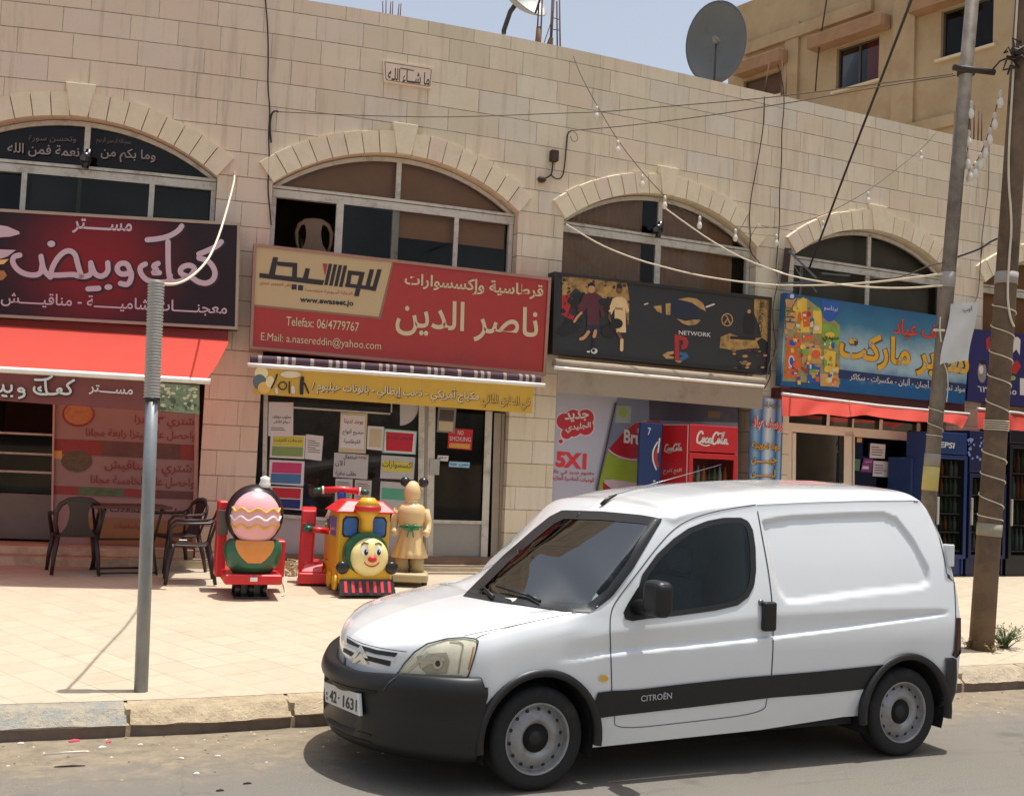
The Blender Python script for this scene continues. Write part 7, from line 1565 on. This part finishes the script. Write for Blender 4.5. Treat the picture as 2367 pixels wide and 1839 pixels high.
# ================================================================== chairs, rides, litter
def to_cam_rot(P, turn=0.0): 
    v = CAM - P; return math.atan2(v.y, v.x) + math.pi / 2 + math.radians(turn)     # local -Y towards the camera
CHB = mat('chair_brown', C(44, 31, 29), .45, var=.08)
def chair(label, loc, rot, m_):
    t_ = thing('plastic_chair', label, 'chair', tuple(loc), rot); t_.scale = (.93, .93, .96); L = lambda mb, n_, bv=.012: mb.build(n_, m_, t_, local=True, bevel=bv)
    o_ = MB(); o_.s = True; o_.grid([[(x, y, .43 - .018 * math.cos(x * 5) * math.sin((y + .25) * 6) - (.02 if j == 0 else 0)) for x in lin(-.22, .22, 9)] for j, y in enumerate(lin(-.25, .2, 8))]); s_ = o_.build('seat', m_, t_, local=True, fixn=False); md = s_.modifiers.new('thick', 'SOLIDIFY'); md.thickness = .018
    for sx_ in (-1, 1):
        o_ = MB(); o_.tube([(sx_ * .215, -.21, .43), (sx_ * .245, -.25, .2), (sx_ * .26, -.27, 0)], [.030, .026, .020], 8); L(o_, 'leg', 0)
        o_ = MB(); o_.tube([(sx_ * .20, .17, .43), (sx_ * .235, .23, .2), (sx_ * .25, .27, 0)], [.030, .026, .020], 8); L(o_, 'leg', 0)
        o_ = MB(); o_.tube([(sx_ * .225, -.23, .40), (sx_ * .265, -.24, .60), (sx_ * .272, -.18, .655), (sx_ * .272, .0, .66), (sx_ * .262, .17, .665), (sx_ * .235, .235, .70)], [.024, .022, .026, .028, .026, .018], 8, True, .6); L(o_, 'armrest', 0)
    bk = lambda x, z: (x, .19 + (z - .42) * .26 - .25 * x * x, z)
    o_ = MB(); P = [bk(-.20, .42), bk(-.235, .55), bk(-.24, .68), bk(-.20, .77), bk(-.11, .82), bk(0, .83), bk(.11, .82), bk(.20, .77), bk(.24, .68), bk(.235, .55), bk(.20, .42)]; o_.tube(P, [.020, .022, .026, .030, .032, .032, .032, .030, .026, .022, .020], 8, True, .55)
    o_.s = True; rows = []
    for z, hw in ((.42, .20), (.47, .16), (.52, .125), (.60, .105), (.68, .10), (.75, .115), (.80, .15), (.82, .10)): rows.append([bk(hw * u, z) for u in lin(-1, 1, 9)])
    for dy in (0, .014): o_.grid([[(x, y + dy, z) for x, y, z in r_] for r_ in rows])
    L(o_, 'backrest', 0); return t_
chair('dark brown plastic armchair seen from behind, alone left of the folding table', G(168, 1322), to_cam_rot(G(168, 1322), 186), CHB)
chair('dark brown plastic armchair further back right of the folding table', G(405, 1318), math.radians(-72), CHB)
chair('dark brown plastic armchair in front of the other one, right of the folding table', G(438, 1345), math.radians(-96), CHB)
Pc = FP(*z2(480, 1395), -.75); chair('beige plastic armchair behind the open sash of the middle upper window', Vector((Pc.x, Pc.y, Pc.z - .845)), to_cam_rot(Pc, 168), mat('chair_beige', C(160, 138, 116), .6)); print('upper chair floor', Pc.z - .845)
Pt = G(285, 1322); t = thing('folding_table', 'brown folding table with crossed legs between the plastic chairs', 'table', tuple(Pt), math.radians(8)); TB = mat('table_brown', C(80, 50, 38), .5, var=.12)
o = MB(); o.box(-.42, .42, -.28, .28, .705, .735); o.build('tabletop', TB, t, local=True, bevel=.012); LG = mat('table_leg', C(44, 36, 34), .5, .2)
for x in (-.30, .30):
    for sg in (-1, 1): o = MB(); o.tube([(x + sg * .012, -.25 * sg, .70), (x + sg * .012, .27 * sg, .0)], .014, 8); o.build('leg', LG, t, local=True)
for y, z in ((.25, .02), (-.25, .02), (.0, .36)): o = MB(); o.tube([(-.30, y, z), (.30, y, z)], .011, 8); o.build('stretcher', LG, t, local=True)
o = MB(); o.box(-.04, .04, -.03, .03, 0, .012); o = o.build('phone', mat('white_plastic', C(220, 216, 208), .4), bevel=.004); Pq = G(438, 1345); o.location = Pq + Vector((-.1, -.05, .44)); tag(o, 'small white box lying on the front chair seat', 'box')
# ---- kiddie rides
RR = mat('ride_red', C(206, 34, 38), .42, var=.05, coat=.12); RG = mat('ride_green', C(34, 92, 66), .3, var=.06, coat=.12); RPK = mat('ride_pink', C(232, 168, 172), .35, var=.04, coat=.1); RK = mat('ride_black', C(26, 26, 28), .3, coat=.12); RO = mat('ride_orange', C(222, 140, 64), .35); RY = mat('ride_yellow', C(224, 172, 40), .4, var=.05, coat=.12); RB = mat('ride_blue', C(36, 92, 176), .3, coat=.12); RW = mat('ride_white', C(232, 230, 224), .35)
Pm = G(580, 1382); t = thing('kiddie_ride', 'red coin ride with a pink banded dome on a green tub', 'kiddie ride', tuple(Pm), to_cam_rot(Pm, 6)); K = 1 / 237
o = MB(); o.box(-.17, .17, -.05, .45, 0, .02); 
for x in (-.13, .0, .13): 
    for y in (.02, .38): o.tube([(x, y, .02), (x, y, .15)], .028, 8)
o.box(-.10, .10, .1, .3, .02, .15); o.build('spring_base', RK, t, local=True)
o = MB(); o.box(-.28, .28, -.16, .58, .15, .25); o.build('tray', RR, t, local=True, bevel=.02, seg=3)
o = MB(); o.box(-.035, .035, -.172, -.16, .185, .225); o.build('coin_label', RW, t, local=True)
o = MB(); o.lathe([(.19, .25), (.25, .32), (.29, .45), (.28, .54), (.24, .58), (.0, .60)], (0, .06, 0), 28, sy=.75); o.build('tub', RG, t, local=True)
o = MB(); o.s = True; rows = []
for k in range(9):
    z = .36 + .22 * k / 8; r_ = itp(z, [(.32, .25), (.45, .29), (.54, .28), (.58, .24), (.6, .2)]) + .006; w_ = .85 * math.sqrt(max(0.02, (z - .34) / .26)); rows.append([(r_ * math.sin(w_ * u), .06 - r_ * .75 * math.cos(w_ * u), z) for u in lin(-1, 1, 13)])
o.grid(rows); o.build('bib_panel', RO, t, local=True, fixn=False)
o = MB(); o.ball((0, -.02, .80), .245, .17, .27, 28, 16); o.build('dome', RPK, t, local=True)
for zb_, m__ in ((.72, RY), (.80, RW), (.88, RY)):
    o = MB(); k_ = math.sqrt(max(0, 1 - ((zb_ - .80) / .27) ** 2)); o.tube([(.245 * k_ * math.sin(u), -.02 - .17 * k_ * math.cos(u), zb_ + .02 * math.cos(u * 9)) for u in lin(-1.5, 1.5, 41)], .011, 6); o.build('zigzag_band', m__, t, local=True)
o = MB(); o.ball((0, .10, .82), .29, .22, .31, 28, 16); o.build('back_shell', RK, t, local=True)
o = MB(); o.lathe([(.055, 1.10), (.06, 1.13), (.045, 1.17), (.05, 1.2), (.0, 1.22)], (.08, .06, 0), 14); o.build('top_knob', RW, t, local=True)
for x in (-.34, .26):
    o = MB(); o.box(x, x + .10, .32, .58, .17, .94 if x < 0 else .55); o.build('side_post', RR, t, local=True, bevel=.02, seg=3)
o = MB(); o.box(-.345, -.235, .30, .315, .60, .85); o.build('coin_slot_plate', mat('slot_grey', C(110, 96, 90), .4, .4), t, local=True, bevel=.006)
# motor ride behind, red base and blue body
Pb = G(735, 1352); t = thing('kiddie_ride', 'red and blue motorbike coin ride half hidden behind the yellow train', 'kiddie ride', tuple(Pb), to_cam_rot(Pb, 0))
o = MB(); o.box(-.22, .22, -.1, .5, .02, .14); o.hexa([(-.20, -.08, .14), (.05, -.08, .14), (.05, .5, .14), (-.20, .5, .14), (-.16, .02, .24), (.05, .02, .24), (.05, .5, .24), (-.16, .5, .24)]); o.build('base', RR, t, local=True, bevel=.02, seg=3)
o = MB(); o.hexa([(-.23, .05, .14), (-.08, .05, .14), (-.06, .25, .14), (-.21, .25, .14), (-.22, .12, .80), (-.06, .12, .80), (-.06, .26, .84), (-.22, .26, .84)]); o.build('coin_post', RR, t, local=True, bevel=.02, seg=3)
o = MB(); o.box(-.20, -.08, .095, .115, .52, .66); o.build('coin_slot_plate', MATS['slot_grey'], t, local=True, bevel=.006)
o = MB(); o.ball((.20, .35, .66), .15, .3, .15); o.tube([(.2, .2, .25), (.2, .25, .6)], .07, 12); o.build('body', RB, t, local=True)
o = MB(); o.tube([(.06, .2, .72), (.1, .18, .82), (.22, .18, .86), (.34, .18, .82)], .028, 10); o.build('white_trim', RW, t, local=True)
o = MB(); o.tube([(.22, .2, .78), (.21, .16, .95), (.20, .12, 1.03)], [.06, .045, .05], 12); o.build('steering_stem', RB, t, local=True)
o = MB(); o.tube([(.0, .1, 1.03), (.20, .12, 1.045), (.40, .1, 1.03)], .036, 12); hb = o.build('handlebar', RR, t, local=True)
for s_ in (-1, 1):
    o = MB(); o.tube([(.20 + s_ * .19, .1, 1.032), (.20 + s_ * .21, .1, 1.03)], .043, 12); o.build('ring', RW, hb, local=True); o = MB(); o.tube([(.20 + s_ * .21, .1, 1.03), (.20 + s_ * .30, .09, 1.02)], [.034, .026], 10); o.build('grip', RG, hb, local=True)
o = MB(); o.tube([(-.10, .0, .60), (.08, .05, .585)], .034, 10); o.build('foot_bar', RR, t, local=True); o = MB(); o.tube([(-.17, -.02, .62), (-.10, .0, .60)], [.028, .04], 10); o.build('bar_end', RG, t, local=True)
# yellow train
Pn = G(843, 1378); t = thing('kiddie_ride', 'yellow train coin ride with a smiling round face and a red roof', 'kiddie ride', tuple(Pn), to_cam_rot(Pn, 14))
Lb = lambda mb, n_, m_, par=None, **k: mb.build(n_, m_, par or t, local=True, **k)
o = MB(); o.box(-.17, .17, .05, .6, .0, .05); o.box(-.12, .12, .1, .5, .05, .12); Lb(o, 'motor_base', RK)
o = MB(); o.box(-.28, .28, -.02, .95, .12, .30); Lb(o, 'chassis', RY, bevel=.03, seg=3)
o = MB(); o.hexa([(-.30, -.14, .03), (.30, -.14, .03), (.28, .0, .06), (-.28, .0, .06), (-.28, -.05, .18), (.28, -.05, .18), (.28, .0, .18), (-.28, .0, .18)]); cc_ = Lb(o, 'cowcatcher', RK)
o = MB()
for k in range(7):
    x = -.23 + k * .077; o.hexa([(x - .016, -.135, .055), (x + .016, -.135, .055), (x + .016, -.125, .055), (x - .016, -.125, .055), (x - .015, -.070, .165), (x + .015, -.070, .165), (x + .015, -.06, .165), (x - .015, -.06, .165)])
Lb(o, 'red_stripes', RR, cc_)
o = MB(); o.box(-.275, .275, .16, .22, .28, .86); o.box(-.275, -.245, .22, .60, .28, .86); o.box(.245, .275, .22, .60, .28, .86); cab_ = Lb(o, 'cab', RY, bevel=.015, seg=3)
WBL = mat('ride_window', C(64, 112, 176), .2, var=.5, scale=3)
for s_ in (-1, 1):
    for m_, g_, y in ((RK, .0, .157), (WBL, .016, .153)):
        o = MB(); q = [(.065 + g_, .60 + g_), (.22 - g_, .60 + g_), (.24 - g_, .63 + g_), (.24 - g_, .78 - g_), (.21 - g_, .82 - g_), (.09 + g_, .82 - g_), (.065 + g_, .79 - g_)]; o.poly([(s_ * x, y, z) for x, z in q]); o.poly([(s_ * x, y + .02, z) for x, z in q]); 
        for i in range(7): a_, b_ = q[i], q[(i + 1) % 7]; o.poly([(s_ * a_[0], y, a_[1]), (s_ * b_[0], y, b_[1]), (s_ * b_[0], y + .02, b_[1]), (s_ * a_[0], y + .02, a_[1])])
        wo = Lb(o, 'window' if m_ is RK else 'pane', m_, cab_)
o = MB(); 
for (x0, x1) in ((-.285, -.276), (.276, .285)): o.box(x0, x1, .28, .52, .60, .80)
Lb(o, 'side_window', WBL, cab_)
o = MB(); o.hexa([(-.34, .08, .86), (.34, .08, .86), (.34, .68, .86), (-.34, .68, .86), (-.20, .2, .985), (.20, .2, .985), (.20, .56, .985), (-.20, .56, .985)]); Lb(o, 'roof', RR, bevel=.02, seg=3)
o = MB(); o.box(-.26, .26, .62, .95, .30, .62); o.box(-.26, .26, .9, .95, .62, .7); Lb(o, 'tender', RY, bevel=.02)
o = MB(); o.tube([(0, .22, .44), (0, -.02, .44)], .225, 32); Lb(o, 'boiler', RG)
o = MB(); o.lathe([(.20, .0), (.20, -.02), (.185, -.05), (.13, -.075), (.0, -.085)], (0.02, -.02, .41), 36, 'y'); face = Lb(o, 'face', mat('face_cream', C(238, 222, 150), .35, coat=.1))
fy = lambda x, z: -.02 - .085 + .22 * (x * x + z * z) / .04 * .25
fa = lambda x, z, o_=0: (.02 + x, -.02 - itp(math.hypot(x, z), [(0, .085), (.13, .075), (.185, .05), (.2, .02)]) - .004 - o_, .41 + z)
def fdisc(name, m_, cx, cz, rx, rz, off):
    o_ = MB(); o_.poly([fa(cx + rx * math.cos(k * math.pi / 12), cz + rz * math.sin(k * math.pi / 12), off) for k in range(24)]); Lb(o_, name, m_, face, fixn=False)
for s_ in (-1, 1): fdisc('eye', RW, .005 + s_ * .072, .075, .040, .055, .002); fdisc('pupil', RK, .012 + s_ * .068, .058, .021, .030, .005); fdisc('glint', RW, .02 + s_ * .068, .072, .007, .010, .008)
o = MB(); o.ball(fa(.012, -.012, .012), .048, .03, .034); Lb(o, 'nose', RR, face)
o = MB(); o.tube([fa(.012 + .085 * math.sin(u), -.045 - .075 * math.cos(u) + .03, .001) for u in lin(-1.2, 1.2, 15)], .006, 6); Lb(o, 'mouth', RR, face)
for s_ in (-1, 1): o = MB(); o.tube([fa(.005 + s_ * .11, .135, .002), fa(.005 + s_ * .075, .155, .002), fa(.005 + s_ * .035, .145, .002)], .006, 6); Lb(o, 'eyebrow', RK, face)
for x in (-.26, .265): o = MB(); o.lathe([(.066, 0), (.066, -.03), (.05, -.045), (.0, -.045)], (x, -.02, .30), 24, 'y'); Lb(o, 'buffer', RK)
o = MB(); o.lathe([(.065, .64), (.06, .78), (.075, .82), (.13, .885)], (0, .06, 0), 24, caps=True); fn_ = Lb(o, 'funnel', RY); o = MB(); o.lathe([(.135, .885), (.14, .90), (.14, .93), (.135, .94)], (0, .06, 0), 24); Lb(o, 'band', RR, fn_); o = MB(); o.lathe([(.135, .94), (.07, 1.02), (.05, 1.025), (.0, 1.025)], (0, .06, 0), 24); Lb(o, 'cap', RY, fn_)
for y in (.14, .42, .76):
    for s_ in (-1, 1):
        o = MB(); o.lathe([(.085, 0), (.085, s_ * .03), (.06, s_ * .035), (.05, s_ * .02), (.0, s_ * .02)], (s_ * .28, y, .135), 22, 'x'); Lb(o, 'wheel', RY if s_ < 0 else RK)
# beige statue seen from the back
Ps = G(943, 1352); t = thing('statue', 'beige hooded figure with a skirt, a green bow and two black knobs on its head', 'statue', tuple(Ps), to_cam_rot(Ps, 0)); BE = mat('statue_beige', C(222, 190, 138), .4, var=.05, scale=4, coat=.2); BE2 = mat('statue_base', C(176, 160, 122), .5, var=.08)
Lb = lambda mb, n_, m_, par=None, **k: mb.build(n_, m_, par or t, local=True, **k)
o = MB(); o.box(-.20, .22, -.18, .22, .05, .15); bs = Lb(o, 'base', BE2, bevel=.03, seg=3)
for x in (-.16, .18):
    for y in (-.13, .17): o = MB(); o.lathe([(.03, 0), (.03, .05)], (x, y, 0), 10); Lb(o, 'caster', RK, bs)
for x in (-.075, .085): o = MB(); o.lathe([(.085, .15), (.08, .25), (.085, .34)], (x, .02, 0), 16); Lb(o, 'leg', BE2)
o = MB(); o.s = True; rows = []
for z, rx in ((.31, .190), (.315, .196), (.36, .182), (.45, .158), (.55, .130), (.62, .118), (.66, .124), (.72, .150), (.80, .162), (.86, .155), (.90, .125), (.92, .085), (.93, .06)):
    fl = .07 * sstep(.55, .33, z) if z < .55 else 0; rows.append([(rx * (1 + fl * math.cos(12 * th)) * math.cos(th), .02 + rx * .82 * (1 + fl * math.cos(12 * th)) * math.sin(th), z) for th in [2 * math.pi * k / 72 for k in range(72)]])
I_ = o.grid(rows, closed_u=True); o.fc(I_[0][::-1]); Lb(o, 'robe', BE)
o = MB(); o.ball((.0, .02, 1.035), .098, .10, .135, 24, 16); o.tube([(0, .02, .90), (0, .02, .97)], .085, 16); Lb(o, 'head', BE)
for x in (-.088, .118): o = MB(); o.ball((x, .03, 1.155), .058, .05, .056, 16, 10); Lb(o, 'knob', RK)
for s_ in (-1, 1): o = MB(); o.tube([(s_ * .15, .02, .84), (s_ * .185, .05, .72), (s_ * .19, .02, .62), (s_ * .175, -.03, .60)], [.05, .048, .042, .04], 12); o.ball((s_ * .178, -.03, .59), .042, .04, .045); Lb(o, 'arm', BE)
BWG = mat('bow_green', C(50, 142, 98), .4); o = MB(); cy = -.098
for s_ in (-1, 1): o.tube([(0, cy, .645), (s_ * .04, cy - .012, .675), (s_ * .085, cy, .665), (s_ * .085, cy, .635), (s_ * .04, cy - .01, .632), (0, cy, .645)], .011, 8); o.tube([(0, cy, .645), (s_ * .025, cy - .012, .60), (s_ * .035, cy - .018, .545)], .009, 8)
o.tube([(x, .02 - .105 * math.sqrt(max(0, 1 - (x / .125) ** 2)), .655) for x in lin(-.122, .122, 15)], .010, 8); Lb(o, 'bow', BWG)
o = MB(); o.tube([(0, -.105, .31), (.0, -.12, .24), (.03, -.12, .22), (.0, -.11, .19), (.01, -.10, .16)], .010, 6); Lb(o, 'key', RK)
# white wire heap and cords by the rides
o = MB(); ro = random.Random(2); P = G(672, 1330)
for k in range(7): o.tube([Vector((ro.uniform(-.10, .10), ro.uniform(-.08, .08), ro.uniform(.0, .05) if j in (0, 4) else ro.uniform(.03, .2))) for j in range(5)], .008, 6)
o = o.build('wire_heap', mat('wire_cream', C(214, 196, 160), .6)); o.location = P; tag(o, 'heap of cream coloured wire on the ground between the coin rides', 'wire')
cable([G(655, 1345) + Vector((0, 0, .12)), G(657, 1358) + Vector((0, 0, .03)), G(660, 1375) + Vector((0, 0, .008)), G(650, 1380) + Vector((0, 0, .008)), G(656, 1372) + Vector((0, 0, .008))], .006, WCAB, 'ride_cord', 'thin cream cord on the ground right of the pink dome ride', 'cord')
# ---- weeds at the foot of the timber pole
GRN_ = mat('weed_green', C(92, 104, 62), .8, var=.3, scale=20); DRY = mat('weed_dry', C(150, 130, 92), .9, var=.3, scale=20)
def weed(label, P, n_, h, sp, m_, seed):
    r_ = random.Random(seed); o_ = MB()
    for i in range(n_):
        a_ = r_.uniform(0, 6.28); d = r_.uniform(.2, 1) * sp; hh = h * r_.uniform(.4, 1); b_ = Vector((r_.uniform(-.03, .03), r_.uniform(-.03, .03), 0)); tip = b_ + Vector((math.cos(a_) * d, math.sin(a_) * d, hh)); mid_ = b_.lerp(tip, .5) + Vector((0, 0, hh * .2)); o_.tube([b_, mid_, tip], [.0035, .003, .0015], 4)
        for k in range(7):
            c = mid_.lerp(tip, r_.random()) if k else tip; v = Vector((r_.uniform(-1, 1), r_.uniform(-1, 1), r_.uniform(-.3, .8))).normalized() * r_.uniform(.015, .035); w_ = v.cross(Vector((r_.uniform(-1, 1), r_.uniform(-1, 1), 1))).normalized() * .007; o_.poly([c, c + v * .5 + w_, c + v, c + v * .5 - w_])
    ob = o_.build('weed', m_, fixn=False); ob.location = P; return tag(ob, label, 'weed')
weed('straggly green weed right of the timber pole foot', G(2322, 1497), 75, .22, .24, GRN_, 1); weed('small dry weed left of the timber pole foot', G(2238, 1498), 22, .10, .08, DRY, 2); weed('low dry weed in front of the timber pole foot', G(2292, 1506), 22, .07, .09, DRY, 3)
# ---- litter on the road
LITC = [mat('litter_white', C(214, 206, 192), .8), mat('litter_tan', C(186, 158, 120), .9), mat('litter_dark', C(70, 60, 50), .9), mat('litter_pink', C(206, 70, 90), .7)]
zK = zm(0, 1340, 800, 2184); rl = random.Random(9)
def scrap(label, name, px, py, L, wd, rot, m_, h=.006):
    P = on_z(px, py, .002); o_ = MB(); q = [(-L / 2, -wd * .3), (-L * .2, -wd / 2), (L * .45, -wd * .4), (L / 2, wd * .2), (L * .1, wd / 2), (-L * .45, wd * .35)]; bt = [(x, y, 0) for x, y in q]; tp_ = [(x * .92, y * .9, h * (1 + .5 * math.sin(i * 2))) for i, (x, y) in enumerate(q)]
    o_.poly(bt[::-1]); o_.poly(tp_)
    for i in range(6): o_.poly([bt[i], bt[(i + 1) % 6], tp_[(i + 1) % 6], tp_[i]])
    ob = o_.build(name, m_); ob.location = P; ob.rotation_euler = (0, 0, rot); return tag(ob, label, 'litter')
for lab, nm, x, y, L, wd, rot, k in (('crumpled pink wrapper at the foot of the blue grey kerbstone', 'wrapper', 468, 1015, .07, .04, .3, 3), ('small pink scrap right of the pink wrapper by the kerb', 'paper_scrap', 684, 1022, .04, .03, 1.2, 3), ('long pale straw lying on the road at the left', 'straw', 418, 1090, .26, .012, .05, 0), ('thin dark twig below the pale straw', 'twig', 440, 1176, .17, .008, -.1, 2), ('white paper scrap near the kerb below the second kerbstone joint', 'paper_scrap', 885, 1040, .035, .02, .4, 0), ('white paper scrap with folded edge left of the van shadow', 'paper_scrap', 1240, 1222, .035, .025, .2, 0), ('flat white scrap between the kerb and the van shadow', 'paper_scrap', 1372, 1112, .04, .018, .1, 0), ('small white scrap beside the flat white scrap', 'paper_scrap', 1140, 1126, .04, .018, -.2, 0), ('dark chip low on the road at the bottom edge', 'chip', 1388, 1328, .045, .015, .0, 2), ('dark chip left of the van shadow', 'chip', 1560, 1284, .05, .01, .0, 2), ('tan scrap below the pale straw end', 'paper_scrap', 645, 1056, .05, .03, .5, 0), ('white scrap at the left edge under the kerb', 'paper_scrap', 130, 1032, .04, .025, .3, 0)):
    scrap(lab, nm, *zK(x, y), L, wd, rot, LITC[k])
gr_ = MB(); V_ = []
for i in range(520):
    x = rl.uniform(-2, 11); y = kerb_y(x) - abs(rl.gauss(.05, .35)) - .02; 
    if y < 6.2 and rl.random() < .7: continue
    s_ = rl.uniform(.004, .014); gr_.m = rl.randrange(3); a_ = rl.uniform(0, 6); q = [Vector((x + s_ * math.cos(a_ + k * 2.1) * rl.uniform(.7, 1.3), y + s_ * math.sin(a_ + k * 2.1) * rl.uniform(.7, 1.3), .001)) for k in range(3)]; tpv = Vector((x, y, s_ * rl.uniform(.3, .8)))
    for k in range(3): gr_.poly([q[k], q[(k + 1) % 3], tpv])
gr_.build('gravel', [mat('grit_tan', C(170, 148, 116), .9), mat('grit_pale', C(204, 190, 164), .9), mat('grit_dark', C(104, 90, 74), .9)], kind='stuff')

# ---- groups of look-alikes
for cat, ph in (('chair', 'plastic armchairs'), ('notice', 'notices stuck to the shop windows'), ('drinks cooler', 'drinks coolers along the shop fronts'), ('utility pole', 'utility poles at the kerb'), ('string lights', 'strings of bare bulbs'), ('rebar', 'starter bars on the roof'), ('kiddie ride', 'coin rides outside the stationery shop'), ('satellite dish', 'satellite dishes on the roof'), ('litter', 'litter on the road'), ('weed', 'weeds at the pole foot'), ('shop sign', 'shop signs along the front'), ('awning', 'awnings along the front')):
    for o in list(bpy.data.objects):
        if o.get('category') == cat: o['group'] = ph
